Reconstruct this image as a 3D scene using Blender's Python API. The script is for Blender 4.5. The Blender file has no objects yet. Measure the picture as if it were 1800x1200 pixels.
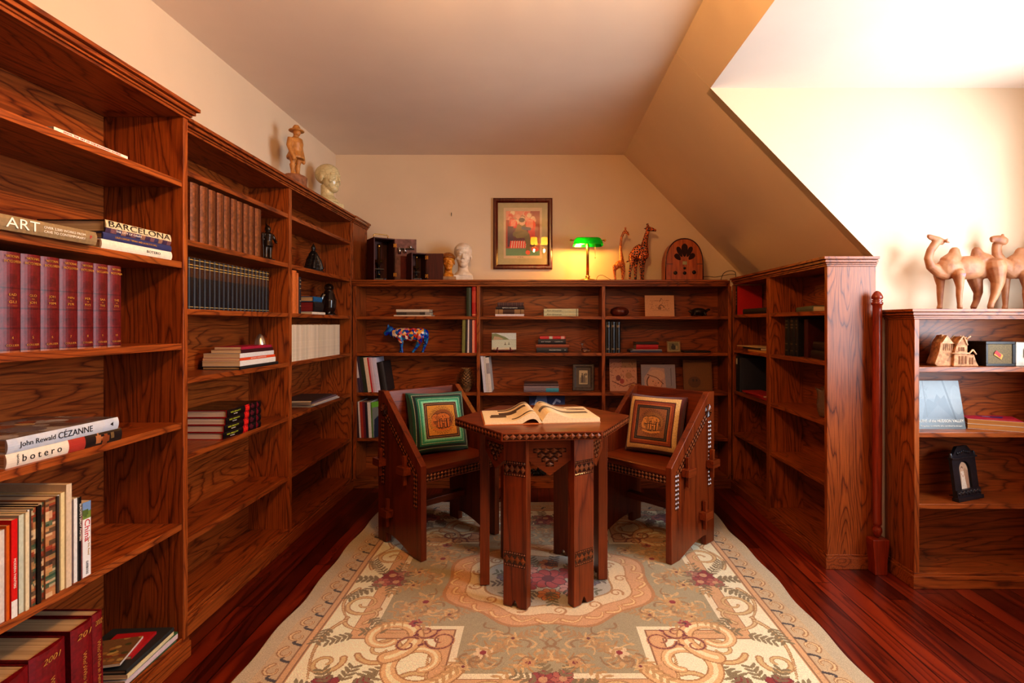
import bpy, math, random
import numpy as np
from mathutils import Vector, Matrix, Euler

random.seed(7)
rng = np.random.default_rng(7)
PI = math.pi
R = math.radians
SC = bpy.context.scene
COL = SC.collection

# ------------------------------------------------------------------ camera model of the photograph (1800 x 1200)
F, CX, CY, H = 930.0, 945.0, 569.0, 1.17          # focal length in px, where the optical axis meets the frame, eye height


def at(x, y, Y):
    """point of the room seen at pixel (x, y) when it lies Y metres away"""
    return Vector(((x - CX) * Y / F, Y, H + (CY - y) * Y / F))


def yon(x, X):
    """distance of the point seen at column x on the upright plane X"""
    return X * F / (x - CX)


# ------------------------------------------------------------------ node helpers
def C(r, g, b):
    return (r / 255.0, g / 255.0, b / 255.0)


def lin(c):
    return tuple((v / 12.92 if v <= 0.04045 else ((v + 0.055) / 1.055) ** 2.4) for v in c)


def lin4(c):
    return lin(c) + (1.0,)


def newmat(name):
    m = bpy.data.materials.new(name)
    m.use_nodes = True
    nt = m.node_tree
    b = nt.nodes['Principled BSDF']
    return m, nt, b


def nd(nt, t, **kw):
    n = nt.nodes.new(t)
    for k, v in kw.items():
        if k in n.bl_rna.properties.keys():
            setattr(n, k, v)
        else:
            n.inputs[k].default_value = v
    return n


def ramp(nt, fac, stops):
    r = nt.nodes.new('ShaderNodeValToRGB')
    cr = r.color_ramp
    while len(cr.elements) < len(stops):
        cr.elements.new(0.5)
    for e, (p, c) in zip(cr.elements, stops):
        e.position = p
        e.color = lin4(c)
    nt.links.new(fac, r.inputs['Fac'])
    return r.outputs['Color']


def mixc(nt, fac, a, b, mode='MIX'):
    m = nt.nodes.new('ShaderNodeMix')
    m.data_type = 'RGBA'
    m.blend_type = mode
    for s, v in ((0, fac), (6, a), (7, b)):
        if hasattr(v, 'links'):
            nt.links.new(v, m.inputs[s])
        elif s == 0:
            m.inputs[0].default_value = v
        else:
            m.inputs[s].default_value = lin4(v)
    return m.outputs[2]


def mth(nt, op, a, b=None, c=None):
    m = nt.nodes.new('ShaderNodeMath')
    m.operation = op
    for i, v in enumerate((a, b, c)):
        if v is None:
            continue
        if hasattr(v, 'links'):
            nt.links.new(v, m.inputs[i])
        else:
            m.inputs[i].default_value = v
    return m.outputs[0]


def objcoord(nt, rnd=True):
    tc = nt.nodes.new('ShaderNodeTexCoord')
    if not rnd:
        return tc.outputs['Object']
    oi = nt.nodes.new('ShaderNodeObjectInfo')
    cb = nt.nodes.new('ShaderNodeCombineXYZ')
    for i, k in enumerate((13.0, 17.3, 11.1)):
        nt.links.new(mth(nt, 'MULTIPLY', oi.outputs['Random'], k), cb.inputs[i])
    ad = nt.nodes.new('ShaderNodeVectorMath')
    ad.operation = 'ADD'
    nt.links.new(tc.outputs['Object'], ad.inputs[0])
    nt.links.new(cb.outputs[0], ad.inputs[1])
    return ad.outputs[0]


def mapped(nt, vec, sc):
    mp = nt.nodes.new('ShaderNodeMapping')
    mp.inputs['Scale'].default_value = sc
    nt.links.new(vec, mp.inputs['Vector'])
    return mp.outputs[0]


def noise(nt, vec, scale=1.0, detail=2.0, rough=0.5, dist=0.0):
    n = nd(nt, 'ShaderNodeTexNoise', Scale=scale, Detail=detail, Roughness=rough, Distortion=dist)
    if vec is not None:
        nt.links.new(vec, n.inputs['Vector'])
    return n.outputs['Fac']


def bump(nt, b, h, strength, dist=0.002):
    bp = nd(nt, 'ShaderNodeBump', Strength=strength, Distance=dist)
    nt.links.new(h, bp.inputs['Height'])
    nt.links.new(bp.outputs[0], b.inputs['Normal'])


def wood(name, axis, dark, mid, light, rings=20, scale=4.0, stretch=0.13, rough=0.38, pore=0.45, figure=1.0):
    m, nt, b = newmat(name)
    v = objcoord(nt)
    s = [scale] * 3
    s[axis] = scale * stretch
    n1 = noise(nt, mapped(nt, v, s), 1.0, 1.6, 0.45, 0.5)
    wob = noise(nt, mapped(nt, v, [k * 9 for k in s]), 1.0, 2.0, 0.5)
    k = mth(nt, 'ADD', mth(nt, 'MULTIPLY', n1, rings), mth(nt, 'MULTIPLY', wob, 0.9))
    fr = mth(nt, 'FRACT', k)
    rc = ramp(nt, fr, [(0.0, dark), (0.10, mid), (0.30, light), (0.80, light), (0.93, mid), (1.0, dark)])
    base = mixc(nt, figure, mid, rc)
    s2 = [170.0] * 3
    s2[axis] = 6.0
    n2 = noise(nt, mapped(nt, v, s2), 1.0, 2.5, 0.55)
    pr = ramp(nt, n2, [(0.36, (0.45, 0.42, 0.40)), (0.58, (1, 1, 1))])
    base = mixc(nt, pore, base, pr, 'MULTIPLY')
    n3 = noise(nt, mapped(nt, v, [1.6, 1.6, 1.6]), 1.0, 2.0)
    tint = ramp(nt, n3, [(0.3, (0.86, 0.82, 0.8)), (0.7, (1.0, 1.0, 1.0))])
    base = mixc(nt, 1.0, base, tint, 'MULTIPLY')
    nt.links.new(base, b.inputs['Base Color'])
    b.inputs['Roughness'].default_value = rough
    bump(nt, b, n2, 0.10, 0.001)
    return m


def plain(name, col, rough=0.5, metal=0.0, var=0.12, vscale=30.0, bmp=0.0, coat=0.0):
    m, nt, b = newmat(name)
    v = objcoord(nt)
    n = noise(nt, v, vscale, 3.0, 0.55)
    c2 = tuple(k * (1 - var) for k in col)
    c3 = tuple(min(1.0, k * (1 + var)) for k in col)
    nt.links.new(ramp(nt, n, [(0.3, c2), (0.7, c3)]), b.inputs['Base Color'])
    b.inputs['Roughness'].default_value = rough
    b.inputs['Metallic'].default_value = metal
    if coat:
        b.inputs['Coat Weight'].default_value = coat
    if bmp:
        bump(nt, b, n, bmp, 0.003)
    return m


def attrmat(name, rough, nscale=0.0, amt=0.0, sheen=0.0, bmp=0.0):
    """surface printed or dyed: colour comes from the mesh's own colour attribute"""
    m, nt, b = newmat(name)
    a = nd(nt, 'ShaderNodeAttribute', attribute_name='Col')
    col = a.outputs['Color']
    if nscale:
        n = noise(nt, objcoord(nt, False), nscale, 3.0, 0.6)
        g = ramp(nt, n, [(0.3, (1 - amt,) * 3), (0.7, (1, 1, 1))])
        col = mixc(nt, 1.0, col, g, 'MULTIPLY')
        if bmp:
            bump(nt, b, n, bmp, 0.004)
    nt.links.new(col, b.inputs['Base Color'])
    b.inputs['Roughness'].default_value = rough
    if sheen:
        b.inputs['Sheen Weight'].default_value = sheen
    return m


def glassy(name, tint=(1, 1, 1), ior=1.5, rough=0.0, milk=0.0):
    """thin clear pane: mostly see-through, mirror-like by Fresnel"""
    m = bpy.data.materials.new(name)
    m.use_nodes = True
    nt = m.node_tree
    nt.nodes.remove(nt.nodes['Principled BSDF'])
    out = nt.nodes['Material Output']
    tr = nd(nt, 'ShaderNodeBsdfTransparent', Color=lin4(tint))
    gl = nd(nt, 'ShaderNodeBsdfGlossy', Roughness=rough)
    lw = nd(nt, 'ShaderNodeLayerWeight', Blend=0.5)
    r0 = ((ior - 1) / (ior + 1)) ** 2
    fac = mth(nt, 'ADD', mth(nt, 'MULTIPLY', mth(nt, 'POWER', lw.outputs['Facing'], 5.0), 1 - r0), r0)
    mx = nt.nodes.new('ShaderNodeMixShader')
    nt.links.new(fac, mx.inputs[0])
    nt.links.new(tr.outputs[0], mx.inputs[1])
    nt.links.new(gl.outputs[0], mx.inputs[2])
    res = mx.outputs[0]
    if milk:
        df = nd(nt, 'ShaderNodeBsdfDiffuse', Color=lin4((0.9, 0.88, 0.82)))
        m2 = nt.nodes.new('ShaderNodeMixShader')
        m2.inputs[0].default_value = milk
        nt.links.new(res, m2.inputs[1])
        nt.links.new(df.outputs[0], m2.inputs[2])
        res = m2.outputs[0]
    nt.links.new(res, out.inputs['Surface'])
    return m


def emissive(name, col, strength, base=(0.8, 0.8, 0.8)):
    m, nt, b = newmat(name)
    b.inputs['Base Color'].default_value = lin4(base)
    b.inputs['Emission Color'].default_value = lin4(col)
    b.inputs['Emission Strength'].default_value = strength
    return m


# ------------------------------------------------------------------ mesh builder
class MB:
    def __init__(s, rnd=False):
        s.v, s.f, s.c, s.sm = [], [], [], []
        s.rnd = rnd

    def mark(s):
        return len(s.v)

    def quad(s, pts, col=None, smooth=False):
        i = len(s.v)
        s.v.extend([tuple(p) for p in pts])
        s.f.append(tuple(range(i, i + len(pts))))
        s.c.append(col)
        s.sm.append(smooth)

    def poly(s, idx, col=None, smooth=False):
        s.f.append(tuple(idx))
        s.c.append(col)
        s.sm.append(smooth)

    def box(s, x0, x1, y0, y1, z0, z1, col=None):
        i = len(s.v)
        for z in (z0, z1):
            s.v += [(x0, y0, z), (x1, y0, z), (x1, y1, z), (x0, y1, z)]
        for q in ((0, 3, 2, 1), (4, 5, 6, 7), (0, 1, 5, 4), (1, 2, 6, 5), (2, 3, 7, 6), (3, 0, 4, 7)):
            s.poly([i + k for k in q], col)
        return s

    def prism(s, pts, axis, a, b, col=None):
        """2-D outline (counter-clockwise) extruded along axis from a to b; axis x: (y,z)  y: (x,z)  z: (x,y)"""
        n = len(pts)
        i = len(s.v)

        def put(p, k):
            return ((k, p[0], p[1]), (p[0], k, p[1]), (p[0], p[1], k))[axis]
        for k in (a, b):
            s.v += [put(p, k) for p in pts]
        lo, hi = [i + k for k in range(n)], [i + n + k for k in range(n)]
        flip = (axis == 1)
        s.poly(lo if flip else lo[::-1], col)
        s.poly(hi[::-1] if flip else hi, col)
        for k in range(n):
            k2 = (k + 1) % n
            q = [lo[k], lo[k2], hi[k2], hi[k]]
            s.poly(q[::-1] if flip else q, col)
        return s

    def lathe(s, prof, seg=24, c=(0, 0, 0), col=None, sx=1.0, sy=1.0, smooth=True):
        """profile of (radius, height) turned about the z axis"""
        i = len(s.v)
        n = len(prof)
        for r, z in prof:
            for k in range(seg):
                a = 2 * PI * k / seg
                s.v.append((c[0] + r * sx * math.cos(a), c[1] + r * sy * math.sin(a), c[2] + z))
        for j in range(n - 1):
            for k in range(seg):
                k2 = (k + 1) % seg
                s.poly([i + j * seg + k, i + j * seg + k2, i + (j + 1) * seg + k2, i + (j + 1) * seg + k], col, smooth)
        s.poly([i + k for k in range(seg)][::-1], col)
        s.poly([i + (n - 1) * seg + k for k in range(seg)], col)
        return s

    def tube(s, pts, rad, seg=10, col=None, squash=None):
        """tapered tube through pts; rad one number or one per point"""
        pts = [Vector(p) for p in pts]
        n = len(pts)
        rad = [rad] * n if isinstance(rad, (int, float)) else list(rad)
        if s.rnd and n > 1:                               # dome the first end so that it melts into the body
            t0 = (pts[0] - pts[1]).normalized()
            pts = [pts[0] + t0 * rad[0] * 0.9, pts[0] + t0 * rad[0] * 0.6] + pts
            rad = [rad[0] * 0.35, rad[0] * 0.8] + rad
            n += 2
        i = len(s.v)
        ref = None
        for j, p in enumerate(pts):
            t = (pts[min(j + 1, n - 1)] - pts[max(j - 1, 0)]).normalized()
            if ref is None:
                ref = Vector((0, 1, 0)) if abs(t.y) < 0.9 else Vector((1, 0, 0))
            u = (ref - t * ref.dot(t)).normalized()
            w = t.cross(u)
            ref = u
            for k in range(seg):
                a = 2 * PI * k / seg
                d = u * math.cos(a) * rad[j] * (squash or 1.0) + w * math.sin(a) * rad[j]
                s.v.append(tuple(p + d))
        for j in range(n - 1):
            for k in range(seg):
                k2 = (k + 1) % seg
                s.poly([i + j * seg + k, i + j * seg + k2, i + (j + 1) * seg + k2, i + (j + 1) * seg + k], col, True)
        s.poly([i + k for k in range(seg)][::-1], col)
        s.poly([i + (n - 1) * seg + k for k in range(seg)], col)
        return s

    def ell(s, c, r, seg=16, rings=10, col=None):
        prof = []
        i = len(s.v)
        for j in range(rings + 1):
            a = PI * j / rings
            rr = max(1e-4, math.sin(a))
            for k in range(seg):
                t = 2 * PI * k / seg
                s.v.append((c[0] + r[0] * rr * math.cos(t), c[1] + r[1] * rr * math.sin(t), c[2] - r[2] * math.cos(a)))
        for j in range(rings):
            for k in range(seg):
                k2 = (k + 1) % seg
                s.poly([i + j * seg + k, i + j * seg + k2, i + (j + 1) * seg + k2, i + (j + 1) * seg + k], col, True)
        s.poly([i + k for k in range(seg)][::-1], col)
        s.poly([i + rings * seg + k for k in range(seg)], col)
        return s

    def grid(s, P, cols=None, smooth=True, flip=False):
        """P[j][i] points, cols[j][i] one colour per cell"""
        nj, ni = len(P), len(P[0])
        b = len(s.v)
        for row in P:
            s.v.extend([tuple(p) for p in row])
        for j in range(nj - 1):
            for i in range(ni - 1):
                q = [b + j * ni + i, b + j * ni + i + 1, b + (j + 1) * ni + i + 1, b + (j + 1) * ni + i]
                s.poly(q[::-1] if flip else q, None if cols is None else tuple(cols[j][i]), smooth)
        return s

    def xf(s, M, start=0):
        for k in range(start, len(s.v)):
            s.v[k] = tuple(M @ Vector(s.v[k]))
        return s

    def mesh(s, name):
        me = bpy.data.meshes.new(name)
        me.from_pydata(s.v, [], s.f)
        me.polygons.foreach_set('use_smooth', s.sm)
        if any(c is not None for c in s.c):
            ca = me.color_attributes.new('Col', 'BYTE_COLOR', 'CORNER')
            tot = [len(f) for f in s.f]
            arr = np.ones((len(s.f), 4), dtype=np.float32)
            for k, c in enumerate(s.c):
                arr[k, :3] = c if c is not None else (0.5, 0.5, 0.5)
            ca.data.foreach_set('color_srgb', np.repeat(arr, tot, axis=0).ravel())
        me.update()
        return me

    def build(s, name, mat, parent=None, bevel=0.0, org=None):
        if org is not None:
            s.xf(Matrix.Translation(-Vector(org)))
        o = bpy.data.objects.new(name, s.mesh(name))
        COL.objects.link(o)
        o.data.materials.append(mat)
        if parent:
            o.parent = parent
        if bevel:
            bv = o.modifiers.new('edge', 'BEVEL')
            bv.width = bevel
            bv.segments = 2
            bv.limit_method = 'ANGLE'
        return o

    def blob(s, name, mat, parent=None, voxel=0.004, smooth=3, org=None):
        """fuse the pieces into one continuous skin"""
        o = s.build(name, mat, parent, org=org)
        rm = o.modifiers.new('skin', 'REMESH')
        rm.mode = 'VOXEL'
        rm.voxel_size = voxel
        rm.use_smooth_shade = True
        if smooth:
            sm = o.modifiers.new('soft', 'SMOOTH')
            sm.factor = 0.5
            sm.iterations = smooth
        return o


def tag(o, label=None, cat=None, group=None, kind=None):
    for k, v in (('label', label), ('category', cat), ('group', group), ('kind', kind)):
        if v:
            o[k] = v
    return o


def thing(name, label, cat, loc=(0, 0, 0), rz=0.0, group=None, M=None):
    o = bpy.data.objects.new(name, None)
    o.empty_display_size = 0.05
    COL.objects.link(o)
    if M is not None:
        o.matrix_basis = M
    else:
        o.location = loc
        o.rotation_euler = (0, 0, rz)
    return tag(o, label, cat, group)


def dup(root, loc, rz, label, group=None):
    r = root.copy()
    COL.objects.link(r)
    r.location = loc
    r.rotation_euler = (0, 0, rz)
    r['label'] = label
    if group:
        r['group'] = group
    for ch in list(root.children):
        c = ch.copy()
        COL.objects.link(c)
        c.parent = r
        for g in ch.children:
            d = g.copy()
            COL.objects.link(d)
            d.parent = c
    return r


def letters(parent, txt, size, loc, xd, yd, mat, width=None, name='printed_lettering', shear=0.0, align='CENTER', depth=0.0002):
    """lettering as flat mesh: xd the reading direction, yd the up direction of the letters"""
    cu = bpy.data.curves.new('glyphs', 'FONT')
    cu.body = txt
    cu.size = size
    cu.extrude = depth
    cu.shear = shear
    cu.align_x = align
    cu.align_y = 'CENTER'
    cu.resolution_u = 3
    t = bpy.data.objects.new('glyphs', cu)
    COL.objects.link(t)
    dg = bpy.context.evaluated_depsgraph_get()
    me = bpy.data.meshes.new_from_object(t.evaluated_get(dg))
    bpy.data.objects.remove(t)
    bpy.data.curves.remove(cu)
    xd, yd = Vector(xd).normalized(), Vector(yd).normalized()
    zd = xd.cross(yd)
    k = 1.0
    if width:
        w = max(v.co.x for v in me.vertices) - min(v.co.x for v in me.vertices)
        k = width / max(w, 1e-6)
    M = Matrix(((xd.x * k, yd.x, zd.x, loc[0]), (xd.y * k, yd.y, zd.y, loc[1]), (xd.z * k, yd.z, zd.z, loc[2]), (0, 0, 0, 1)))
    me.transform(M)
    o = bpy.data.objects.new(name, me)
    COL.objects.link(o)
    me.materials.clear()
    me.materials.append(mat)
    o.parent = parent
    return o


# ------------------------------------------------------------------ printed pictures: a small painter on a grid of cells
class Canvas:
    def __init__(s, n, m, base):
        if 20 <= n < 200 and m >= 20:                    # pictures get a finer grid
            n, m = int(n * 2.2), int(m * 2.2)
        s.n, s.m = n, m
        s.a = np.zeros((m, n, 3))
        s.a[:] = base
        s.u, s.w = np.meshgrid((np.arange(n) + 0.5) / n, (np.arange(m) + 0.5) / m)

    def put(s, mask, col, al=1.0):
        mk = (np.clip(mask, 0, 1) * al)[..., None] if mask.dtype != bool else (mask * al)[..., None]
        s.a = s.a * (1 - mk) + np.array(col) * mk
        return s

    def rect(s, u0, u1, w0, w1, col, al=1.0):
        return s.put((s.u >= u0) & (s.u < u1) & (s.w >= w0) & (s.w < w1), col, al)

    def ell(s, u, w, ru, rw, col, al=1.0, rot=0.0):
        du, dw = s.u - u, s.w - w
        c, n = math.cos(rot), math.sin(rot)
        return s.put(((du * c + dw * n) / ru) ** 2 + ((dw * c - du * n) / rw) ** 2 <= 1, col, al)

    def poly(s, pts, col, al=1.0):
        ins = np.zeros(s.u.shape, bool)
        n = len(pts)
        for k in range(n):
            (x0, y0), (x1, y1) = pts[k], pts[(k + 1) % n]
            if y0 == y1:
                continue
            cr = ((y0 > s.w) != (y1 > s.w)) & (s.u < (x1 - x0) * (s.w - y0) / (y1 - y0) + x0)
            ins ^= cr
        return s.put(ins, col, al)

    def line(s, pts, wd, col, al=1.0):
        asp = s.n / s.m
        mk = np.zeros(s.u.shape, bool)
        for (x0, y0), (x1, y1) in zip(pts[:-1], pts[1:]):
            dx, dy = (x1 - x0) * asp, y1 - y0
            L2 = dx * dx + dy * dy + 1e-12
            t = np.clip((((s.u - x0) * asp) * dx + (s.w - y0) * dy) / L2, 0, 1)
            d2 = ((s.u - x0) * asp - t * dx) ** 2 + (s.w - y0 - t * dy) ** 2
            mk |= d2 <= wd * wd
        return s.put(mk, col, al)

    def speck(s, amt):
        s.a = np.clip(s.a * (1 + amt * (rng.random(s.u.shape)[..., None] - 0.5)), 0, 1)
        return s


def plate(cv, w, h, th, back=(0.3, 0.25, 0.2)):
    """a flat printed board w x h standing in the xz plane, picture towards -y, thickness behind"""
    mb = MB()
    xs, zs = np.linspace(-w / 2, w / 2, cv.n + 1), np.linspace(0, h, cv.m + 1)
    mb.grid([[(x, 0, z) for x in xs] for z in zs], cv.a, smooth=False)
    mb.quad([(-w / 2, th, 0), (-w / 2, th, h), (w / 2, th, h), (w / 2, th, 0)], back)
    mb.quad([(-w / 2, 0, 0), (-w / 2, th, 0), (w / 2, th, 0), (w / 2, 0, 0)], back)
    mb.quad([(-w / 2, 0, h), (w / 2, 0, h), (w / 2, th, h), (-w / 2, th, h)], back)
    mb.quad([(-w / 2, 0, 0), (-w / 2, 0, h), (-w / 2, th, h), (-w / 2, th, 0)], back)
    mb.quad([(w / 2, 0, 0), (w / 2, th, 0), (w / 2, th, h), (w / 2, 0, h)], back)
    return mb


ORD = ('first second third fourth fifth sixth seventh eighth ninth tenth eleventh twelfth thirteenth fourteenth fifteenth sixteenth '
       'seventeenth eighteenth nineteenth twentieth twenty-first twenty-second twenty-third twenty-fourth twenty-fifth twenty-sixth '
       'twenty-seventh twenty-eighth twenty-ninth thirtieth thirty-first thirty-second thirty-third thirty-fourth thirty-fifth '
       'thirty-sixth thirty-seventh thirty-eighth thirty-ninth fortieth').split()

# ------------------------------------------------------------------ materials
OAK = (C(100, 44, 15), C(144, 71, 25), C(166, 88, 35))
oak_x = wood('oak_grain_along_shelf', 0, *OAK, rings=25, scale=5.0, stretch=0.16)
oak_z = wood('oak_grain_upright', 2, *OAK, rings=26, scale=5.0, stretch=0.16)
MAH = (C(76, 29, 11), C(118, 52, 20), C(134, 63, 26))
mah_x = wood('dark_wood_grain_across', 0, *MAH, rings=9, scale=3.5, stretch=0.1, rough=0.32, pore=0.35, figure=0.7)
mah_y = wood('dark_wood_grain_deep', 1, *MAH, rings=9, scale=3.5, stretch=0.1, rough=0.32, pore=0.35, figure=0.7)
mah_z = wood('dark_wood_grain_upright', 2, *MAH, rings=9, scale=3.5, stretch=0.1, rough=0.32, pore=0.35, figure=0.7)
carve_m = attrmat('carved_dark_wood', 0.22, 60, 0.2)
print_matte = attrmat('printed_matte_cover', 0.55, 120, 0.08)
print_gloss = attrmat('printed_glossy_cover', 0.25, 60, 0.05)
leather_m = attrmat('leather_binding', 0.42, 90, 0.28)
fabric_m = attrmat('woven_cushion_cloth', 0.85, 260, 0.22, 0.25)
rug_m = attrmat('tufted_rug_pile', 0.95, 420, 0.25, 0.3, 0.5)
gold_ink = plain('gold_lettering', C(205, 160, 80), 0.35, 0.4, 0.15, 200)
white_ink = plain('white_lettering', C(236, 230, 218), 0.5, 0, 0.03)
black_ink = plain('black_lettering', C(28, 24, 24), 0.5, 0, 0.05)
red_ink = plain('red_lettering', C(190, 40, 50), 0.5, 0, 0.05)
lime_ink = plain('yellow_green_lettering', C(196, 205, 60), 0.5, 0, 0.05)
brass_m = plain('polished_brass', C(196, 150, 82), 0.25, 0.95, 0.08, 20)
iron_m = plain('black_iron', C(34, 28, 26), 0.38, 0.3, 0.25, 40)
bronze_m = plain('dark_bronze', C(48, 36, 28), 0.28, 0.4, 0.3, 30)
ebony_m = plain('black_polished_wood', C(34, 22, 18), 0.2, 0.0, 0.3, 20, 0, 0.4)


def page_mat():
    m, nt, b = newmat('page_edges')
    v = objcoord(nt)
    n = noise(nt, mapped(nt, v, [700, 2, 2]), 1.0, 2.0)
    a = nd(nt, 'ShaderNodeAttribute', attribute_name='Col')
    g = ramp(nt, n, [(0.3, (0.72, 0.68, 0.62)), (0.65, (1, 1, 1))])
    nt.links.new(mixc(nt, 1.0, a.outputs['Color'], g, 'MULTIPLY'), b.inputs['Base Color'])
    b.inputs['Roughness'].default_value = 0.8
    return m


pages_m = page_mat()
LAMP_W, CH_W, CH_EMIT, WIN_W, SKY_W = 7.0, 43.0, 13.0, 66.0, 8.5
VT, LOOK, EXPO = 'Standard', 'Medium High Contrast', 0.37
# ------------------------------------------------------------------ the room
XL, YB, ZC = -1.56, 4.09, 2.476
SX0, SX1, SZ1 = 0.668, 1.625, 1.49                 # sloped ceiling: from the flat ceiling down to the knee wall
YD0, YD1, XD, ZD = -0.3, 2.55, 2.42, 2.306          # dormer: near side, far side, window wall, its ceiling
SXD = SX0 + (ZC - ZD) * (SX1 - SX0) / (ZC - SZ1)
YF = -1.8


def paint(name, col, var=0.03):
    m, nt, b = newmat(name)
    v = objcoord(nt, False)
    n = noise(nt, v, 2.2, 3.0)
    nt.links.new(ramp(nt, n, [(0.3, tuple(k * (1 - var) for k in col)), (0.7, col)]), b.inputs['Base Color'])
    b.inputs['Roughness'].default_value = 0.75
    bump(nt, b, noise(nt, v, 180, 3.0), 0.06, 0.002)
    return m


wall_paint = paint('cream_wall_paint', C(222, 200, 173))
ceil_paint = paint('ceiling_paint', C(238, 222, 206))
white_trim = plain('white_painted_wood', C(235, 232, 225), 0.4, 0, 0.03)


def floor_mat():
    m, nt, b = newmat('red_stained_floorboards')
    v = objcoord(nt, False)
    sp = nt.nodes.new('ShaderNodeSeparateXYZ')
    nt.links.new(v, sp.inputs[0])
    bx = mth(nt, 'DIVIDE', sp.outputs[0], 0.083)
    idx = mth(nt, 'FLOOR', bx)
    wn = nt.nodes.new('ShaderNodeTexWhiteNoise')
    wn.noise_dimensions = '1D'
    nt.links.new(idx, wn.inputs['W'])
    # boards end at staggered joints
    yj = mth(nt, 'DIVIDE', mth(nt, 'ADD', sp.outputs[1], mth(nt, 'MULTIPLY', wn.outputs['Value'], 2.3)), 2.3)
    wn2 = nt.nodes.new('ShaderNodeTexWhiteNoise')
    wn2.noise_dimensions = '2D'
    cb = nt.nodes.new('ShaderNodeCombineXYZ')
    nt.links.new(idx, cb.inputs[0])
    nt.links.new(mth(nt, 'FLOOR', yj), cb.inputs[1])
    nt.links.new(cb.outputs[0], wn2.inputs['Vector'])
    off = nt.nodes.new('ShaderNodeCombineXYZ')
    nt.links.new(mth(nt, 'MULTIPLY', wn2.outputs['Value'], 9.0), off.inputs[1])
    ad = nt.nodes.new('ShaderNodeVectorMath')
    nt.links.new(v, ad.inputs[0])
    nt.links.new(off.outputs[0], ad.inputs[1])
    n1 = noise(nt, mapped(nt, ad.outputs[0], [9, 0.7, 9]), 1.0, 2.0, 0.5, 0.4)
    fr = mth(nt, 'FRACT', mth(nt, 'MULTIPLY', n1, 7))
    gr = ramp(nt, fr, [(0.0, C(84, 22, 9)), (0.15, C(116, 36, 13)), (0.8, C(136, 48, 18)), (1.0, C(84, 22, 9))])
    tint = ramp(nt, wn2.outputs['Value'], [(0.0, (0.55, 0.5, 0.5)), (1.0, (1, 1, 1))])
    base = mixc(nt, 1.0, gr, tint, 'MULTIPLY')
    fx = mth(nt, 'FRACT', bx)
    edge = mth(nt, 'MINIMUM', fx, mth(nt, 'SUBTRACT', 1.0, fx))
    gap = ramp(nt, edge, [(0.012, (0.15, 0.1, 0.1)), (0.035, (1, 1, 1))])
    fy = mth(nt, 'FRACT', yj)
    gapy = ramp(nt, fy, [(0.0, (0.2, 0.15, 0.15)), (0.003, (1, 1, 1))])
    base = mixc(nt, 1.0, base, gap, 'MULTIPLY')
    base = mixc(nt, 1.0, base, gapy, 'MULTIPLY')
    nt.links.new(base, b.inputs['Base Color'])
    rg = noise(nt, mapped(nt, v, [6, 2, 6]), 1.0, 4.0, 0.6)
    rr = nt.nodes.new('ShaderNodeMapRange')
    nt.links.new(rg, rr.inputs[0])
    rr.inputs[3].default_value = 0.2
    rr.inputs[4].default_value = 0.42
    nt.links.new(rr.outputs[0], b.inputs['Roughness'])
    bump(nt, b, edge, 0.15, 0.002)
    return m


def struct(name, mb, mat, parent=None, bevel=0.0):
    o = mb.build(name, mat, parent, bevel)
    if parent is None:
        o['kind'] = 'structure'
    return o


floor = struct('floor', MB().box(XL - 0.1, XD + 0.1, YF - 0.1, YB + 0.1, -0.06, 0), floor_mat())
struct('wall_left', MB().box(XL - 0.1, XL, YF, YB, 0, ZC + 0.08), wall_paint)
struct('wall_back', MB().box(XL - 0.1, SX1 + 0.1, YB, YB + 0.1, 0, ZC + 0.08), wall_paint)
struct('wall_front', MB().box(XL - 0.1, SX1 + 0.1, YF - 0.1, YF, 0, ZC + 0.08), wall_paint)
struct('ceiling', MB().box(XL, SX0, YF, YB, ZC, ZC + 0.08), ceil_paint)
sl = MB()
th = 0.09
for a, b_, x1, z1 in ((YD1 + 0.001, YB, SX1, SZ1), (YD0, YD1 - 0.001, SXD, ZD), (YF, YD0 - 0.001, SX1, SZ1)):
    sl.prism([(SX0, ZC), (x1, z1), (x1 + th * 0.7, z1 + th * 0.7), (SX0 + th * 0.7, ZC + th * 0.7)], 1, a, b_)
struct('ceiling_slope', sl, wall_paint)
struct('wall_right', MB().box(SX1, SX1 + 0.08, YD1 + 0.06, YB, 0, SZ1 + 0.05).box(SX1, SX1 + 0.08, YF, YD0 - 0.06, 0, SZ1 + 0.05), wall_paint)
ck = [(SX1, 0), (XD, 0), (XD, ZD), (SXD, ZD), (SX1, SZ1)]
struct('wall_dormer_far', MB().prism(ck, 1, YD1, YD1 + 0.06), wall_paint)
struct('wall_dormer_near', MB().prism(ck, 1, YD0 - 0.06, YD0), wall_paint)
struct('ceiling_dormer', MB().box(SXD, XD + 0.1, YD0 - 0.06, YD1 + 0.06, ZD, ZD + 0.07), ceil_paint)
WY0, WY1, WZ0, WZ1 = 0.5, 2.1, 0.8, 2.1
ww = MB()
ww.box(XD, XD + 0.1, YD0 - 0.06, WY0, 0, ZD).box(XD, XD + 0.1, WY1, YD1 + 0.06, 0, ZD)
ww.box(XD, XD + 0.1, WY0, WY1, 0, WZ0).box(XD, XD + 0.1, WY0, WY1, WZ1, ZD)
struct('wall_window', ww, wall_paint)
wf = MB()
t_ = 0.05
wf.box(XD + 0.02, XD + 0.08, WY0, WY0 + t_, WZ0, WZ1).box(XD + 0.02, XD + 0.08, WY1 - t_, WY1, WZ0, WZ1)
wf.box(XD + 0.02, XD + 0.08, WY0 + t_, WY1 - t_, WZ0, WZ0 + t_).box(XD + 0.02, XD + 0.08, WY0 + t_, WY1 - t_, WZ1 - t_, WZ1)
ym = (WY0 + WY1) / 2
wf.box(XD + 0.025, XD + 0.075, ym - 0.02, ym + 0.02, WZ0 + t_, WZ1 - t_)
win = struct('window_1', wf, white_trim)
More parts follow.
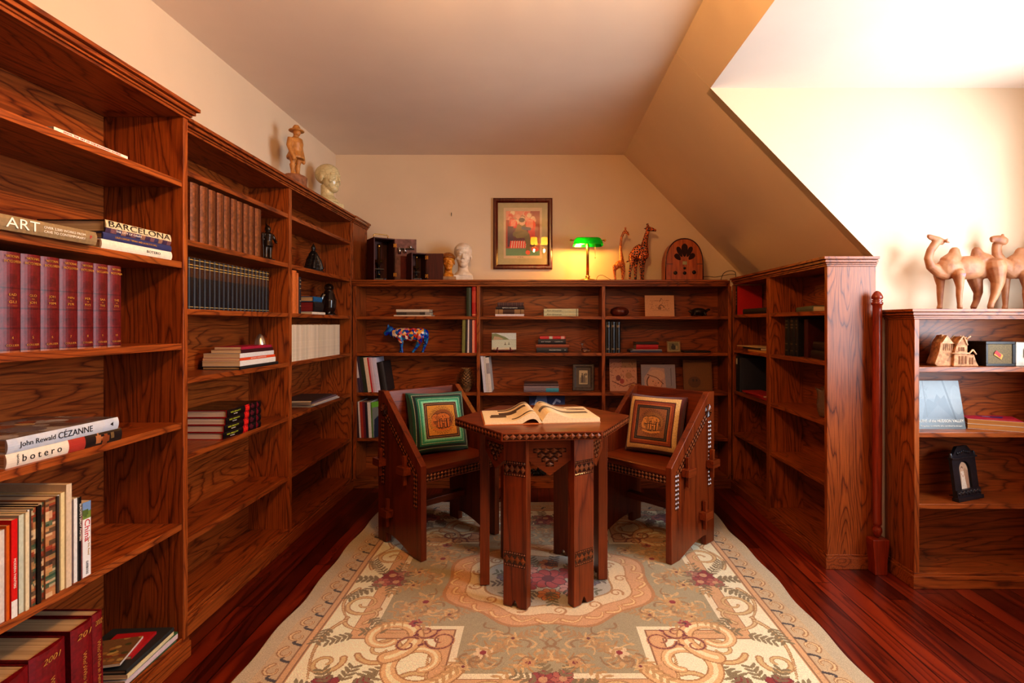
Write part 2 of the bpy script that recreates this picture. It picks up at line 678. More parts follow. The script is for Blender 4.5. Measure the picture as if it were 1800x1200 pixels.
MB().box(XD + 0.045, XD + 0.05, WY0 + t_, ym - 0.02, WZ0 + t_, WZ1 - t_).build('pane', glassy('window_glass'), win)
MB().box(XD + 0.045, XD + 0.05, ym + 0.02, WY1 - t_, WZ0 + t_, WZ1 - t_).build('pane', bpy.data.materials['window_glass'], win)


# ------------------------------------------------------------------ bookcases (front at y = 0, depth towards +y)
def bookcase(name, label, loc, rz, depth, back, top, stiles, levels, bottom, lend=False, rend=False, corn=0.045, out=0.028, pl=0.068,
             cx0=None, cx1=None, group=None, endstop=None):
    t = thing(name, label, 'bookcase', loc, R(rz), group)
    n = len(stiles)
    W0, W1 = stiles[0][0], stiles[-1][1]
    for k, (a, b) in enumerate(stiles):
        nm = 'side_panel' if k in (0, n - 1) else 'divider'
        MB().box(a, b, 0, depth - 0.002, 0.002, top - corn).build(nm, oak_z, t, 0.0015)
    for k in range(n - 1):
        a, b = stiles[k][1] + 0.0006, stiles[k + 1][0] - 0.0006
        for z in [bottom] + list(levels):
            MB().box(a, b, 0.004, back - 0.0005, z - 0.022, z).build('shelf', oak_x, t, 0.0015)
        MB().box(a, b, back, back + 0.008, 0.03, top - corn - 0.0005).build('back_panel', oak_x, t)
    x0 = W0 if cx0 is None else cx0
    x1 = W1 if cx1 is None else cx1
    c = MB()
    for o_, a, b in ((0.004, 1.0, 0.80), (0.010, 0.80, 0.66), (0.006, 0.66, 0.60), (0.018, 0.60, 0.34), (0.014, 0.34, 0.28), (out, 0.28, 0.0)):
        z0, z1 = top - corn * a, top - corn * b
        if endstop:
            c.box(x0, x1, -o_, depth, z0, z1)
            c.box(x1, x1 + o_, -o_, endstop, z0, z1)
        else:
            c.box(x0 - (o_ if lend else 0), x1 + (o_ if rend else 0), -o_, depth, z0, z1)
    c.build('cornice', oak_x, t, 0.001)
    p = MB()
    ea, eb = (0.012 if lend else 0), (0.012 if rend else 0)
    for o_, z0, z1 in ((0.012, 0.001, pl - 0.012), (0.006, pl - 0.012, pl)):
        p.box(W0 - (o_ if lend else 0), W1 + (o_ if rend else 0), -o_, -0.0004, z0, z1)
        if lend:
            p.box(W0 - o_, W0 - 0.0004, -0.0004, depth - 0.002, z0, z1)
        if rend:
            p.box(W1 + 0.0004, W1 + o_, -0.0004, depth - 0.002, z0, z1)
    p.build('plinth', oak_x, t, 0.0012)
    return t


XA, XB, YK, XR, YLOW = -1.235, -1.32, 3.77, 1.385, 2.345
ZA = [0.475, 0.827, 1.102, 1.386, 1.668]
ZB = [0.36, 0.678, 0.965, 1.227, 1.49, 1.753]
ZK = [0.355, 0.68, 0.963, 1.224]
ZR = [0.407, 0.70, 0.99, 1.234]
ZL = [0.37, 0.688, 0.978]
ZTOP, KTOP, RTOP, LTOP = 1.936, 1.482, 1.49, 1.236
caseA = bookcase('bookcase', 'tall oak bookcase nearest the camera, standing proud of its neighbour, with red encyclopedias', (XA, 0.90, 0), 90, 0.315, 0.277, ZTOP,
                 [(0, 0.024), (0.944, 0.968)], ZA, 0.075, endstop=0.055)
caseB = bookcase('bookcase', 'tall two-bay oak bookcase along the wall under the carved man and ivory head', (XB, 1.872, 0), 90, 0.232, 0.215, ZTOP,
                 [(0, 0.022), (0.938, 0.97), (1.871, 1.893)], ZB, 0.08)
MB().box(1.8935, 2.206, -0.006, 0.2, 1.485, ZTOP - 0.045).build('corner_panel', oak_z, caseB, 0.0015)
cc = MB()
for o_, a, b in ((0.012, 1.0, 0.80), (0.018, 0.80, 0.66), (0.014, 0.66, 0.60), (0.026, 0.60, 0.34), (0.022, 0.34, 0.28), (0.036, 0.28, 0.0)):
    cc.box(1.894 - o_ * 0.6, 2.206, -o_, -0.0285 if o_ > 0.0285 else 0.0, ZTOP - 0.045 * a, ZTOP - 0.045 * b)
    cc.box(1.894, 2.206, 0.0, 0.232, ZTOP - 0.045 * a, ZTOP - 0.045 * b)
cc.build('corner_cornice', oak_x, caseB, 0.001)
caseK = bookcase('bookcase', 'low three-bay oak bookcase under the framed picture and the green lamp', (-1.318, YK, 0), 0, 0.31, 0.215, KTOP,
                 [(0, 0.026), (0.884, 0.907), (1.776, 1.80), (2.676, 2.70)], ZK, 0.08, cx1=2.662)
MB().box(2.662, 2.70, 0.03, 0.31, KTOP - 0.045, KTOP - 0.001).build('top_panel', oak_x, caseK)
caseR = bookcase('bookcase', 'two-bay oak bookcase under the sloped ceiling with a broad plain end panel', (XR, 3.766, 0), -90, 0.235, 0.2, RTOP,
                 [(0.0, 0.022), (0.561, 0.608), (1.211, 1.235)], ZR, 0.073, rend=True, cx0=0.03)
caseL = bookcase('bookcase', 'low bright-lit oak bookcase below the two camels', (1.67, YLOW, 0), 0, 0.2, 0.185, LTOP,
                 [(0, 0.022), (0.706, 0.728)], ZL, 0.065, lend=True)


# ------------------------------------------------------------------ books
def mk_book(M, t, d, h, col, label, cat='book', name='book', group=None, spine=None, cover=None, pages=C(224, 204, 172), hard=True,
            mat=None, texts=(), nu=4, nv=30, back=None):
    root = thing(name, label, cat, M=M, group=group)
    mat = mat or print_matte
    ct = 0.0028 if hard else 0.0008
    ins = 0.004 if hard else 0.0006
    cv = Canvas(nu, nv, col)
    if callable(spine):
        spine(cv)
    elif spine:
        for w0, w1, c in spine:
            cv.rect(0, 1, w0, w1, c)
    mb = MB()
    mb.box(0, ct, 0, d, 0, h, back or col)
    mb.box(t - ct, t, 0, d, 0, h, col)
    mb.box(ct, t - ct, 0, ct, 0, h, col)
    bul = 0.12 * t if hard else 0.02 * t
    ys = [(-bul * 4 * u * (1 - u), u * t) for u in np.linspace(0, 1, nu + 1)]
    mb.grid([[(x, y - 0.0002, z) for y, x in ys] for z in np.linspace(0, h, nv + 1)], cv.a, smooth=False)
    for k in range(nu):
        (y0, x0), (y1, x1) = ys[k], ys[k + 1]
        mb.quad([(x0, 0, h), (x0, y0, h), (x1, y1, h), (x1, 0, h)], tuple(cv.a[-1][k]))
        mb.quad([(x0, 0, 0), (x1, 0, 0), (x1, y1, 0), (x0, y0, 0)], tuple(cv.a[0][k]))
    if cover is not None:
        mb.grid([[(t + 0.0003, y, z) for y in np.linspace(0, d, cover.n + 1)] for z in np.linspace(0, h, cover.m + 1)], cover.a, smooth=False)
    mb.build('cover', mat, root)
    MB().box(ct + 0.0002, t - ct - 0.0002, ct + 0.0002, d - ins, ins, h - ins, pages).build('pages', pages_m, root)
    for tx in texts:
        s, size, ink, w, ori = tx[:5]
        wid = tx[5] if len(tx) > 5 else None
        u = tx[6] if len(tx) > 6 else 0.5
        y = -bul * 4 * u * (1 - u) - 0.0008
        sh = tx[7] if len(tx) > 7 else 0.0
        if ori == 'h':
            letters(root, s, size, (t * u, y, h * w), (1, 0, 0), (0, 0, 1), ink, wid, 'spine_lettering', sh)
        else:
            letters(root, s, size, (t * u, y, h * w), (0, 0, -1), (1, 0, 0), ink, wid, 'spine_lettering', sh)
    return root


def stand(side, p, along, z, lean=0.0, yaw=0.0):
    """upright book: side L/K/R picks the shelf's facing, p the plane of the spines, along its left edge on the run"""
    if side == 'L':
        T = Matrix.Translation((p, along, z)) @ Matrix.Rotation(R(90 + yaw), 4, 'Z')
    elif side == 'R':
        T = Matrix.Translation((p, along, z)) @ Matrix.Rotation(R(-90 + yaw), 4, 'Z')
    else:
        T = Matrix.Translation((along, p, z)) @ Matrix.Rotation(R(yaw), 4, 'Z')
    return T @ Matrix.Rotation(R(-lean), 4, 'Y')


def lay(side, p, right, z, yaw=0.0):
    """book lying face up, spine to the room, right the run coordinate of its right-hand end"""
    if side == 'L':
        T = Matrix.Translation((p, right, z)) @ Matrix.Rotation(R(90 + yaw), 4, 'Z')
    elif side == 'R':
        T = Matrix.Translation((p, right, z)) @ Matrix.Rotation(R(-90 + yaw), 4, 'Z')
    else:
        T = Matrix.Translation((right, p, z)) @ Matrix.Rotation(R(yaw), 4, 'Z')
    return T @ Matrix.Rotation(R(-90), 4, 'Y')


def pile(side, p, z, items):
    """items from the bottom up: (end0, end1, depth, thick, colour, label, options)"""
    for it in items:
        e0, e1, d, t, col, label = it[:6]
        o = dict(it[6]) if len(it) > 6 else {}
        yaw = o.pop('yaw', 0)
        dp = o.pop('dp', 0)
        sgn = {'L': -1, 'K': 1, 'R': 1}[side]
        mk_book(lay(side, p + sgn * dp, e1, z, yaw), t, d, abs(e1 - e0), col, label, **o)
        z += t + 0.0005
    return z


# ---- near tall bookcase (A)
XS = XA - 0.012
# top shelf: thin booklet
pile('L', XA - 0.008, ZA[4], [(yon(100, XA), yon(229, XA), 0.17, 0.009, C(232, 222, 205), 'thin white booklet lying alone on the highest shelf of the near bookcase',
     dict(cat='booklet', name='booklet', hard=False, texts=[('FRIDA: THE ART OF THE IMAGINARY WORLD', 0.006, red_ink, 0.5, 'v', 0.19)]))])
# second shelf: ART book and stack
def sp_art(cv):
    cv.rect(0, 1, 0.0, 1, C(140, 118, 84)).speck(0.08)
mk_book(lay('L', XS + 0.03, 1.457, ZA[3], -2.0), 0.036, 0.20, 0.40, C(142, 120, 86), 'tan book with ART in tall white letters, lying in front of the dark stack', spine=sp_art,
        nv=60, texts=[('ART', 0.034, white_ink, 0.505, 'v', 0.08), ('OVER 2,500 WORKS FROM', 0.0085, white_ink, 0.235, 'v', 0.115, 0.62),
                      ('CAVE TO CONTEMPORARY', 0.0085, white_ink, 0.235, 'v', 0.115, 0.34), ('P', 0.014, red_ink, 0.05, 'v')])
def sp_bar(cv):
    cv.rect(0, 1, 0, 1, C(214, 196, 160))
    cv.rect(0, 0.42, 0, 1, C(96, 62, 88))
    for k in range(14):
        cv.rect(0, 0.3 + 0.14 * rng.random(), k / 14, (k + 1) / 14, [C(120, 82, 90), C(70, 50, 80), C(150, 110, 90), C(60, 60, 100)][k % 4])
    cv.speck(0.15)
y0, y1 = yon(187, XA), yon(303, XA)
pile('L', XA - 0.008, ZA[3], [
    (y0 - 0.01, y1 + 0.006, 0.185, 0.027, C(232, 222, 204), 'white paper-jacketed book at the bottom of the stack on the second shelf', dict(texts=[('BOTERO', 0.011, black_ink, 0.3, 'v', 0.06)])),
    (y0 - 0.004, y1 + 0.004, 0.19, 0.02, C(48, 54, 104), 'navy blue book in the middle of the stack beside the tan book', dict(texts=[('LOUIS COMFORT TIFFANY AND LAURELTON HALL', 0.0075, gold_ink, 0.55, 'v', 0.17)])),
    (y0 + 0.004, y1, 0.195, 0.036, C(40, 32, 30), 'large book lettered BARCELONA topping the stack on the second shelf',
     dict(spine=sp_bar, nu=8, nv=60, texts=[('BARCELONA', 0.025, black_ink, 0.5, 'v', 0.255, 0.68), ('THE CITY OF GAUDI', 0.008, white_ink, 0.68, 'v', 0.1, 0.2)])),
])
# third shelf: encyclopedia
ency = [-1, 36, 71, 104, 136, 164, 189, 213]
vol = [('4', 'EAD', 'GLI'), ('5', 'GLO', 'JOH'), ('6', 'JOH', 'MIM'), ('7', 'MIN', 'PER'), ('8', 'PER', 'RYS'), ('9', 'SAA', 'THE'), ('10', 'THE', 'ZYG')]
MAR = C(112, 24, 30)
def sp_ency(cv):
    for w in (0.02, 0.235, 0.44, 0.63, 0.86):
        cv.rect(0, 1, w, w + 0.012, C(80, 12, 20))
    cv.rect(0, 1, 0.0, 0.018, C(150, 90, 60))
    cv.ell(0.5, 0.31, 0.3, 0.045, C(94, 16, 24)).ell(0.5, 0.735, 0.3, 0.045, C(94, 16, 24))
for k in range(7):
    a, b = yon(ency[k], XS), yon(ency[k + 1], XS)
    t = b - a - 0.001
    n_, w1, w2 = vol[k]
    mk_book(stand('L', XS, a, ZA[2]), t, 0.19, 0.238, MAR, 'burgundy encyclopedia volume numbered %s, %s to %s, on the third shelf' % (n_, w1, w2), group='burgundy encyclopedia set',
            spine=sp_ency, mat=leather_m, nu=8, nv=60, name='encyclopedia_volume',
            texts=[('NATIONAL', 0.0085, gold_ink, 0.955, 'h', t * 0.66), ('ENCYCLOPEDIA', 0.0085, gold_ink, 0.905, 'h', t * 0.82), (w1, 0.0085, gold_ink, 0.575, 'h', t * 0.36),
                   ('TO', 0.0045, gold_ink, 0.54, 'h'), (w2, 0.0085, gold_ink, 0.503, 'h', t * 0.36), ('_____', 0.006, gold_ink, 0.475, 'h', t * 0.5), (n_, 0.009, gold_ink, 0.145, 'h'),
                   ('COLLIER', 0.007, gold_ink, 0.07, 'h', t * 0.62)])
# fourth shelf: two big art books
def sp_bot(cv):
    cv.rect(0, 1, 0, 1, C(222, 212, 196))
    cv.rect(0, 1, 0.36, 0.52, C(168, 62, 52)).rect(0, 1, 0, 0.36, C(44, 34, 32))
    cv.ell(0.55, 0.24, 0.4, 0.035, C(170, 110, 70)).ell(0.4, 0.17, 0.4, 0.04, C(130, 70, 40)).ell(0.6, 0.10, 0.3, 0.02, C(110, 90, 60))
def sp_cez(cv):
    cv.rect(0, 1, 0, 1, C(196, 202, 212))
    for k in range(12):
        cv.ell(rng.random(), rng.random(), 0.5, 0.05, C(186, 196, 212), 0.6)
ccov = Canvas(50, 70, C(120, 116, 118))
for k in range(40):
    ccov.ell(rng.random(), rng.random(), 0.05 + 0.2 * rng.random(), 0.04 + 0.1 * rng.random(), [C(150, 146, 150), C(96, 92, 100), C(70, 62, 66), C(176, 176, 184), C(150, 84, 66), C(120, 60, 46)][k % 6], 0.8)
ccov.ell(0.35, 0.62, 0.22, 0.12, C(108, 112, 132)).ell(0.62, 0.40, 0.10, 0.05, C(200, 170, 130)).ell(0.72, 0.30, 0.09, 0.05, C(170, 84, 58)).ell(0.5, 0.2, 0.12, 0.06, C(188, 190, 200))
a, b = yon(24, XA), yon(209, XA)
pile('L', XA - 0.004, ZA[1], [
    (a, b + 0.012, 0.23, 0.034, C(220, 210, 194), 'white spined book lettered botero, under the pale blue painting book', dict(spine=sp_bot, nu=6, nv=60, mat=print_gloss, yaw=-3, texts=[('b o t e r o', 0.024, black_ink, 0.735, 'v', 0.10), ('TASCHEN', 0.006, black_ink, 0.92, 'h')])),
    (a + 0.002, b, 0.25, 0.034, C(196, 202, 212), 'pale blue painting book lettered CEZANNE, lying on the white spined one', dict(spine=sp_cez, cover=ccov, nu=6, nv=40, mat=print_gloss, yaw=-3,
     texts=[('John Rewald', 0.0175, black_ink, 0.765, 'v', 0.09), ('CÉZANNE', 0.023, black_ink, 0.44, 'v', 0.10), ('◄', 0.012, black_ink, 0.08, 'v')])),
])
# fifth shelf: magazines and guide books
MG = [(-2, 8, C(210, 200, 190), .215, 'off-white'), (8, 14, C(206, 98, 30), .222, 'orange'), (14, 25, C(206, 30, 30), .232, 'bright red'), (25, 30, C(86, 64, 50), .226, 'brown'),
      (30, 39, C(196, 200, 180), .236, 'pale green'), (39, 46, C(222, 206, 170), .238, 'cream'), (46, 52, C(226, 222, 216), .24, 'white and black'), (52, 60, C(110, 84, 60), .242, 'speckled brown'),
      (60, 67, C(30, 26, 26), .244, 'black'), (67, 77, C(88, 62, 44), .246, 'dark brown'), (77, 95, C(176, 120, 84), .25, 'many-coloured painted'), (95, 99, C(70, 62, 58), .25, 'grey'),
      (99, 104, C(228, 222, 214), .25, 'clean white'), (104, 111, C(226, 206, 156), .254, 'pale yellow'), (111, 121, C(214, 192, 164), .272, 'tall beige'),
      (121, 127, C(58, 40, 84), .222, 'purple'), (127, 133.5, C(228, 224, 218), .226, 'plain white paperback'), (133.5, 138, C(28, 26, 28), .226, 'black lettered'), (138, 142.5, C(206, 40, 70), .17, 'short crimson')]
for k, (x0, x1, col, h, nm) in enumerate(MG):
    a, b = yon(x0, XS), yon(x1, XS)
    def sp(cv, col=col, nm=nm):
        if nm.startswith(('many', 'speck', 'dark')):
            for q in range(60):
                cv.ell(rng.random(), rng.random(), 0.5, 0.03, [C(150, 60, 40), C(220, 190, 150), C(70, 60, 50), C(60, 90, 70), C(190, 140, 90)][q % 5], 0.7)
        elif nm == 'bright red':
            cv.rect(0, 1, 0, 0.18, C(226, 220, 214))
        elif nm == 'white and black':
            cv.rect(0, 0.5, 0, 1, C(40, 36, 40))
        cv.speck(0.05)
    tx = []
    if nm == 'black lettered':
        tx = [("EUROPE'S GREAT MASTERS", 0.008, white_ink, 0.7, 'v', 0.1)]
    if nm == 'bright red':
        tx = [('MODERN PAINTERS', 0.008, white_ink, 0.45, 'v', 0.07)]
    mk_book(stand('L', XS + 0.004 * (k % 3), a, ZA[0], yaw=0), b - a - 0.0006, 0.2, h, col, '%s spine in the packed magazine row on the fifth shelf, near bookcase' % nm, cat='magazine', name='magazine',
            group='packed magazine row on the fifth shelf', spine=sp, hard=False, mat=print_gloss, nu=3, nv=40, texts=tx)
def sp_china(cv):
    cv.rect(0, 1, 0, 1, C(230, 228, 226)).rect(0, 1, 0.78, 1, C(120, 150, 190)).rect(0, 1, 0.78, 0.87, C(120, 140, 70)).ell(0.3, 0.86, 0.4, 0.05, C(90, 110, 60))
a, b = yon(142.5, XS), yon(157, XS)
mk_book(stand('L', XS + 0.004, a, ZA[0]), b - a, 0.13, 0.205, C(230, 228, 226), 'white guide book lettered China at the end of the magazine row', spine=sp_china, hard=False, mat=print_gloss, nu=6, nv=40,
        texts=[('China', 0.024, red_ink, 0.62, 'v', 0.06), ('The Silk Road', 0.008, gold_ink, 0.4, 'v', 0.05, 0.7), ('GUIDEBOOKS', 0.010, black_ink, 0.12, 'v', 0.036)])
# lowest shelf: fat red reference books and a pile
RED = C(132, 14, 26)
def sp_who(cv):
    cv.rect(0, 1, 0, 1, RED).speck(0.06)
for k, (x0, x1, yr, dz, w) in enumerate([(-70, 52, '2006', -0.012, 'half out of the frame'), (53, 116, '2001', 0.0, 'second of four'), (126, 163, '201', 0.003, 'third of four'), (163.5, 181, '2002', 0.008, 'last of four')]):
    a, b = yon(x0, XS), yon(x1, XS)
    t = b - a
    mk_book(stand('L', XS + 0.002, a, 0.075, lean=1.5), t, 0.22, 0.272 + dz, RED, 'fat dark red reference book dated %s on the lowest shelf, %s' % (yr, w), group='fat dark red reference books', spine=sp_who,
            name='reference_book', mat=leather_m, pages=C(206, 178, 140), nu=8, nv=30, texts=[(yr, 0.02, gold_ink, 0.9, 'h', min(0.05, t * 0.7), 0.5, 0.3), ("Who'sWho in America", 0.017, gold_ink, 0.45, 'v', 0.15, 0.5)])
gcov = Canvas(30, 40, C(120, 84, 50))
for k in range(50):
    gcov.ell(rng.random(), rng.random(), 0.06, 0.05, [C(170, 120, 60), C(60, 70, 40), C(190, 160, 90), C(120, 50, 30)][k % 4], 0.8)
yb0, yb1 = 1.585, 1.83
pile('L', XA - 0.01, 0.075, [
    (yb0, yb1 - 0.006, 0.2, 0.008, C(60, 88, 60), 'green magazine at the very bottom of the floor-level pile', dict(hard=False, cat='magazine', name='magazine')),
    (yb0, yb1, 0.2, 0.016, C(222, 214, 208), 'white and pink spined magazine low in the floor-level pile', dict(hard=False, cat='magazine', name='magazine', yaw=2, spine=[(0, 1, C(214, 190, 190))])),
    (yb0 + 0.01, yb1, 0.21, 0.006, C(60, 96, 62), 'thin dark green booklet inside the floor-level pile', dict(hard=False, cat='booklet', name='booklet', yaw=-2)),
    (yb0, yb1 - 0.02, 0.19, 0.012, C(222, 204, 160), 'cream booklet in the middle of the floor-level pile', dict(hard=False, cat='booklet', name='booklet', yaw=4)),
    (yb0, yb1 - 0.02, 0.2, 0.014, C(44, 46, 46), 'dark grey hardcover in the floor-level pile under the red notebook', dict(yaw=3)),
    (yb0 + 0.05, yb1 - 0.06, 0.12, 0.009, C(176, 24, 30), 'small red notebook lying on top of the floor-level pile', dict(yaw=8, dp=0.03, cat='notebook', name='notebook', hard=False)),
    (yb0 - 0.0, yb1 - 0.10, 0.15, 0.007, C(204, 196, 186), 'white edged brochure with a garden picture topping the floor-level pile', dict(yaw=14, dp=0.045, cat='brochure', name='brochure', hard=False, cover=gcov)),
])

# ---- two-bay bookcase along the left wall (B)
XT = XB - 0.012
br = [334, 350, 366, 380, 393, 405, 416, 427, 437, 447, 458]
for k in range(10):
    a, b = yon(br[k], XT), yon(br[k + 1], XT)
    def sp(cv):
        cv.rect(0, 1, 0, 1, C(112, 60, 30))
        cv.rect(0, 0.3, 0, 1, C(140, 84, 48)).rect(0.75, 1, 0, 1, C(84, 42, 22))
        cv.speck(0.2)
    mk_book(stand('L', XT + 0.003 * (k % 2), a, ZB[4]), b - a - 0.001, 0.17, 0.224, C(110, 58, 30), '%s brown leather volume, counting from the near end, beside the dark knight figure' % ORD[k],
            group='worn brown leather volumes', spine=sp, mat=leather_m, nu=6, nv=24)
ns = 19
e = np.linspace(yon(331, XT), yon(473, XT), ns + 1)
e[0] = max(e[0], 1.872 + 0.024)
for k in range(ns):
    def sp(cv, k=k):
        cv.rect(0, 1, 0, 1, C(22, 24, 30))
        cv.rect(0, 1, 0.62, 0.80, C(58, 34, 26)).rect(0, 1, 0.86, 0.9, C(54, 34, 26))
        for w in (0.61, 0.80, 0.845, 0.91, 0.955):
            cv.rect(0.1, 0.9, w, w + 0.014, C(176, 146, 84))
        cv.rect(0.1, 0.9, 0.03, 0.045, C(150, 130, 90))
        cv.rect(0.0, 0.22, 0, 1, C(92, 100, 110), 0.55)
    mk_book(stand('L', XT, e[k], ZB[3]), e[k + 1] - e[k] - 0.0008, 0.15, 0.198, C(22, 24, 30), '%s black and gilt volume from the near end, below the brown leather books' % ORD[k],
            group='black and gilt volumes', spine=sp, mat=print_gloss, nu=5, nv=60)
ya, yb = yon(424, XB), yon(482, XB)
P_ = C(222, 196, 160)
def pk(cv):
    cv.rect(0, 1, 0.0, 1, C(160, 26, 60))
z = pile('L', XB - 0.006, ZB[2], [
    (ya + 0.0, yb + 0.05, 0.17, 0.015, C(30, 28, 30), 'black book at the foot of the paperback stack under the silver cone', dict(pages=C(200, 164, 116))),
    (ya + 0.0, yb + 0.025, 0.168, 0.024, C(228, 222, 214), 'white paperback second from the foot of the stack under the silver cone', dict(hard=False, pages=P_)),
    (ya - 0.0, yb + 0.02, 0.166, 0.012, C(224, 80, 34), 'orange spined paperback in the stack under the silver cone', dict(hard=False, pages=P_, texts=[('ARTISTS COMMUNITIES', 0.007, white_ink, 0.5, 'v', 0.14)])),
    (ya + 0.0, yb + 0.008, 0.163, 0.02, C(222, 218, 216), 'white spined catalogue above the orange one in the stack', dict(hard=False, pages=P_)),
    (ya + 0.01, yb + 0.0, 0.135, 0.016, C(66, 20, 26), 'dark maroon spined book near the top of the stack', dict(hard=False, pages=P_)),
    (ya + 0.01, yb - 0.015, 0.12, 0.012, C(168, 30, 62), 'crimson spined paperback topping the stack beside the silver cone', dict(hard=False, pages=P_, spine=pk)),
])
cone = MB().lathe([(0.030, 0.0), (0.030, 0.004), (0.026, 0.008), (0.0255, 0.02), (0.024, 0.032), (0.020, 0.046), (0.013, 0.058), (0.005, 0.065), (0.002, 0.068)], 24)
zc = ZB[2]
o = MB().lathe([(0.034, 0.0), (0.034, 0.07), (0.030, 0.074), (0.0285, 0.078)], 24).lathe([(0.0285, 0.0785), (0.0275, 0.10), (0.023, 0.125), (0.015, 0.143), (0.006, 0.152), (0.002, 0.154)], 24)
o = o.build('silver_cone', plain('brushed_silver', C(190, 180, 168), 0.3, 0.85, 0.05))
o.location = (XB - 0.10, yon(457, XB - 0.10), zc)
tag(o, 'silver bullet-shaped cone standing behind the crimson topped paperback stack', 'ornament')
ya, yb = yon(397, XB), yon(459, XB)
def sp_red(cv):
    cv.rect(0, 1, 0, 1, C(26, 20, 22)).rect(0, 1, 0.36, 0.5, C(176, 22, 30)).ell(0.5, 0.43, 0.4, 0.05, C(220, 50, 40)).ell(0.6, 0.27, 0.3, 0.06, C(90, 30, 40)).ell(0.5, 0.12, 0.4, 0.04, C(110, 22, 36))
bcov = Canvas(20, 30, C(40, 26, 20))
for k in range(25):
    bcov.ell(rng.random(), rng.random(), 0.2, 0.04, [C(110, 80, 40), C(60, 40, 28), C(30, 20, 18)][k % 3], 0.7)
pile('L', XB - 0.004, ZB[1], [(ya, yb, 0.19, 0.031, C(150, 20, 30), '%s of four identical black and red books stacked on the fifth shelf' % w, dict(group='four identical black and red books', yaw=-2 + 1.2 * k,
     spine=sp_red, nu=4, nv=60, back=C(160, 24, 34), pages=C(222, 208, 196), mat=print_gloss, cover=bcov if k == 3 else None, texts=[('RED BEAUTY', 0.009, lime_ink, 0.78, 'v', 0.08, 0.6), ('ROSES', 0.006, white_ink, 0.78, 'v', 0.03, 0.3)]))
     for k, w in enumerate(('lowest', 'second from the bottom', 'third from the bottom', 'topmost'))])
o = MB().prism([(-0.03, 0), (0.03, 0), (0.006, 0.075), (-0.006, 0.075)], 1, -0.03, 0.03)
o = o.build('grey_paperweight', plain('grey_stone', C(86, 80, 74), 0.6, 0, 0.2), bevel=0.004)
o.location = (XB - 0.036, 1.93, ZB[1])
tag(o, 'small grey stone wedge beside the four black and red books', 'paperweight')
# bay 2
mk_book(stand('L', XT, yon(513, XT) + 0.006, ZB[3]), 0.05, 0.17, 0.235, C(198, 108, 48), 'tall orange book standing beside the bay divider', mat=print_matte)
mk_book(stand('L', XT, yon(513, XT) + 0.058, ZB[3]), 0.022, 0.16, 0.225, C(190, 104, 50), 'slim orange book standing between the tall orange and the black one')
def sp_nav(cv):
    cv.rect(0, 1, 0, 1, C(34, 34, 44))
    for w in (0.2, 0.35, 0.68, 0.8, 0.9):
        cv.rect(0.2, 0.8, w, w + 0.015, C(180, 160, 120))
mk_book(stand('L', XT, yon(513, XT) + 0.082, ZB[3]), 0.03, 0.15, 0.205, C(34, 34, 44), 'black banded book standing before the red and blue boxed books', spine=sp_nav, nv=50)
yc = yon(553, XB)
pile('L', XB - 0.006, ZB[3], [
    (yc - 0.02, yc + 0.17, 0.15, 0.014, C(226, 214, 196), 'thin white book under the red sided book near the penguin', dict(pages=C(220, 190, 150))),
    (yc, yc + 0.13, 0.14, 0.06, C(30, 28, 30), 'thick black book with red page edges beside the penguin', dict(pages=C(134, 26, 26), back=C(30, 28, 30))),
    (yc - 0.004, yc + 0.12, 0.13, 0.03, C(20, 92, 140), 'bright blue spined book with tan pages beside the penguin', dict(pages=C(196, 160, 116))),
])
e = np.linspace(yon(513.5, XT), yon(597, XT), 41)
e = e - e[0] + 2.844
w_ = (yon(597, XT) - 2.844) / 40
for k in range(40):
    c_ = 1 - 0.09 * rng.random()
    mk_book(stand('L', XT + 0.002 * rng.random(), 2.844 + k * w_, ZB[2]), w_ - 0.0005, 0.16, 0.198 + 0.003 * rng.random(), tuple(v * c_ for v in C(226, 208, 184)),
            '%s cream journal from the near end of the long uniform row' % ORD[k], cat='journal', name='journal', group='long row of cream journals', hard=False, nu=2, nv=8)
yc = yon(552, XB)
pile('L', XB - 0.004, ZB[1], [
    (yc, yc + 0.41, 0.19, 0.008, C(222, 216, 206), 'white magazine at the bottom of the small fanned pile', dict(hard=False, cat='magazine', name='magazine', yaw=-2)),
    (yc, yc + 0.38, 0.19, 0.010, C(214, 204, 200), 'pale grey magazine second in the small fanned pile', dict(hard=False, cat='magazine', name='magazine', yaw=1)),
    (yc - 0.02, yc + 0.35, 0.19, 0.012, C(120, 100, 110), 'mauve spined magazine third in the small fanned pile', dict(hard=False, cat='magazine', name='magazine', yaw=-1)),
    (yc - 0.03, yc + 0.3, 0.19, 0.010, C(70, 54, 56), 'dark covered magazine topping the small fanned pile', dict(hard=False, cat='magazine', name='magazine', yaw=2, dp=0.01)),
])
# ------------------------------------------------------------------ back bookcase contents
YS = YK + 0.015
SK = YS / F                                          # metres per pixel on the plane of the spines


def kx(px, Y=YS):
    return (px - CX) * Y / F


def row(side, items, z, lean=0.0, p=None, d=0.19):
    """books standing side by side: (x0 px, x1 px, height, colour, label, options)"""
    for it in items:
        x0, x1, h, col, label = it[:5]
        o = dict(it[5]) if len(it) > 5 else {}
        a, b = kx(x0), kx(x1)
        ln = o.pop('lean', lean)
        dd = o.pop('d', d)
        mk_book(stand('K', (p or YS) + o.pop('dp', 0), a, z, ln), (b - a) * math.cos(R(ln)) - 0.0008, dd, h, col, label, **o)


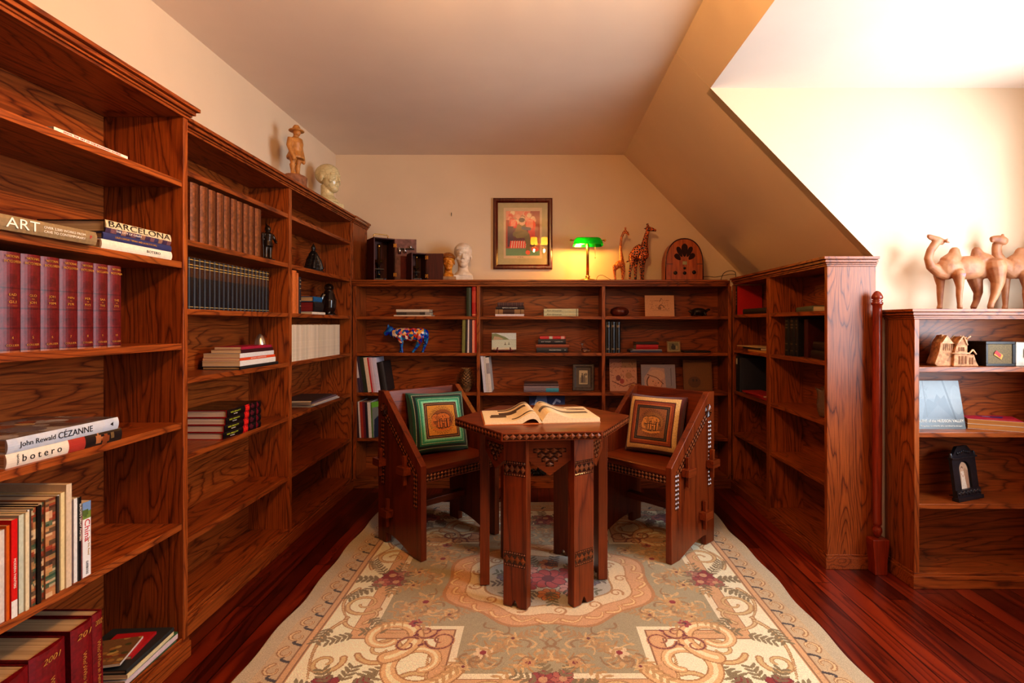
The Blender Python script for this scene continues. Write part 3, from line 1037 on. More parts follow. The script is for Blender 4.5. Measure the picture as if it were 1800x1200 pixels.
# bay one
pile('K', YS + 0.02, ZK[3], [
    (kx(691), kx(757), 0.15, 0.010, C(218, 196, 170), 'thin cream book at the foot of the three-book pile above the painted cow'),
    (kx(696), kx(754), 0.15, 0.020, C(58, 48, 42), 'dark grey book in the middle of the pile above the painted cow', dict(spine=[(0, 0.12, C(150, 140, 130)), (0.3, 0.7, C(96, 80, 66))])),
    (kx(695), kx(753), 0.15, 0.019, C(216, 196, 172), 'thick cream book topping the pile above the painted cow'),
])
row('K', [(820, 828, 0.205, C(54, 62, 40), 'dark green book standing at the end of the top shelf beside the red one'),
          (829.5, 837.5, 0.225, C(176, 30, 22), 'tall red book standing against the first divider', dict(spine=[(0.05, 0.08, C(220, 150, 100)), (0.45, 0.8, C(196, 70, 50))]))], ZK[3])
row('K', [(812, 817.5, 0.235, C(126, 122, 62), 'olive spined book, first of the upright group right of the painted cow', dict(hard=False, lean=-1)),
          (818.5, 821.5, 0.24, C(58, 44, 44), 'black spined book next to the olive one', dict(hard=False, lean=-1)),
          (821.5, 824.5, 0.245, C(224, 206, 196), 'white spined book between two dark ones', dict(hard=False, lean=-1)),
          (824.5, 829.5, 0.24, C(64, 48, 60), 'plum dark spined book next to the salmon one', dict(hard=False)),
          (830, 834.5, 0.235, C(226, 140, 112), 'salmon spined book near the first divider', dict(hard=False)),
          (834.5, 837.8, 0.24, C(200, 50, 36), 'orange-red thin book against the first divider', dict(hard=False))], ZK[2])
L3 = [(621.8, 624, .225, C(96, 110, 40), 'green and yellow spined magazine at the start of the leaning row beside the corner'), (624, 627.5, .262, C(30, 24, 24), 'black spined book second in the leaning row beside the corner'),
      (627.5, 631, .26, C(120, 84, 70), 'brown patterned spine third in the leaning row'), (631, 635.5, .258, C(210, 200, 196), 'white topped book fourth in the leaning row'),
      (635.5, 640, .256, C(60, 46, 60), 'dark plum spine fifth in the leaning row'), (640, 647, .252, C(46, 52, 34), 'dark green spine in the leaning row before the cream one'),
      (647, 653.5, .25, C(224, 200, 172), 'broad cream spine in the leaning row'), (653.5, 656, .25, C(200, 34, 34), 'thin bright red spine in the leaning row'),
      (656, 659, .25, C(206, 160, 168), 'thin pink spine after the red one in the leaning row'), (659, 662.5, .25, C(220, 196, 206), 'pale pink spine in the leaning row'),
      (662.5, 669.5, .248, C(214, 206, 222), 'white-lilac spine near the end of the leaning row')]
row('K', [(a, b, h, c, l, dict(hard=False, group='leaning row of books by the corner', spine=([(0, .4, C(70, 50, 70)), (.4, 1, c)] if 'white topped' in l else None))) for a, b, h, c, l in L3], ZK[1], lean=8)
row('K', [(670, 682, .215, C(40, 32, 32), 'black hardback leaning at the end of the row beside the chair back', dict(lean=9))], ZK[1])
L4 = [(621.5, 627, .26, C(214, 196, 180), 'pale pink spine, first of the lower upright books beside the corner'), (627, 632, .258, C(60, 34, 40), 'dark maroon spine second of the lower upright books'),
      (632, 635, .258, C(216, 208, 200), 'thin white spine third of the lower upright books'), (635, 640, .256, C(170, 56, 34), 'rust red spine of the lower upright books'),
      (640, 644, .256, C(110, 34, 50), 'burgundy spine of the lower upright books'), (644, 648.5, .254, C(40, 32, 44), 'black spine next to the burgundy one, lower upright books'),
      (648.5, 653.5, .254, C(226, 214, 200), 'broad white spine of the lower upright books')]
row('K', [(a, b, h, c, l, dict(hard=False, group='lower upright books by the corner')) for a, b, h, c, l in L4], ZK[0], lean=3)
mcv = Canvas(24, 36, C(120, 120, 110))
mcv.rect(0, 1, 0.85, 1, C(110, 170, 50)).poly([(0.05, 0), (1, 0), (1, 0.5), (0.75, 0.62), (0.4, 0.62), (0.1, 0.5)], C(38, 40, 60)).ell(0.5, 0.74, 0.16, 0.12, C(190, 130, 100)).ell(0.5, 0.82, 0.17, 0.07, C(60, 40, 30)).poly([(0.45, 0.62), (0.6, 0.62), (0.55, 0.3)], C(220, 215, 210))
mk_book(stand('K', YS + 0.004, kx(654.2), ZK[0], 3, yaw=-24), 0.008, 0.19, 0.252, C(110, 160, 60), 'magazine turned to show a suited man on its green topped cover', hard=False, cover=mcv, cat='magazine', name='magazine')

# bay two
def titled(col):
    return [(0.25, 0.75, col)]
pile('K', YS + 0.03, ZK[3], [
    (kx(870), kx(921), 0.15, 0.016, C(220, 206, 206), 'white book at the foot of the pile topped by a dark patterned book'),
    (kx(870), kx(921), 0.15, 0.034, C(150, 112, 72), 'tan book with a dark title block under the dark patterned book', dict(spine=[(0.32, 0.72, C(70, 40, 26)), (0.1, 0.13, C(110, 70, 40)), (0.87, 0.9, C(110, 70, 40))])),
    (kx(871), kx(921), 0.14, 0.019, C(36, 24, 28), 'black titled book above the tan one', dict(texts=[('SIMON SCHAMA', 0.010, white_ink, 0.5, 'v', 0.11)])),
    (kx(874), kx(920), 0.14, 0.030, C(58, 36, 40), 'dark patterned book topping the four-book pile above the small seascape', dict(spine=[(k / 12, k / 12 + 0.04, C(90, 60, 56)) for k in range(12)])),
])
for k, w in enumerate(('lower', 'upper')):
    pile('K', YS + 0.03, ZK[3] + k * 0.0275, [(kx(956), kx(1017), 0.16, 0.027, C(200, 196, 158), '%s of the two pale green books lettered in italics' % w,
         dict(group='two pale green books', spine=[(0.30, 0.31, C(150, 140, 110)), (0.04, 0.06, C(150, 140, 110))], texts=[('Kurt Grossman', 0.016, black_ink, 0.70, 'v', 0.105, 0.5, 0.3), ('CORNING', 0.007, gold_ink, 0.2, 'v', 0.05)]))])
pile('K', YS + 0.03, ZK[2], [
    (kx(943), kx(998), 0.17, 0.036, C(46, 44, 46), 'dark grey titled book at the foot of the red topped pile', dict(texts=[('MASTERWORKS', 0.011, white_ink, 0.4, 'v', 0.085), ('3D', 0.01, white_ink, 0.08, 'v')])),
    (kx(942), kx(1001), 0.18, 0.022, C(150, 74, 46), 'brown thin book lying on the dark grey titled one', dict(pages=C(220, 190, 170))),
    (kx(946), kx(995), 0.15, 0.038, C(38, 32, 36), 'black book with a figure on its spine under the red striped book', dict(texts=[('AMY TAYLOR', 0.008, white_ink, 0.72, 'v', 0.07), ('CLEOPATRA', 0.008, white_ink, 0.25, 'v', 0.06)])),
    (kx(949), kx(994), 0.14, 0.020, C(196, 52, 54), 'red spined book with a pale label topping the middle pile', dict(spine=[(0.5, 0.62, C(190, 190, 170)), (0.02, 0.18, C(214, 160, 150))])),
])
row('K', [(850.5, 855.5, .262, C(212, 206, 214), 'white binder leaning against the first divider', dict(hard=False, lean=5.5)), (855.5, 859, .258, C(206, 196, 186), 'thin white volume between the leaning white binder and catalogue', dict(hard=False, lean=5.5)),
          (859, 865, .25, C(220, 206, 194), 'white catalogue with faint titles leaning last beside the first divider', dict(hard=False, lean=5.5, spine=[(0.55, 0.85, C(160, 150, 150))]))], ZK[1])
pile('K', YS + 0.03, ZK[1], [
    (kx(920.5), kx(982.5), 0.17, 0.026, C(126, 106, 112), 'grey book with a bright blue stripe at the foot of the low pile', dict(spine=[(0.0, 0.36, C(60, 150, 170)), (0.36, 1, C(122, 108, 116))])),
    (kx(920.5), kx(982.5), 0.17, 0.014, C(150, 126, 128), 'pale mauve book in the middle of the low pile', dict(pages=C(226, 210, 206))),
    (kx(921), kx(982), 0.17, 0.018, C(84, 60, 62), 'dark brown book topping the low pile beside the framed couple'),
])
# leaning pictures -----------------------------------------------------------
def leaning(name, label, cat, cv, w, h, th, x, y, z, tilt=10, yaw=0, back=C(90, 70, 55), mat=None, group=None):
    M = Matrix.Translation((x, y, z)) @ Matrix.Rotation(R(yaw), 4, 'Z') @ Matrix.Rotation(R(-tilt), 4, 'X')
    o = plate(cv, w, h, th, back).build(name, mat or print_matte)
    o.matrix_basis = M
    return tag(o, label, cat, group)

sea = Canvas(50, 42, C(206, 212, 206))
sea.rect(0, 1, 0, 0.6, C(196, 200, 178)).rect(0, 1, 0, 0.12, C(214, 202, 176)).poly([(0, 0.58), (0, 0.95), (0.18, 0.97), (0.36, 0.86), (0.55, 0.76), (0.72, 0.6)], C(128, 138, 96)).poly([(0.05, 0.58), (0.1, 0.8), (0.3, 0.76), (0.5, 0.62)], C(190, 160, 128))
sea.line([(0, 0.58), (1, 0.6)], 0.012, C(170, 170, 150)).line([(0.55, 0.42), (0.55, 0.3)], 0.012, C(90, 80, 70)).line([(0.7, 0.44), (0.7, 0.32)], 0.012, C(90, 80, 70)).ell(0.55, 0.3, 0.05, 0.02, C(80, 70, 60)).ell(0.7, 0.32, 0.05, 0.02, C(80, 70, 60)).speck(0.06)
leaning('seascape_card', 'small unframed seascape with cliffs and two sailboats, standing on a red easel', 'picture', sea, kx(907, 3.88) - kx(864, 3.88), 0.125, 0.004, kx(886, 3.88), 3.875, ZK[2] + 0.0185, 14, 3)
es = thing('tabletop_easel', 'small dark red easel holding the seascape with cliffs', 'easel', (kx(886, 3.87), 3.87, ZK[2]))
rl = plain('dark_red_lacquer', C(96, 22, 18), 0.35)
MB().box(-0.075, 0.075, -0.022, 0.003, 0.008, 0.018).build('ledge', rl, es, 0.002)
for s in (-1, 1):
    MB().tube([(s * 0.055, -0.02, 0.004), (s * 0.05, -0.024, 0.018), (s * 0.045, -0.02, 0.036)], [0.007, 0.006, 0.004], 8).build('scroll_foot', rl, es)
    MB().box(s * 0.045 - 0.005, s * 0.045 + 0.005, -0.018, 0.0, 0.0, 0.009).build('foot', rl, es, 0.001)
MB().tube([(0, 0.03, 0.012), (0, 0.075, 0.003)], 0.004, 8).build('back_leg', rl, es)
MB().box(-0.008, 0.008, 0.003, 0.034, 0.008, 0.014).build('rail', rl, es, 0.001)


def mitred(mb, w, h, fr, y0, y1, rnd):
    """four-sided frame moulding with mitred corners and a rounded face towards y0"""
    prof = [(0.0, y1), (0.0, y0 + rnd), (rnd * 0.4, y0 + rnd * 0.25), (rnd, y0), (fr * 0.62, y0), (fr * 0.85, y0 + rnd * 0.6), (fr, y0 + rnd), (fr, y1)]
    loops = [[(-w / 2 + d, y, d), (w / 2 - d, y, d), (w / 2 - d, y, h - d), (-w / 2 + d, y, h - d)] for d, y in prof]
    n = len(loops)
    b = len(mb.v)
    for lp_ in loops:
        mb.v += lp_
    for i in range(n):
        i2 = (i + 1) % n
        for k in range(4):
            k2 = (k + 1) % 4
            mb.poly([b + i * 4 + k, b + i * 4 + k2, b + i2 * 4 + k2, b + i2 * 4 + k])


def frame_picture(name, label, cat, w, h, fr, th, x, y, z, tilt, yaw, cv, mat, mat_w=0.0, fmat=None, glass=None, stand_leg=True, lip=None):
    """photo frame: four-sided moulding, picture, glass, easel back"""
    M = Matrix.Translation((x, y, z)) @ Matrix.Rotation(R(yaw), 4, 'Z') @ Matrix.Rotation(R(-tilt), 4, 'X')
    t = thing(name, label, cat, M=M)
    mb = MB()
    mitred(mb, w, h, fr, 0, th, min(fr, th) * 0.35)
    mb.build('moulding', fmat, t)
    p = plate(cv, w - 2 * fr, h - 2 * fr, th * 0.3).xf(Matrix.Translation((0, th * 0.55, fr)))
    p.build('picture', print_matte, t)
    if glass:
        g = MB().box(-w / 2 + fr, w / 2 - fr, th * 0.36, th * 0.42, fr, h - fr)
        g.build('glass', glass, t)
    if stand_leg:
        a = R(tilt)
        dz = h * 0.6
        MB().prism([(th, dz), (th, dz - 0.01), (th + h * 0.30, 0.004 + (th + h * .3) * math.tan(-a) * 0.0), (th + h * 0.32, 0.008)], 0, -w * 0.12, w * 0.12).build('easel_back', iron_m, t)
    return t


gl_m = glassy('picture_glass', ior=1.45)
cp = Canvas(40, 52, C(150, 130, 100))
cp.rect(0, 1, 0, 1, C(64, 52, 46)).rect(0.2, 0.8, 0.16, 0.86, C(196, 176, 140)).rect(0.24, 0.76, 0.2, 0.5, C(150, 130, 100))
for sx in (0.42, 0.56):
    cp.ell(sx, 0.66, 0.035, 0.035, C(60, 48, 40)).poly([(sx - 0.06, 0.62), (sx + 0.06, 0.62), (sx + 0.08, 0.24), (sx - 0.08, 0.24)], C(74, 62, 54) if sx < 0.5 else C(110, 96, 82))
cp.ell(0.42, 0.7, 0.06, 0.015, C(40, 32, 28)).ell(0.68, 0.66, 0.09, 0.07, C(120, 104, 84)).speck(0.1)
frame_picture('photo_frame', 'dark grey frame with an old photograph of two standing people, on the back bookcase', 'picture frame', 0.158, 0.196, 0.026, 0.014, kx(1025, 3.88), 3.865, ZK[1] + 0.001, 10, -6, cp, None,
              fmat=plain('dark_grey_wood', C(66, 54, 50), 0.5, 0, 0.2, 60), glass=gl_m)
bl = Canvas(60, 50, C(52, 62, 110))
bl.ell(0.35, 0.7, 0.16, 0.5, C(150, 170, 214), 0.8).ell(0.12, 0.55, 0.12, 0.25, C(120, 150, 210), 0.7).line([(0.05, 0.6), (0.16, 0.7), (0.2, 0.86)], 0.03, C(200, 215, 236)).line([(0.6, 0.5), (0.66, 0.7)], 0.03, C(210, 220, 236)).line([(0.68, 0.78), (0.76, 0.88), (0.86, 0.84)], 0.03, C(190, 200, 226)).ell(0.85, 0.4, 0.2, 0.3, C(36, 42, 82), 0.7)
leaning('blue_picture_book', 'blue picture book with pale figures leaning behind the table, under the low pile', 'book', bl, kx(993, 3.9) - kx(930, 3.9), 0.292, 0.012, kx(961.5, 3.9), 3.86, ZK[0] + 0.001, 9)
# bay three
drw = Canvas(50, 38, C(206, 156, 120))
ink = C(84, 50, 40)
drw.line([(0.18, 0.74), (0.82, 0.76)], 0.008, ink, 0.6)
for k in range(46):
    x, y = 0.2 + 0.62 * rng.random(), 0.3 + 0.4 * rng.random()
    drw.line([(x, y), (x + 0.1 * (rng.random() - .5), y + 0.1 * (rng.random() - .5))], 0.007, ink, 0.5)
drw.line([(0.48, 0.5), (0.55, 0.56), (0.62, 0.5), (0.66, 0.42)], 0.015, ink).line([(0.25, 0.28), (0.85, 0.28)], 0.007, ink, 0.5).line([(0.5, 0.7), (0.56, 0.86), (0.6, 0.8)], 0.01, ink).ell(0.5, 0.4, 0.06, 0.08, ink, 0.5)
leaning('drawing_card', 'tan card with a pen drawing of an animal standing upright', 'card', drw, kx(1185.5, 3.86) - kx(1134, 3.86), 0.156, 0.004, kx(1160, 3.86), 3.86, ZK[3], 8)
g = MB().lathe([(0.004, 0), (0.040, 0.002), (0.060, 0.018), (0.065, 0.036), (0.058, 0.054), (0.036, 0.066), (0.012, 0.069), (0.003, 0.067)], 24)
for k in range(len(g.v)):
    x, y, z_ = g.v[k]
    a = math.atan2(y, x)
    f = 1 + 0.05 * math.cos(10 * a)
    g.v[k] = (x * f, y * f, z_)
o = g.build('carved_gourd', plain('reddish_brown_gourd', C(92, 40, 26), 0.3, 0, 0.25, 20))
o.location = (kx(1089, 3.85), 3.85, ZK[3])
tag(o, 'ribbed reddish-brown gourd on the top shelf beside the pen drawing', 'gourd')
tu = MB()
tu.ell((0, 0, 0.035), (0.062, 0.05, 0.03)).tube([(0.05, 0, 0.032), (0.075, 0, 0.05), (0.092, 0, 0.052)], [0.014, 0.011, 0.008]).tube([(-0.05, 0, 0.03), (-0.082, 0, 0.04)], [0.02, 0.004])
for sx in (-1, 1):
    for sy in (-1, 1):
        tu.tube([(sx * 0.035, sy * 0.03, 0.03), (sx * 0.045, sy * 0.042, 0.003)], [0.013, 0.009], 8)
tu.xf(Matrix.Diagonal((0.92, 0.92, 0.92, 1)))
o = tu.blob('polished_turtle', bronze_m, None, 0.0035, 3)
o.location = (kx(1228, 3.86), 3.86, ZK[3] + 0.003)
tag(o, 'dark polished low animal carving with a shiny back, right of the pen drawing', 'carving')
for k in range(3):
    def sp(cv):
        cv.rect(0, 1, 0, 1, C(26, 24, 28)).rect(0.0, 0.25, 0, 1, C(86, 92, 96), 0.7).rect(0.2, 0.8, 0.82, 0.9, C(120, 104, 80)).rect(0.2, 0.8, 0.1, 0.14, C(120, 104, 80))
    a = kx(1064.8 + k * 8.8)
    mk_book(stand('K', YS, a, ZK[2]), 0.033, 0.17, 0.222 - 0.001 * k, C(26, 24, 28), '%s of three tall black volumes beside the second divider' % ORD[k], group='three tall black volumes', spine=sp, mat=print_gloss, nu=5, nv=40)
pile('K', YS + 0.04, ZK[2], [
    (kx(1110), kx(1166), 0.16, 0.014, C(60, 70, 110), 'blue book at the foot of the red book pile', dict(pages=C(150, 150, 160))),
    (kx(1113), kx(1166), 0.15, 0.008, C(150, 150, 160), 'pale grey-blue thin book under the bright red book', dict(hard=False)),
    (kx(1120), kx(1159), 0.13, 0.034, C(176, 18, 40), 'bright red book in the pile beside the tiny framed picture', dict()),
    (kx(1119), kx(1160), 0.12, 0.016, C(50, 34, 32), 'dark brown book topping the bright red one', dict()),
])
tp = Canvas(24, 22, C(150, 136, 100))
tp.rect(0.1, 0.9, 0.12, 0.9, C(120, 110, 80)).ell(0.48, 0.42, 0.2, 0.24, C(60, 50, 42)).ell(0.44, 0.7, 0.1, 0.1, C(70, 56, 46)).ell(0.75, 0.4, 0.1, 0.2, C(160, 140, 100)).speck(0.2)
frame_picture('tiny_picture_frame', 'tiny square framed picture beside the bright red book pile', 'picture frame', 0.1, 0.082, 0.006, 0.008, kx(1185, 3.86), 3.86, ZK[2] + 0.001, 10, 3, tp, None,
              fmat=plain('pale_gilt_frame', C(150, 116, 76), 0.45, 0.2), stand_leg=False)
o = MB().box(-0.095, 0.095, -0.06, 0.06, 0, 0.013).build('black_folder', iron_m, bevel=0.002)
o.location = (kx(1222, 3.86), 3.86, ZK[2])
tag(o, 'flat black case lying right of the tiny framed picture', 'case')
c1 = Canvas(44, 60, C(196, 142, 118))
c1.rect(0, 0.45, 0.72, 1, C(170, 120, 104)).rect(0.45, 1, 0.72, 1, C(150, 112, 84))
for k in range(70):
    x, y = rng.random(), 0.1 + 0.85 * rng.random()
    c1.line([(x, y), (x + 0.16 * (rng.random() - .5), y + 0.12 * (rng.random() - .5))], 0.008, [C(96, 52, 44), C(150, 80, 60), C(120, 92, 60)][k % 3], 0.7)
c1.ell(0.32, 0.4, 0.09, 0.09, C(120, 56, 50)).ell(0.45, 0.3, 0.08, 0.08, C(156, 60, 54)).line([(0.1, 0.3), (0.5, 0.14), (0.9, 0.26)], 0.012, C(110, 52, 44)).ell(0.7, 0.48, 0.12, 0.1, C(168, 120, 90))
leaning('picture_book', 'pinkish picture book with small sketched figures, leaning first on the shelf behind the cushioned chair', 'book', c1, kx(1120, 3.87) - kx(1072, 3.87), 0.236, 0.01, kx(1096, 3.87), 3.865, ZK[1], 9)
c2 = Canvas(60, 46, C(150, 142, 158))
c2.rect(0, 1, 0, 1, C(150, 142, 158)).poly([(0.1, 0), (0.72, 0), (0.68, 0.85), (0.3, 0.9), (0.08, 0.5)], C(190, 156, 150)).ell(0.38, 0.32, 0.23, 0.32, C(96, 60, 52)).ell(0.39, 0.32, 0.21, 0.29, C(214, 160, 134)).ell(0.46, 0.6, 0.24, 0.2, C(206, 166, 148), 1, -0.35).line([(0.18, 0.62), (0.45, 0.5), (0.64, 0.26)], 0.014, C(110, 70, 60))
c2.ell(0.34, 0.36, 0.016, 0.02, C(50, 36, 32)).ell(0.49, 0.3, 0.016, 0.02, C(50, 36, 32)).line([(0.36, 0.22), (0.44, 0.2)], 0.01, C(150, 70, 60)).line([(0.87, 0.2), (0.87, 0.85)], 0.01, C(90, 86, 100)).line([(0.4, 0.28), (0.43, 0.3)], 0.012, C(190, 110, 90))
leaning('picture_book', 'grey picture book with a round face in a slanted hat on its cover', 'book', c2, kx(1188, 3.87) - kx(1127, 3.87), 0.192, 0.012, kx(1158, 3.87), 3.865, ZK[1] + 0.001, 9, 2)
c3 = Canvas(36, 46, C(112, 68, 20))
c3.rect(0.06, 0.94, 0.05, 0.95, C(120, 74, 22)).ell(0.38, 0.28, 0.22, 0.18, C(92, 52, 16)).ell(0.34, 0.34, 0.04, 0.05, C(60, 34, 12)).ell(0.46, 0.34, 0.03, 0.04, C(60, 34, 12)).speck(0.1)
leaning('picture_book', 'mustard brown picture book with a dim cover, leaning last before the corner', 'book', c3, kx(1252, 3.87) - kx(1202, 3.87), 0.226, 0.012, kx(1227, 3.87), 3.865, ZK[1] + 0.001, 9, -3)
# crystal bird, dried cone, iron ornament
glass_solid, nt_, b_ = newmat('cut_crystal')
b_.inputs['Transmission Weight'].default_value = 1.0
b_.inputs['Roughness'].default_value = 0.02
b_.inputs['Base Color'].default_value = (0.92, 0.92, 0.95, 1)
cb_ = MB()
cb_.ell((0, 0, 0.016), (0.026, 0.014, 0.014)).tube([(-0.012, 0, 0.02), (-0.022, 0, 0.042), (-0.016, 0, 0.06)], [0.008, 0.005, 0.006], 8).ell((-0.018, 0, 0.064), (0.012, 0.008, 0.009)).tube([(-0.026, 0, 0.064), (-0.04, 0, 0.06)], [0.004, 0.001], 6).tube([(0.02, 0, 0.016), (0.045, 0, 0.008)], [0.01, 0.003], 8)
o = cb_.build('crystal_bird', glass_solid)
o.location = (kx(1028, 3.86), 3.86, ZK[2] + 0.002)
tag(o, 'small clear crystal bird standing alone right of the red topped pile', 'ornament')
pc = MB()
for k in range(15):
    zz = 0.012 + k * 0.0105
    rr = 0.055 * math.sin(PI * (0.14 + 0.80 * (k / 14))) ** 0.8 + 0.008
    nk = 13
    for q in range(nk):
        a = 2 * PI * (q + 0.5 * (k % 2)) / nk
        c_, s_ = math.cos(a), math.sin(a)
        pc.quad([(c_ * rr * 0.5 - s_ * 0.011, s_ * rr * 0.5 + c_ * 0.011, zz - 0.008), (c_ * rr * 0.5 + s_ * 0.011, s_ * rr * 0.5 - c_ * 0.011, zz - 0.008), (c_ * (rr + 0.004) + s_ * 0.006, s_ * (rr + 0.004) - c_ * 0.006, zz + 0.008), (c_ * (rr + 0.014), s_ * (rr + 0.014), zz + 0.014), (c_ * (rr + 0.004) - s_ * 0.006, s_ * (rr + 0.004) + c_ * 0.006, zz + 0.008)])
pc.lathe([(0.02, 0.0), (0.036, 0.02), (0.042, 0.08), (0.03, 0.13), (0.006, 0.168)], 12)
o = pc.build('dried_artichoke', plain('dried_golden_bracts', C(150, 112, 72), 0.5, 0, 0.45, 90))
o.location = (kx(819, 3.83), 3.83, ZK[1])
tag(o, 'dried golden-brown pine cone shaped bloom standing behind the chair with the green cushion', 'dried flower')
ir = MB()
for k in range(11):
    a = 2 * PI * k / 11
    ir.tube([(0.0, 0, 0.012), (0.045 * math.cos(a), 0.03 * math.sin(a), 0.03 + 0.01 * math.sin(3 * a)), (0.062 * math.cos(a + .3), 0.04 * math.sin(a + .3), 0.012)], [0.006, 0.006, 0.010], 6)
ir.ell((0, 0, 0.016), (0.04, 0.03, 0.016)).tube([(0, 0, 0.02), (0.01, 0, 0.07)], [0.012, 0.004])
o = ir.build('iron_ornament', iron_m)
o.location = (kx(945, 3.82), 3.82, ZK[0] - 0.275 + 0.0)
tag(o, 'black openwork iron ornament glimpsed under the table on the lowest back shelf', 'ornament')

# ------------------------------------------------------------------ right bookcase contents (spines face -x)
XRS = XR + 0.015
def sp_tip(cv):
    cv.rect(0, 1, 0, 1, C(40, 24, 22))
    for k in range(5):
        cv.rect(0.2, 0.8, 0.35 + 0.1 * k, 0.4 + 0.1 * k, C(150, 120, 100))
rb = Canvas(2, 2, C(188, 26, 12))
mk_book(stand('R', XRS, 3.735, ZR[3]), 0.026, 0.175, 0.205, C(188, 26, 14), 'large bright red book standing flat side out at the corner end of the right bookcase', spine=sp_tip)
pile('R', XRS, ZR[3], [(3.60, 3.22, 0.14, 0.036, C(40, 30, 26), 'black spined book lying on the top shelf before the bright red book', dict(pages=C(206, 160, 120), yaw=0))])
o = MB().ell((0, 0, 0.045), (0.04, 0.04, 0.045)).lathe([(0.02, 0), (0.02, 0.01)], 12).build('wooden_sphere', plain('dark_red_wood', C(84, 34, 20), 0.3))
o.location = (XR + 0.12, 3.26, ZR[3] + 0.0365)
tag(o, 'dark round wooden ball on the lying black book, half hidden by the divider', 'ornament')
pile('R', XRS, ZR[2], [(3.52, 3.24, 0.13, 0.012, C(196, 140, 70), 'tan booklet at the foot of the paper pile on the right bookcase', dict(hard=False)), (3.60, 3.32, 0.13, 0.014, C(60, 40, 34), 'dark thin book in the middle of the paper pile on the right bookcase', dict(hard=False)),
     (3.66, 3.36, 0.14, 0.006, C(214, 176, 120), 'pale card topping the paper pile on the right bookcase', dict(hard=False, yaw=4))])
mk_book(stand('R', XRS, 3.735, ZR[1]), 0.03, 0.17, 0.245, C(30, 34, 38), 'black binder with a pale spine label near the corner of the right bookcase', spine=[(0.78, 0.93, C(190, 180, 160))])
mk_book(stand('R', XRS, 3.70, ZR[1]), 0.028, 0.17, 0.245, C(28, 32, 40), 'dark green-black binder second from the corner on the right bookcase')
mk_book(stand('R', XRS, 3.665, ZR[1], yaw=-6), 0.03, 0.19, 0.235, C(34, 36, 50), 'dark navy binder standing flat side out behind the red lying book', spine=[(0, 1, C(60, 66, 76))])
pile('R', XRS, ZR[1], [(3.56, 3.24, 0.14, 0.012, C(150, 24, 26), 'red pamphlet lying under another in front of the navy binder', dict(hard=False, pages=C(210, 150, 110))), (3.58, 3.28, 0.13, 0.010, C(170, 40, 40), 'upper red pamphlet in front of the navy binder', dict(hard=False, yaw=3))])
pile('R', XR + 0.01, ZR[3], [(3.08, 2.72, 0.16, 0.03, C(92, 100, 78), 'sage green book lying on the top shelf beside the end panel', dict(pages=C(206, 176, 136), yaw=-14, dp=0.02))])
def sp_dk(cv):
    cv.rect(0, 1, 0, 1, C(34, 30, 30))
    for w in (0.12, 0.3, 0.72, 0.8, 0.9):
        cv.rect(0.15, 0.85, w, w + 0.02, C(120, 100, 74))
for k in range(3):
    mk_book(stand('R', XRS + 0.03, 3.06 - k * 0.062, ZR[2]), 0.06 if k < 2 else 0.034, 0.15, 0.215, C(36, 30, 28) if k else C(40, 26, 22), '%s from the divider of the dark gilt volumes standing on the right bookcase' % ORD[k], group='dark gilt volumes', spine=sp_dk, mat=leather_m, nv=40)
mk_book(stand('R', XRS + 0.04, 2.86, ZR[2]), 0.045, 0.15, 0.205, C(70, 18, 16), 'large dark maroon volume behind the two lying dark books', mat=leather_m)
pile('R', XR + 0.01, ZR[2], [(2.80, 2.56, 0.13, 0.042, C(46, 32, 26), 'lower of two thick dark books lying near the end panel', dict(group='two thick dark books', mat=leather_m, pages=C(150, 104, 66), yaw=-8, dp=0.02)),
                             (2.80, 2.57, 0.13, 0.045, C(46, 32, 26), 'upper of two thick dark books lying near the end panel', dict(group='two thick dark books', mat=leather_m, pages=C(150, 104, 66), yaw=-11, dp=0.02))])
bw = MB()
prof = [(0.036, 0.0), (0.050, 0.006), (0.058, 0.03), (0.060, 0.07), (0.056, 0.105), (0.060, 0.13), (0.066, 0.142)]
seg = 48
for (r, z) in prof + [(r - 0.003, z) for r, z in prof[::-1][:-1]] + [(0.03, 0.006)]:
    for k in range(seg):
        a = 2 * PI * k / seg
        f = 1 + 0.07 * math.cos(8 * a) * min(1, z / 0.1)
        bw.v.append((r * f * math.cos(a), r * f * math.sin(a), z + (0.005 * math.cos(8 * a) if z > 0.12 else 0)))
nr = len(bw.v) // seg
for j in range(nr - 1):
    for k in range(seg):
        k2 = (k + 1) % seg
        bw.poly([j * seg + k, j * seg + k2, (j + 1) * seg + k2, (j + 1) * seg + k], None, True)
bw.poly(list(range(seg))[::-1])
bw.poly([(nr - 1) * seg + k for k in range(seg)])
o = bw.build('glass_bowl', glassy('thin_bowl_glass', C(236, 230, 214), ior=2.0, rough=0.08, milk=0.05))
o.location = (XR + 0.085, 2.66, ZR[1])
tag(o, 'clear fluted glass bowl on the third shelf of the right bookcase', 'bowl')
o = MB().ell((0, 0, 0.028), (0.03, 0.03, 0.028)).ell((0.012, 0.02, 0.07), (0.022, 0.022, 0.02)).build('glass_stoppers', glassy('amber_glass', C(230, 190, 110), milk=0.12))
o.location = (XR + 0.085, 2.66, ZR[1] + 0.012)
tag(o, 'amber glass pieces lying inside the clear fluted bowl', 'glass', None, None)

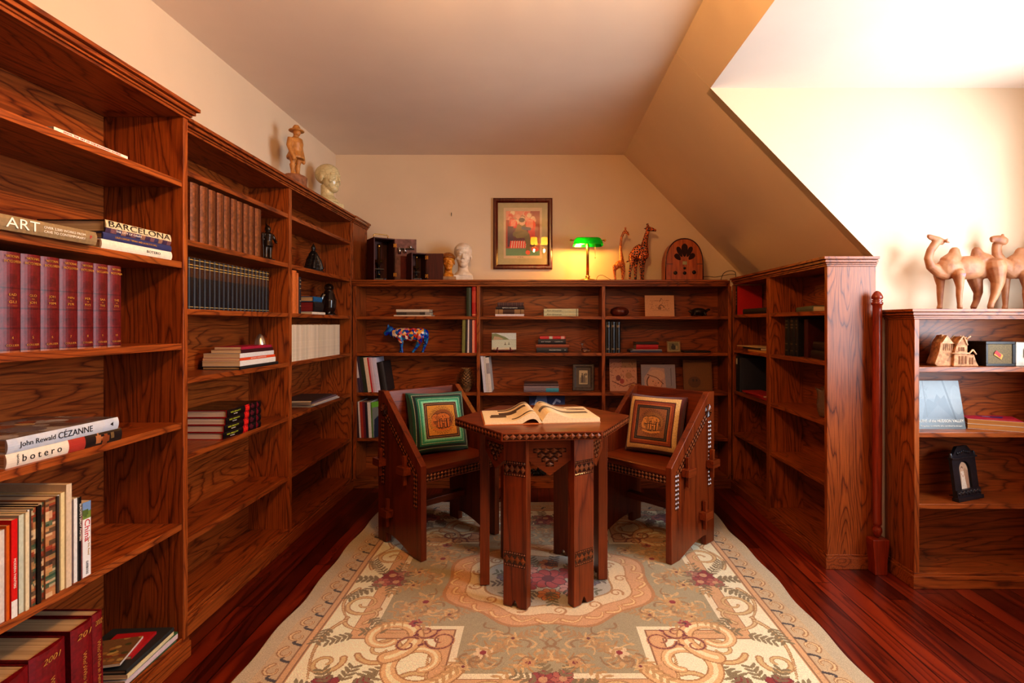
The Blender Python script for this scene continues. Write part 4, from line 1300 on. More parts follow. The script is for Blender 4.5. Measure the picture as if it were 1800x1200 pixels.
# ------------------------------------------------------------------ low bookcase contents
YL0 = YLOW
def lp(x, y, Y):
    return at(x, y, Y)
hv = Canvas(84, 84, C(190, 202, 206))
hv.rect(0, 1, 0.2, 0.62, C(168, 184, 194)).poly([(0.14, 0.22), (0.22, 0.5), (0.30, 0.62), (0.42, 0.55), (0.5, 0.72), (0.58, 0.62), (0.66, 0.7), (0.72, 0.45), (0.8, 0.22)], C(128, 146, 160)).poly([(0.2, 0.22), (0.5, 0.5), (0.76, 0.22)], C(150, 166, 178)).rect(0, 1, 0.0, 0.2, C(176, 190, 196))
hv.line([(0.24, 0.25), (0.24, 1)], 0.012, C(110, 122, 130)).line([(0.66, 1), (0.82, 0.2)], 0.02, C(96, 110, 120)).line([(0.06, 0.2), (0.08, 0.6), (0.02, 0.9)], 0.012, C(110, 120, 126)).line([(0.08, 0.55), (0.2, 0.9)], 0.008, C(120, 130, 136))
for k in range(26):
    x, y = 0.0 + 0.3 * rng.random(), 0.6 + 0.4 * rng.random()
    hv.line([(x, y), (x + 0.1 * (rng.random() - .5), y + 0.09 * rng.random())], 0.005, C(120, 130, 136), 0.7)
hv.ell(0.9, 0.6, 0.12, 0.3, C(214, 222, 226), 0.7)
hv.a = hv.a * 0.55
hw, hh = 0.222, 0.222
hx = lp(1658, 700, 2.43)[0]
hb = thing('picture_book', 'pale blue-grey book on Hudson valley ruins leaning at the end of the low bookcase', 'book', M=Matrix.Translation((1.742 + hw / 2, 2.425, ZL[1])) @ Matrix.Rotation(R(-12), 4, 'X'))
plate(hv, hw, hh, 0.018, C(200, 206, 210)).build('cover', print_gloss, hb)
letters(hb, 'RUINS of the HUDSON VALLEY', 0.018, (0.0, -0.001, 0.036), (1, 0, 0), (0, 0, 1), white_ink, 0.21, 'cover_lettering')
letters(hb, 'Forgotten landmarks of a vanished landscape', 0.008, (0.0, -0.001, 0.014), (1, 0, 0), (0, 0, 1), white_ink, 0.19, 'cover_lettering')
mcov = Canvas(40, 40, C(190, 26, 60))
mcov.poly([(0.2, 0.2), (0.5, 0.3), (0.75, 0.22), (0.6, 0.5), (0.3, 0.55)], C(70, 50, 120)).ell(0.55, 0.35, 0.08, 0.05, C(200, 190, 210)).line([(0.1, 0.75), (0.6, 0.8)], 0.02, C(220, 120, 60))
for k in range(2):
    M = Matrix.Translation((2.075, 2.375, ZL[1] + k * 0.0225)) @ Matrix.Rotation(R(-24), 4, 'Z') @ Matrix.Rotation(R(-90), 4, 'Y') @ Matrix.Rotation(R(0), 4, 'X')
    mk_book(Matrix.Translation((2.172, 2.368, ZL[1] + k * 0.0225)) @ Matrix.Rotation(R(62), 4, 'Z') @ Matrix.Rotation(R(-90), 4, 'Y') @ Matrix.Translation((0, 0, -0.15)), 0.022, 0.2, 0.17, C(222, 216, 208),
            ('upper magenta covered' if k else 'lower white spined') + ' paperback lying beside the pale valley book', hard=False, pages=C(190, 130, 66), cover=mcov if k else None)
fc = Canvas(44, 60, C(30, 28, 34))
arch = [(0.08, 0.0), (0.92, 0.0), (0.92, 0.62)] + [(0.5 + 0.42 * math.cos(a), 0.62 + 0.32 * math.sin(a)) for a in np.linspace(0, PI, 12)] + [(0.08, 0.62)]
fc.poly(arch, C(196, 160, 130)).poly([(0.5, 0.0), (0.92, 0.0), (0.92, 0.62), (0.7, 0.7)], C(160, 120, 96), 0.7).ell(0.42, 0.72, 0.09, 0.07, C(110, 70, 50)).ell(0.42, 0.69, 0.06, 0.06, C(214, 176, 150)).poly([(0.3, 0.62), (0.54, 0.62), (0.6, 0.34), (0.68, 0.0), (0.2, 0.0), (0.28, 0.34)], C(226, 206, 186)).line([(0.32, 0.55), (0.44, 0.42), (0.56, 0.5)], 0.02, C(206, 166, 140)).ell(0.66, 0.6, 0.1, 0.12, C(176, 140, 112)).speck(0.05)
bk = thing('ornate_photo_frame', 'black gabled frame with an arched portrait of a woman, on the low bookcase', 'picture frame',
           M=Matrix.Translation((lp(1697, 866, 2.43)[0], 2.41, ZL[0])) @ Matrix.Rotation(R(22), 4, 'Z') @ Matrix.Rotation(R(-7), 4, 'X'))
mb = MB()
W_, H_ = 0.17, 0.24
mb.box(-W_ / 2 - 0.006, W_ / 2 + 0.006, -0.012, 0.016, 0, 0.016)
mb.box(-W_ / 2, W_ / 2, -0.006, 0.014, 0.016, 0.048)
mb.box(-W_ / 2, -W_ / 2 + 0.045, 0, 0.014, 0.048, 0.185)
mb.box(W_ / 2 - 0.045, W_ / 2, 0, 0.014, 0.048, 0.185)
mb.box(-0.04, 0.04, 0, 0.014, 0.172, 0.185)
mb.box(-W_ / 2 - 0.004, W_ / 2 + 0.004, -0.008, 0.016, 0.185, 0.192)
mb.prism([(-W_ / 2, 0.192), (W_ / 2, 0.192), (W_ / 2 - 0.03, 0.222), (0.035, 0.24), (-0.035, 0.24), (-W_ / 2 + 0.03, 0.222)], 1, 0, 0.014)
for s in (-1, 1):
    mb.tube([(s * W_ / 2 * 0.97, 0.004, 0.192), (s * W_ / 2 * 0.97, 0.004, 0.212)], [0.009, 0.005], 8)
for k in range(13):
    mb.ell((-W_ / 2 + 0.012 + k * 0.0122, -0.007, 0.032 + 0.004 * (k % 2)), (0.007, 0.005, 0.008), 8, 5)
for k in range(7):
    mb.ell((-0.04 + k * 0.0135, -0.002, 0.208 + 0.008 * (1 - abs(k - 3) / 3)), (0.006, 0.004, 0.007), 8, 5)
pa = [(0.0405, 0.048), (0.0405, 0.13)] + [(0.0405 * math.cos(a), 0.13 + 0.0425 * math.sin(a)) for a in np.linspace(0, PI, 14)][1:-1] + [(-0.0405, 0.13), (-0.0405, 0.048)]
for s in (-1, 1):
    tri = [(s * 0.0405, 0.13)] + [(s * 0.0405 * math.cos(a), 0.13 + 0.0425 * math.sin(a)) for a in np.linspace(0, PI / 2, 8)] + [(0, 0.1725), (s * 0.0405, 0.1725)]
    mb.prism(tri if s > 0 else tri[::-1], 1, 0.001, 0.014)
mb.build('carved_surround', plain('black_carved_frame', C(30, 29, 36), 0.35, 0.1, 0.3, 120), bk, 0.0012)
plate(fc, 0.083, 0.128, 0.003).xf(Matrix.Translation((0, 0.009, 0.046))).build('portrait', print_matte, bk)
MB().box(-0.02, 0.02, 0.016, 0.07, 0.004, 0.012).build('easel_back', iron_m, bk)
# clay house
ch = MB()
sh = C(0, 0, 0)
hl = thing('clay_house', 'small unglazed clay house with steep gables on the low bookcase', 'model house', M=Matrix.Translation((lp(1676, 645, 2.43)[0], 2.43, ZL[2])) @ Matrix.Rotation(R(0), 4, 'Z'))
clay = plain('unglazed_clay', C(170, 122, 86), 0.8, 0, 0.22, 55, 0.5)
k_ = 0.00048                                         # metres per step of the close look taken of it (steps of 200/1091 px)
def hp(cx, cy):
    return ((cx - 415) * k_, (462 - cy) * k_)
wl = MB()
wl.prism([hp(205, 440), hp(225, 462), hp(370, 462), hp(372, 335), hp(390, 245), hp(262, 235), hp(245, 330)], 1, -0.02, 0.035)
wl.prism([hp(365, 462), hp(505, 462), hp(505, 345), hp(488, 330), hp(486, 262), hp(450, 180), hp(395, 255), hp(372, 340)], 1, -0.032, 0.03)
wl.prism([hp(500, 462), hp(612, 462), hp(590, 420), hp(568, 350), hp(505, 350)], 1, -0.026, 0.02)
wl.prism([hp(488, 345), hp(530, 345), hp(530, 215), hp(520, 180), hp(490, 200)], 1, -0.012, 0.016)
wl.build('walls', clay, hl, 0.002)
rf = MB()
rf.prism([hp(262, 245), hp(272, 238), hp(318, 170), hp(372, 240), hp(392, 250)], 1, -0.024, 0.04)
rf.prism([hp(294, 200), hp(318, 175), hp(316, 164), hp(296, 166)], 1, -0.005, 0.01)
for p, q in ((hp(385, 265), hp(452, 176)), (hp(452, 176), hp(492, 262)), (hp(500, 350), hp(542, 305)), (hp(542, 305), hp(573, 350)), (hp(484, 205), hp(520, 178)), (hp(345, 340), hp(508, 340))):
    rf.tube([(p[0], -0.034, p[1]), (q[0], -0.034, q[1])], 0.0036, 6)
    rf.tube([(p[0], 0.02, p[1]), (q[0], 0.02, q[1])], 0.0036, 6)
rf.build('roof', plain('clay_roof', C(190, 148, 112), 0.8, 0, 0.18, 50, 0.4), hl)
dk = MB()
for cx in (410, 432, 452):
    (a0, b0), (a1, b1) = hp(cx, 320), hp(cx + 13, 282)
    dk.box(a0, a1, -0.0335, -0.031, b0, b1)
for cx in (412, 440, 470):
    (a0, b0), (a1, b1) = hp(cx, 440), hp(cx + 16, 365)
    dk.box(a0, a1, -0.0335, -0.031, b0, b1)
for cx in (522, 545):
    (a0, b0), (a1, b1) = hp(cx, 445), hp(cx + 13, 380)
    dk.box(a0, a1, -0.0275, -0.025, b0, b1)
for cx in range(285, 365, 18):
    (a0, b0), (a1, b1) = hp(cx, 315), hp(cx + 5, 255)
    dk.box(a0, a1, -0.0215, -0.019, b0, b1)
dk.build('windows', plain('clay_shadowed_openings', C(120, 76, 48), 0.9), hl)
# little trunk
tk = thing('small_trunk', 'olive box with a red sticker and bright metal clasp on the low bookcase', 'box', M=Matrix.Translation((lp(1733, 640, 2.40)[0], 2.40, ZL[2])) @ Matrix.Rotation(R(-2), 4, 'Z'))
olive = plain('olive_cloth_covering', C(98, 78, 38), 0.6, 0, 0.15, 150)
MB().box(0.0, 0.125, 0, 0.1, 0.004, 0.107).build('body', olive, tk, 0.003)
mb = MB()
for (x0, x1, z0, z1) in ((-0.002, 0.127, -0.0, 0.012), (-0.002, 0.127, 0.1, 0.112), (-0.002, 0.008, 0.012, 0.1), (0.115, 0.13, 0.012, 0.1)):
    mb.box(x0, x1, -0.003, 0.103, z0, z1)
mb.build('dark_edging', iron_m, tk, 0.0015)
MB().box(0.1305, 0.24, -0.002, 0.1, 0.0, 0.109).build('metal_end', plain('pale_metal', C(190, 184, 170), 0.3, 0.6, 0.2, 12), tk, 0.003)
MB().box(0.165, 0.18, -0.010, -0.0025, 0.04, 0.08).tube([(0.172, -0.01, 0.07), (0.172, -0.014, 0.058), (0.172, -0.01, 0.046)], 0.004, 8).build('clasp', plain('chrome', C(220, 220, 220), 0.12, 1.0, 0.02), tk, 0.001)
stc = MB()
stc.quad([(0.033, -0.0032, 0.052), (0.066, -0.0032, 0.030), (0.074, -0.0032, 0.050), (0.044, -0.0032, 0.070)], C(206, 140, 40))
stc.quad([(0.034, -0.0036, 0.060), (0.060, -0.0036, 0.038), (0.066, -0.0036, 0.052), (0.044, -0.0036, 0.072)], C(180, 26, 20))
stc.build('sticker', print_matte, tk)
# ------------------------------------------------------------------ rug
RXC, RYC, RH = 0.048, 2.41, 1.033
GC, CREAM, BEIGE, SAGE, GOLD, RED_, DKV = C(190, 174, 144), C(246, 230, 196), C(212, 166, 118), C(166, 153, 120), C(176, 122, 62), C(142, 26, 30), C(52, 40, 42)
NR = 640
rc = Canvas(NR, NR, CREAM)
sx, sy = (rc.u - 0.5) * 2 * RH, (rc.w - 0.5) * 2 * RH
ax, ay = np.abs(sx), np.abs(sy)
mx = np.maximum(ax, ay)


def cross(e):
    return ((ax < 0.665 + e) & (ay < 0.38 + e)) | ((ax < 0.33 + e) & (ay < 0.655 + e))


rc.put(cross(0.085), C(150, 104, 62))
rc.put(cross(0.080), BEIGE)
rc.put(cross(0.030), C(150, 104, 62))
rc.put(cross(0.025), C(236, 220, 186))
rc.put(cross(0.0), SAGE)
nz = np.zeros_like(sx)
for k in range(14):
    fx_, fy_, ph = rng.normal(0, 9, 1)[0], rng.normal(0, 9, 1)[0], rng.random() * 6
    nz += np.sin(fx_ * sx + fy_ * sy + ph)
rc.put((mx > 0.865), BEIGE)
rc.put((mx > 0.868) & (mx < 0.874), C(150, 110, 70))
rc.put((mx > 0.895), C(150, 110, 70))
rc.put((mx > 0.900), C(198, 172, 134))
rc.put((mx > 0.978), GC)


def U(x, y):
    return (x / (2 * RH) + 0.5, y / (2 * RH) + 0.5)


def sweep(pts, wd, col, al=1.0, sym=(1, 1)):
    for qx in ((1, -1) if sym[0] else (1,)):
        for qy in ((1, -1) if sym[1] else (1,)):
            p = np.array([U(qx * x, qy * y) for x, y in pts])
            lo, hi = p.min(0) - 0.02, p.max(0) + 0.02
            i0, i1 = max(0, int(lo[0] * NR)), min(NR, int(hi[0] * NR) + 1)
            j0, j1 = max(0, int(lo[1] * NR)), min(NR, int(hi[1] * NR) + 1)
            if i1 <= i0 or j1 <= j0:
                continue
            uu, vv = rc.u[j0:j1, i0:i1], rc.w[j0:j1, i0:i1]
            mk = np.zeros(uu.shape, bool)
            ws = np.linspace(wd, wd * 0.45, len(p)) / (2 * RH)
            for (a, b), w_ in zip(p, ws):
                mk |= (uu - a) ** 2 + (vv - b) ** 2 < w_ * w_
            m3 = (mk * al)[..., None]
            rc.a[j0:j1, i0:i1] = rc.a[j0:j1, i0:i1] * (1 - m3) + np.array(col) * m3


def spiral(cx, cy, r0, r1, a0, turns, wd, col, al=1.0, sym=(1, 1), n=70):
    a = a0 + np.linspace(0, turns * 2 * PI, n)
    r = np.linspace(r0, r1, n)
    sweep(list(zip(cx + r * np.cos(a), cy + r * np.sin(a))), wd, col, al, sym)


def curve(pts, wd, col, al=1.0, sym=(1, 1), n=40):
    """quadratic arc through three points"""
    (x0, y0), (x1, y1), (x2, y2) = pts
    t = np.linspace(0, 1, n)
    cx, cy = 2 * x1 - (x0 + x2) / 2, 2 * y1 - (y0 + y2) / 2
    sweep(list(zip((1 - t) ** 2 * x0 + 2 * t * (1 - t) * cx + t * t * x2, (1 - t) ** 2 * y0 + 2 * t * (1 - t) * cy + t * t * y2)), wd, col, al, sym)


def blot(x, y, rx, ry, col, al=1.0, rot=0.0, sym=(1, 1)):
    for qx in ((1, -1) if sym[0] else (1,)):
        for qy in ((1, -1) if sym[1] else (1,)):
            u, w = U(qx * x, qy * y)
            ru, rw = rx / (2 * RH), ry / (2 * RH)
            m = max(ru, rw) + 0.003
            i0, i1, j0, j1 = max(0, int((u - m) * NR)), min(NR, int((u + m) * NR) + 1), max(0, int((w - m) * NR)), min(NR, int((w + m) * NR) + 1)
            if i1 <= i0 or j1 <= j0:
                continue
            du, dw = rc.u[j0:j1, i0:i1] - u, rc.w[j0:j1, i0:i1] - w
            c, n = math.cos(rot * qx * qy), math.sin(rot * qx * qy)
            mk = ((du * c + dw * n) / ru) ** 2 + ((dw * c - du * n) / rw) ** 2 <= 1
            m3 = (mk * al)[..., None]
            rc.a[j0:j1, i0:i1] = rc.a[j0:j1, i0:i1] * (1 - m3) + np.array(col) * m3


def flower(x, y, r, col, hub, n=7, sym=(1, 1), line=None):
    for k in range(n):
        a = 2 * PI * k / n + 0.3
        if line:
            blot(x + r * 0.62 * math.cos(a), y + r * 0.62 * math.sin(a), r * 0.45, r * 0.36, line, 1, a, sym)
        blot(x + r * 0.62 * math.cos(a), y + r * 0.62 * math.sin(a), r * 0.40, r * 0.30, col, 1, a, sym)
    blot(x, y, r * 0.34, r * 0.34, hub, 1, 0, sym)


def leaves(x, y, a, n, ln, col, sym=(1, 1)):
    for k in range(n):
        t = k / max(1, n - 1)
        px_, py_ = x + ln * t * math.cos(a), y + ln * t * math.sin(a)
        for s in (-1, 1):
            b = a + s * 0.9
            blot(px_ + 0.016 * math.cos(b), py_ + 0.016 * math.sin(b), 0.019, 0.0065, col, 0.9, b, sym)
    sweep([(x + ln * t * math.cos(a), y + ln * t * math.sin(a)) for t in np.linspace(0, 1, 24)], 0.003, col, 0.9, sym)


OLV, TAN, PEACH = C(128, 112, 76), C(196, 158, 104), C(214, 164, 118)
# running vine in the outer band, on all four sides
for side in range(4):
    for k in range(20):
        s0 = -0.93 + k * 0.096
        for q, (dx, dy) in enumerate(((0.0, 0.0),)):
            r_ = 0.033
            a_ = np.linspace(0.4, 5.2, 34)
            rr = np.linspace(r_, r_ * 0.35, 34)
            pts = [(s0 + rr[i] * math.cos(a_[i]), 0.932 + rr[i] * math.sin(a_[i])) for i in range(34)]
            st = [(s0 + 0.044 + 0.04 * t, 0.903 + 0.056 * t + 0.012 * math.sin(6 * t)) for t in np.linspace(0, 1, 20)]
            bl_ = [(s0 + 0.04, 0.957), (s0 - 0.01, 0.966)]
            for P, w_, c_ in ((pts, 0.0095, C(158, 110, 62)), (pts, 0.0045, C(226, 198, 150)), (st, 0.0065, DKV)):
                Q = [(x, y) if side == 0 else (-x, -y) if side == 1 else (y, -x) if side == 2 else (-y, x) for x, y in P]
                sweep(Q, w_, c_, 0.9, (0, 0))
# big scrolls in the cream border
for (cx, cy, r0, a0, tr) in ((0.765, 0.215, 0.085, 2.6, -1.35), (0.60, 0.525, 0.085, 0.4, 1.35), (0.775, 0.60, 0.06, 3.6, -1.2), (0.215, 0.765, 0.085, 2.2, 1.35), (0.46, 0.72, 0.07, 4.2, 1.3)):
    spiral(cx, cy, r0, r0 * 0.2, a0, tr, 0.0135, C(176, 130, 78))
    spiral(cx, cy, r0, r0 * 0.2, a0, tr, 0.0075, C(214, 182, 126))
for pts in (((0.83, 0.09), (0.855, 0.2), (0.80, 0.32)), ((0.80, 0.32), (0.74, 0.40), (0.52, 0.43)), ((0.80, 0.34), (0.845, 0.48), (0.80, 0.68)), ((0.09, 0.83), (0.2, 0.855), (0.32, 0.80)), ((0.32, 0.80), (0.40, 0.72), (0.43, 0.52)), ((0.44, 0.83), (0.6, 0.84), (0.70, 0.78)),
            ((0.72, 0.36), (0.69, 0.30), (0.72, 0.26))):
    curve(pts, 0.011, C(176, 130, 78))
    curve(pts, 0.005, C(220, 190, 138))
for (x, y, a) in ((0.80, 0.10, 1.0), (0.70, 0.33, 2.4), (0.74, 0.44, 0.5), (0.84, 0.40, 1.4), (0.55, 0.62, 0.6), (0.82, 0.80, 2.4), (0.10, 0.80, 0.5), (0.33, 0.72, 0.3), (0.44, 0.80, 0.2), (0.62, 0.40, 0.2), (0.52, 0.83, 0.1)):
    leaves(x, y, a, 5, 0.08, OLV)
# corner cartouche: one broad curl over the notch of the field
for (cx, cy, r, a0, t_n) in ((0.455, 0.60, 0.135, 2.9, -1.15), (0.60, 0.455, 0.12, 1.8, 1.1)):
    spiral(cx, cy, r, r * 0.3, a0, t_n, 0.034, C(168, 120, 66), 1, (1, 1), 110)
    spiral(cx, cy, r, r * 0.3, a0, t_n, 0.028, C(222, 180, 126), 1, (1, 1), 110)
    spiral(cx, cy, r, r * 0.3, a0, t_n, 0.010, C(244, 222, 178), 1, (1, 1), 110)
for (cx, cy, r, a0, t) in ((0.40, 0.47, 0.06, 0.2, 1.2), (0.47, 0.42, 0.045, 3.0, -1.2), (0.52, 0.50, 0.05, 4.0, 1.0)):
    spiral(cx, cy, r, r * 0.25, a0, t, 0.009, C(196, 142, 92))
    spiral(cx, cy, r, r * 0.25, a0, t, 0.004, C(120, 50, 46))
flower(0.52, 0.36, 0.028, C(160, 60, 60), C(90, 20, 28), 6)
for (x, y) in ((0.44, 0.45), (0.47, 0.50), (0.42, 0.41), (0.50, 0.44)):
    blot(x, y, 0.012, 0.006, C(120, 34, 40), 1, 0.6)
# corner bouquets
for (x, y, r, c_) in ((0.735, 0.715, 0.052, RED_), (0.665, 0.755, 0.046, C(170, 84, 60)), (0.71, 0.785, 0.04, C(120, 30, 34)), (0.79, 0.735, 0.036, C(176, 120, 96)), (0.62, 0.70, 0.03, RED_), (0.60, 0.78, 0.036, C(190, 130, 90))):
    flower(x, y, r, c_, C(96, 20, 26), 7, (1, 1), C(90, 24, 28))
for a in np.linspace(0, 6.0, 9):
    leaves(0.70 + 0.07 * math.cos(a), 0.745 + 0.06 * math.sin(a), a, 4, 0.06, OLV)
# bouquets at the middle of each side
for (x, y) in ((0.715, 0.0), (0.0, 0.715)):
    sm = (1, 0) if y == 0 else (0, 1)
    for k, (dx, dy, r, c_) in enumerate(((0.0, 0.03, 0.05, RED_), (-0.03, -0.03, 0.045, C(150, 60, 54)), (0.035, -0.035, 0.04, C(178, 96, 78)), (-0.05, 0.045, 0.032, C(170, 110, 90)))):
        flower(x + dx, y + dy, r, c_, C(196, 150, 110), 7, sm, C(96, 24, 30))
    for a in np.linspace(0, 6.2, 8):
        leaves(x + 0.06 * math.cos(a), y + 0.06 * math.sin(a), a, 4, 0.07, OLV, sm)
# sprigs scattered over the sage field
for (x, y, r, c_, h) in ((0.515, 0.20, 0.05, TAN, RED_), (0.24, 0.545, 0.045, C(222, 196, 156), RED_), (0.40, 0.30, 0.03, C(190, 150, 96), C(120, 60, 40)), (0.60, 0.06, 0.03, TAN, C(120, 60, 40)), (0.08, 0.60, 0.034, C(196, 150, 100), C(130, 40, 40)), (0.14, 0.46, 0.026, TAN, C(110, 50, 40)),
                           (0.30, 0.62, 0.02, C(206, 170, 120), C(120, 30, 36)), (0.56, 0.31, 0.026, TAN, C(120, 60, 40))):
    for k in range(9):
        a = 2 * PI * k / 9 + x * 9
        curve(((x, y), (x + 0.6 * r * math.cos(a), y + 0.6 * r * math.sin(a)), (x + 1.5 * r * math.cos(a + .5), y + 1.5 * r * math.sin(a + .5))), 0.0065, C(176, 132, 78) if k % 2 else C(214, 180, 124))
    flower(x, y, r * 0.8, c_, h, 6)
    leaves(x + r, y + r * 0.4, 0.8, 4, 0.08, C(190, 150, 96))
    leaves(x - r, y - r * 0.4, 3.6, 4, 0.07, C(178, 140, 92))
for k in range(150):                                       # fine gold sprays strewn over the field
    x, y = 0.62 * rng.random(), 0.62 * rng.random()
    if not ((x < 0.63 and y < 0.34) or (x < 0.30 and y < 0.62)) or (x / 0.47) ** 2 + (y / 0.385) ** 2 < 1.1:
        continue
    a = 6.28 * rng.random()
    curve(((x, y), (x + 0.03 * math.cos(a), y + 0.03 * math.sin(a)), (x + 0.055 * math.cos(a + .8), y + 0.055 * math.sin(a + .8))), 0.006, [C(190, 146, 88), C(214, 178, 124), C(150, 116, 76)][k % 3], 0.85)
    if k % 3 == 0:
        blot(x, y, 0.010, 0.008, C(206, 168, 118), 0.9, a)
# centre medallion: wreath of gold leaves round a floral disc
med = np.sqrt((sx / 0.47) ** 2 + (sy / 0.385) ** 2) * (1 + 0.05 * np.cos(8 * np.arctan2(sy, sx)))
rc.put(med < 1.0, C(184, 132, 80))
rc.put(med < 0.965, PEACH)
rc.put(med < 0.80, C(190, 140, 88))
rc.put(med < 0.785, C(230, 206, 166))
rc.put(med < 0.62, C(176, 134, 84))
rc.put(med < 0.60, C(184, 176, 160))
for k in range(26):
    a = 2 * PI * k / 26
    x, y = 0.47 * 0.88 * math.cos(a), 0.385 * 0.88 * math.sin(a)
    curve(((x, y), (x + 0.05 * math.cos(a + 1.2), y + 0.045 * math.sin(a + 1.2)), (x + 0.085 * math.cos(a + 1.9), y + 0.06 * math.sin(a + 1.9))), 0.013, C(196, 140, 84), 1, (0, 0))
    curve(((x, y), (x + 0.05 * math.cos(a + 1.2), y + 0.045 * math.sin(a + 1.2)), (x + 0.085 * math.cos(a + 1.9), y + 0.06 * math.sin(a + 1.9))), 0.006, C(232, 196, 140), 1, (0, 0))
    if k % 2 == 0:
        spiral(0.47 * 0.70 * math.cos(a), 0.385 * 0.70 * math.sin(a), 0.03, 0.008, a, 1.2, 0.006, C(190, 140, 90), 1, (0, 0), 30)
for (x, y, r, c_) in ((0.0, 0.0, 0.085, C(176, 70, 72)), (0.11, 0.06, 0.06, C(150, 40, 48)), (-0.11, -0.06, 0.06, C(150, 40, 48)), (0.10, -0.09, 0.055, C(206, 150, 140)), (-0.10, 0.09, 0.055, C(206, 150, 140)), (0.19, -0.02, 0.045, C(120, 110, 120)), (-0.19, 0.02, 0.045, C(120, 110, 120)), (0.0, -0.14, 0.05, C(196, 120, 60)), (0.0, 0.14, 0.05, C(196, 120, 60))):
    flower(x, y, r, c_, C(110, 24, 36), 8, (0, 0), C(92, 30, 40))
for a in np.linspace(0, 6.2, 14):
    leaves(0.15 * math.cos(a), 0.12 * math.sin(a), a, 5, 0.09, C(110, 104, 74) if a % 0.9 < .45 else C(96, 84, 76), (0, 0))
rc.a *= (1 + 0.022 * np.clip(nz / 4, -1, 1))[..., None]
rc.speck(0.10)
rc.a = np.clip(rc.a * 1.08, 0, 1)
P = []
us = np.linspace(-RH, RH, NR + 1)
me = bpy.data.meshes.new('rug')
gx, gy = np.meshgrid(us, us)
edge = np.clip((np.abs(gx) - 0.9) / 0.13, 0, 1)
edy = np.clip((np.abs(gy) - 0.9) / 0.13, 0, 1)
wx = np.sign(gx) * edge * (0.004 * np.sin(gy * 7 + np.sign(gx)) + 0.004 * np.sin(gy * 17.0 + 2))
wy = np.sign(gy) * edy * 0.004 * np.sin(gx * 5)
rip = 0.0016 * np.sin(gy * 9 + 0.6 * np.sin(gx * 4)) + 0.002 * edge * (1 + np.sin(gy * 16 + 1))
co = np.stack([gx + wx, gy + wy, 0.0105 + rip * (1 - 0.0 * edge)], -1).reshape(-1, 3)
n1 = NR + 1
jj, ii = np.meshgrid(np.arange(NR), np.arange(NR), indexing='ij')
fa = np.stack([jj * n1 + ii, jj * n1 + ii + 1, (jj + 1) * n1 + ii + 1, (jj + 1) * n1 + ii], -1).reshape(-1, 4)
# woven edge: a skirt down to the floor
per = np.concatenate([np.arange(n1), np.arange(1, n1) * n1 + NR, NR * n1 + np.arange(NR - 1, -1, -1), np.arange(NR - 1, 0, -1) * n1])
low = co[per].copy()
low[:, 2] = 0.0008
low[:, :2] *= 1.003
base = len(co)
k = np.arange(len(per))
k2 = (k + 1) % len(per)
sk = np.stack([per[k], base + k, base + k2, per[k2]], -1)
co = np.concatenate([co, low])
fa_all = np.concatenate([fa, sk])
me.vertices.add(len(co))
me.vertices.foreach_set('co', co.astype(np.float32).ravel())
me.loops.add(fa_all.size)
me.loops.foreach_set('vertex_index', fa_all.astype(np.int32).ravel())
me.polygons.add(len(fa_all))
me.polygons.foreach_set('loop_start', (np.arange(len(fa_all)) * 4).astype(np.int32))
me.polygons.foreach_set('use_smooth', np.ones(len(fa_all), bool))
me.update(calc_edges=True)
ca = me.color_attributes.new('Col', 'BYTE_COLOR', 'CORNER')
fcol = np.concatenate([rc.a.reshape(-1, 3), np.tile(np.array(C(186, 172, 140)), (len(sk), 1))])
fcol = np.concatenate([fcol, np.ones((len(fcol), 1))], 1).astype(np.float32)
ca.data.foreach_set('color_srgb', np.repeat(fcol, 4, axis=0).ravel())
rug = bpy.data.objects.new('rug', me)
COL.objects.link(rug)
me.materials.append(rug_m)
rug.location = (RXC, RYC, 0)
tag(rug, 'cream and sage floral rug with scroll border lying under the hexagonal table', 'rug')
RZ = 0.0135                                           # height of the pile

# ------------------------------------------------------------------ hexagonal table
TX, TY, TROT, TH = 0.026, 2.42, R(5.4), 0.746
tb = thing('hexagonal_table', 'dark carved hexagonal table on six board legs, with an open book on it', 'table', (TX, TY, RZ), TROT)
Ht = TH - RZ
RT, RL = 0.40, 0.287
hexp = [(RT * math.cos(R(60 * k)), RT * math.sin(R(60 * k))) for k in range(6)]
MB().prism(hexp, 2, Ht - 0.034, Ht).build('tabletop', mah_x, tb, 0.002)


def pyramids(mb, cells, nrm_depth=0.004):
    """chip-carved relief: each cell is four corner points and the way out"""
    for q, d in cells:
        q = [Vector(p) for p in q]
        c = sum(q, Vector()) / 4 + Vector(d) * nrm_depth
        for i in range(4):
            mb.quad([q[i], q[(i + 1) % 4], c])


def diamonds(mb, o, ex, ez, out, n, w, h, depth=0.004):
    depth *= 1.15
    """row of n carved lozenges, each w x h, from corner o along ex"""
    o, ex, ez, out = Vector(o), Vector(ex), Vector(ez), Vector(out)
    for k in range(n):
        c = o + ex * (w * (k + 0.5)) + ez * (h / 2)
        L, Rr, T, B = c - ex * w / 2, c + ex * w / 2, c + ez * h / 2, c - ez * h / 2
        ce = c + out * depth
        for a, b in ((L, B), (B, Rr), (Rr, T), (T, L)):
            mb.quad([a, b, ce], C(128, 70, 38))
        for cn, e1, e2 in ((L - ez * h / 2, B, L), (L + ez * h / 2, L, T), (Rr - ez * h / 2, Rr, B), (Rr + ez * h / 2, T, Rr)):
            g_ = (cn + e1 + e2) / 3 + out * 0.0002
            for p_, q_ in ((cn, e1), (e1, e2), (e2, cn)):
                mb.quad([p_, q_, g_], C(58, 27, 14))  # recess triangles coloured darker, painting in the shade of the carving


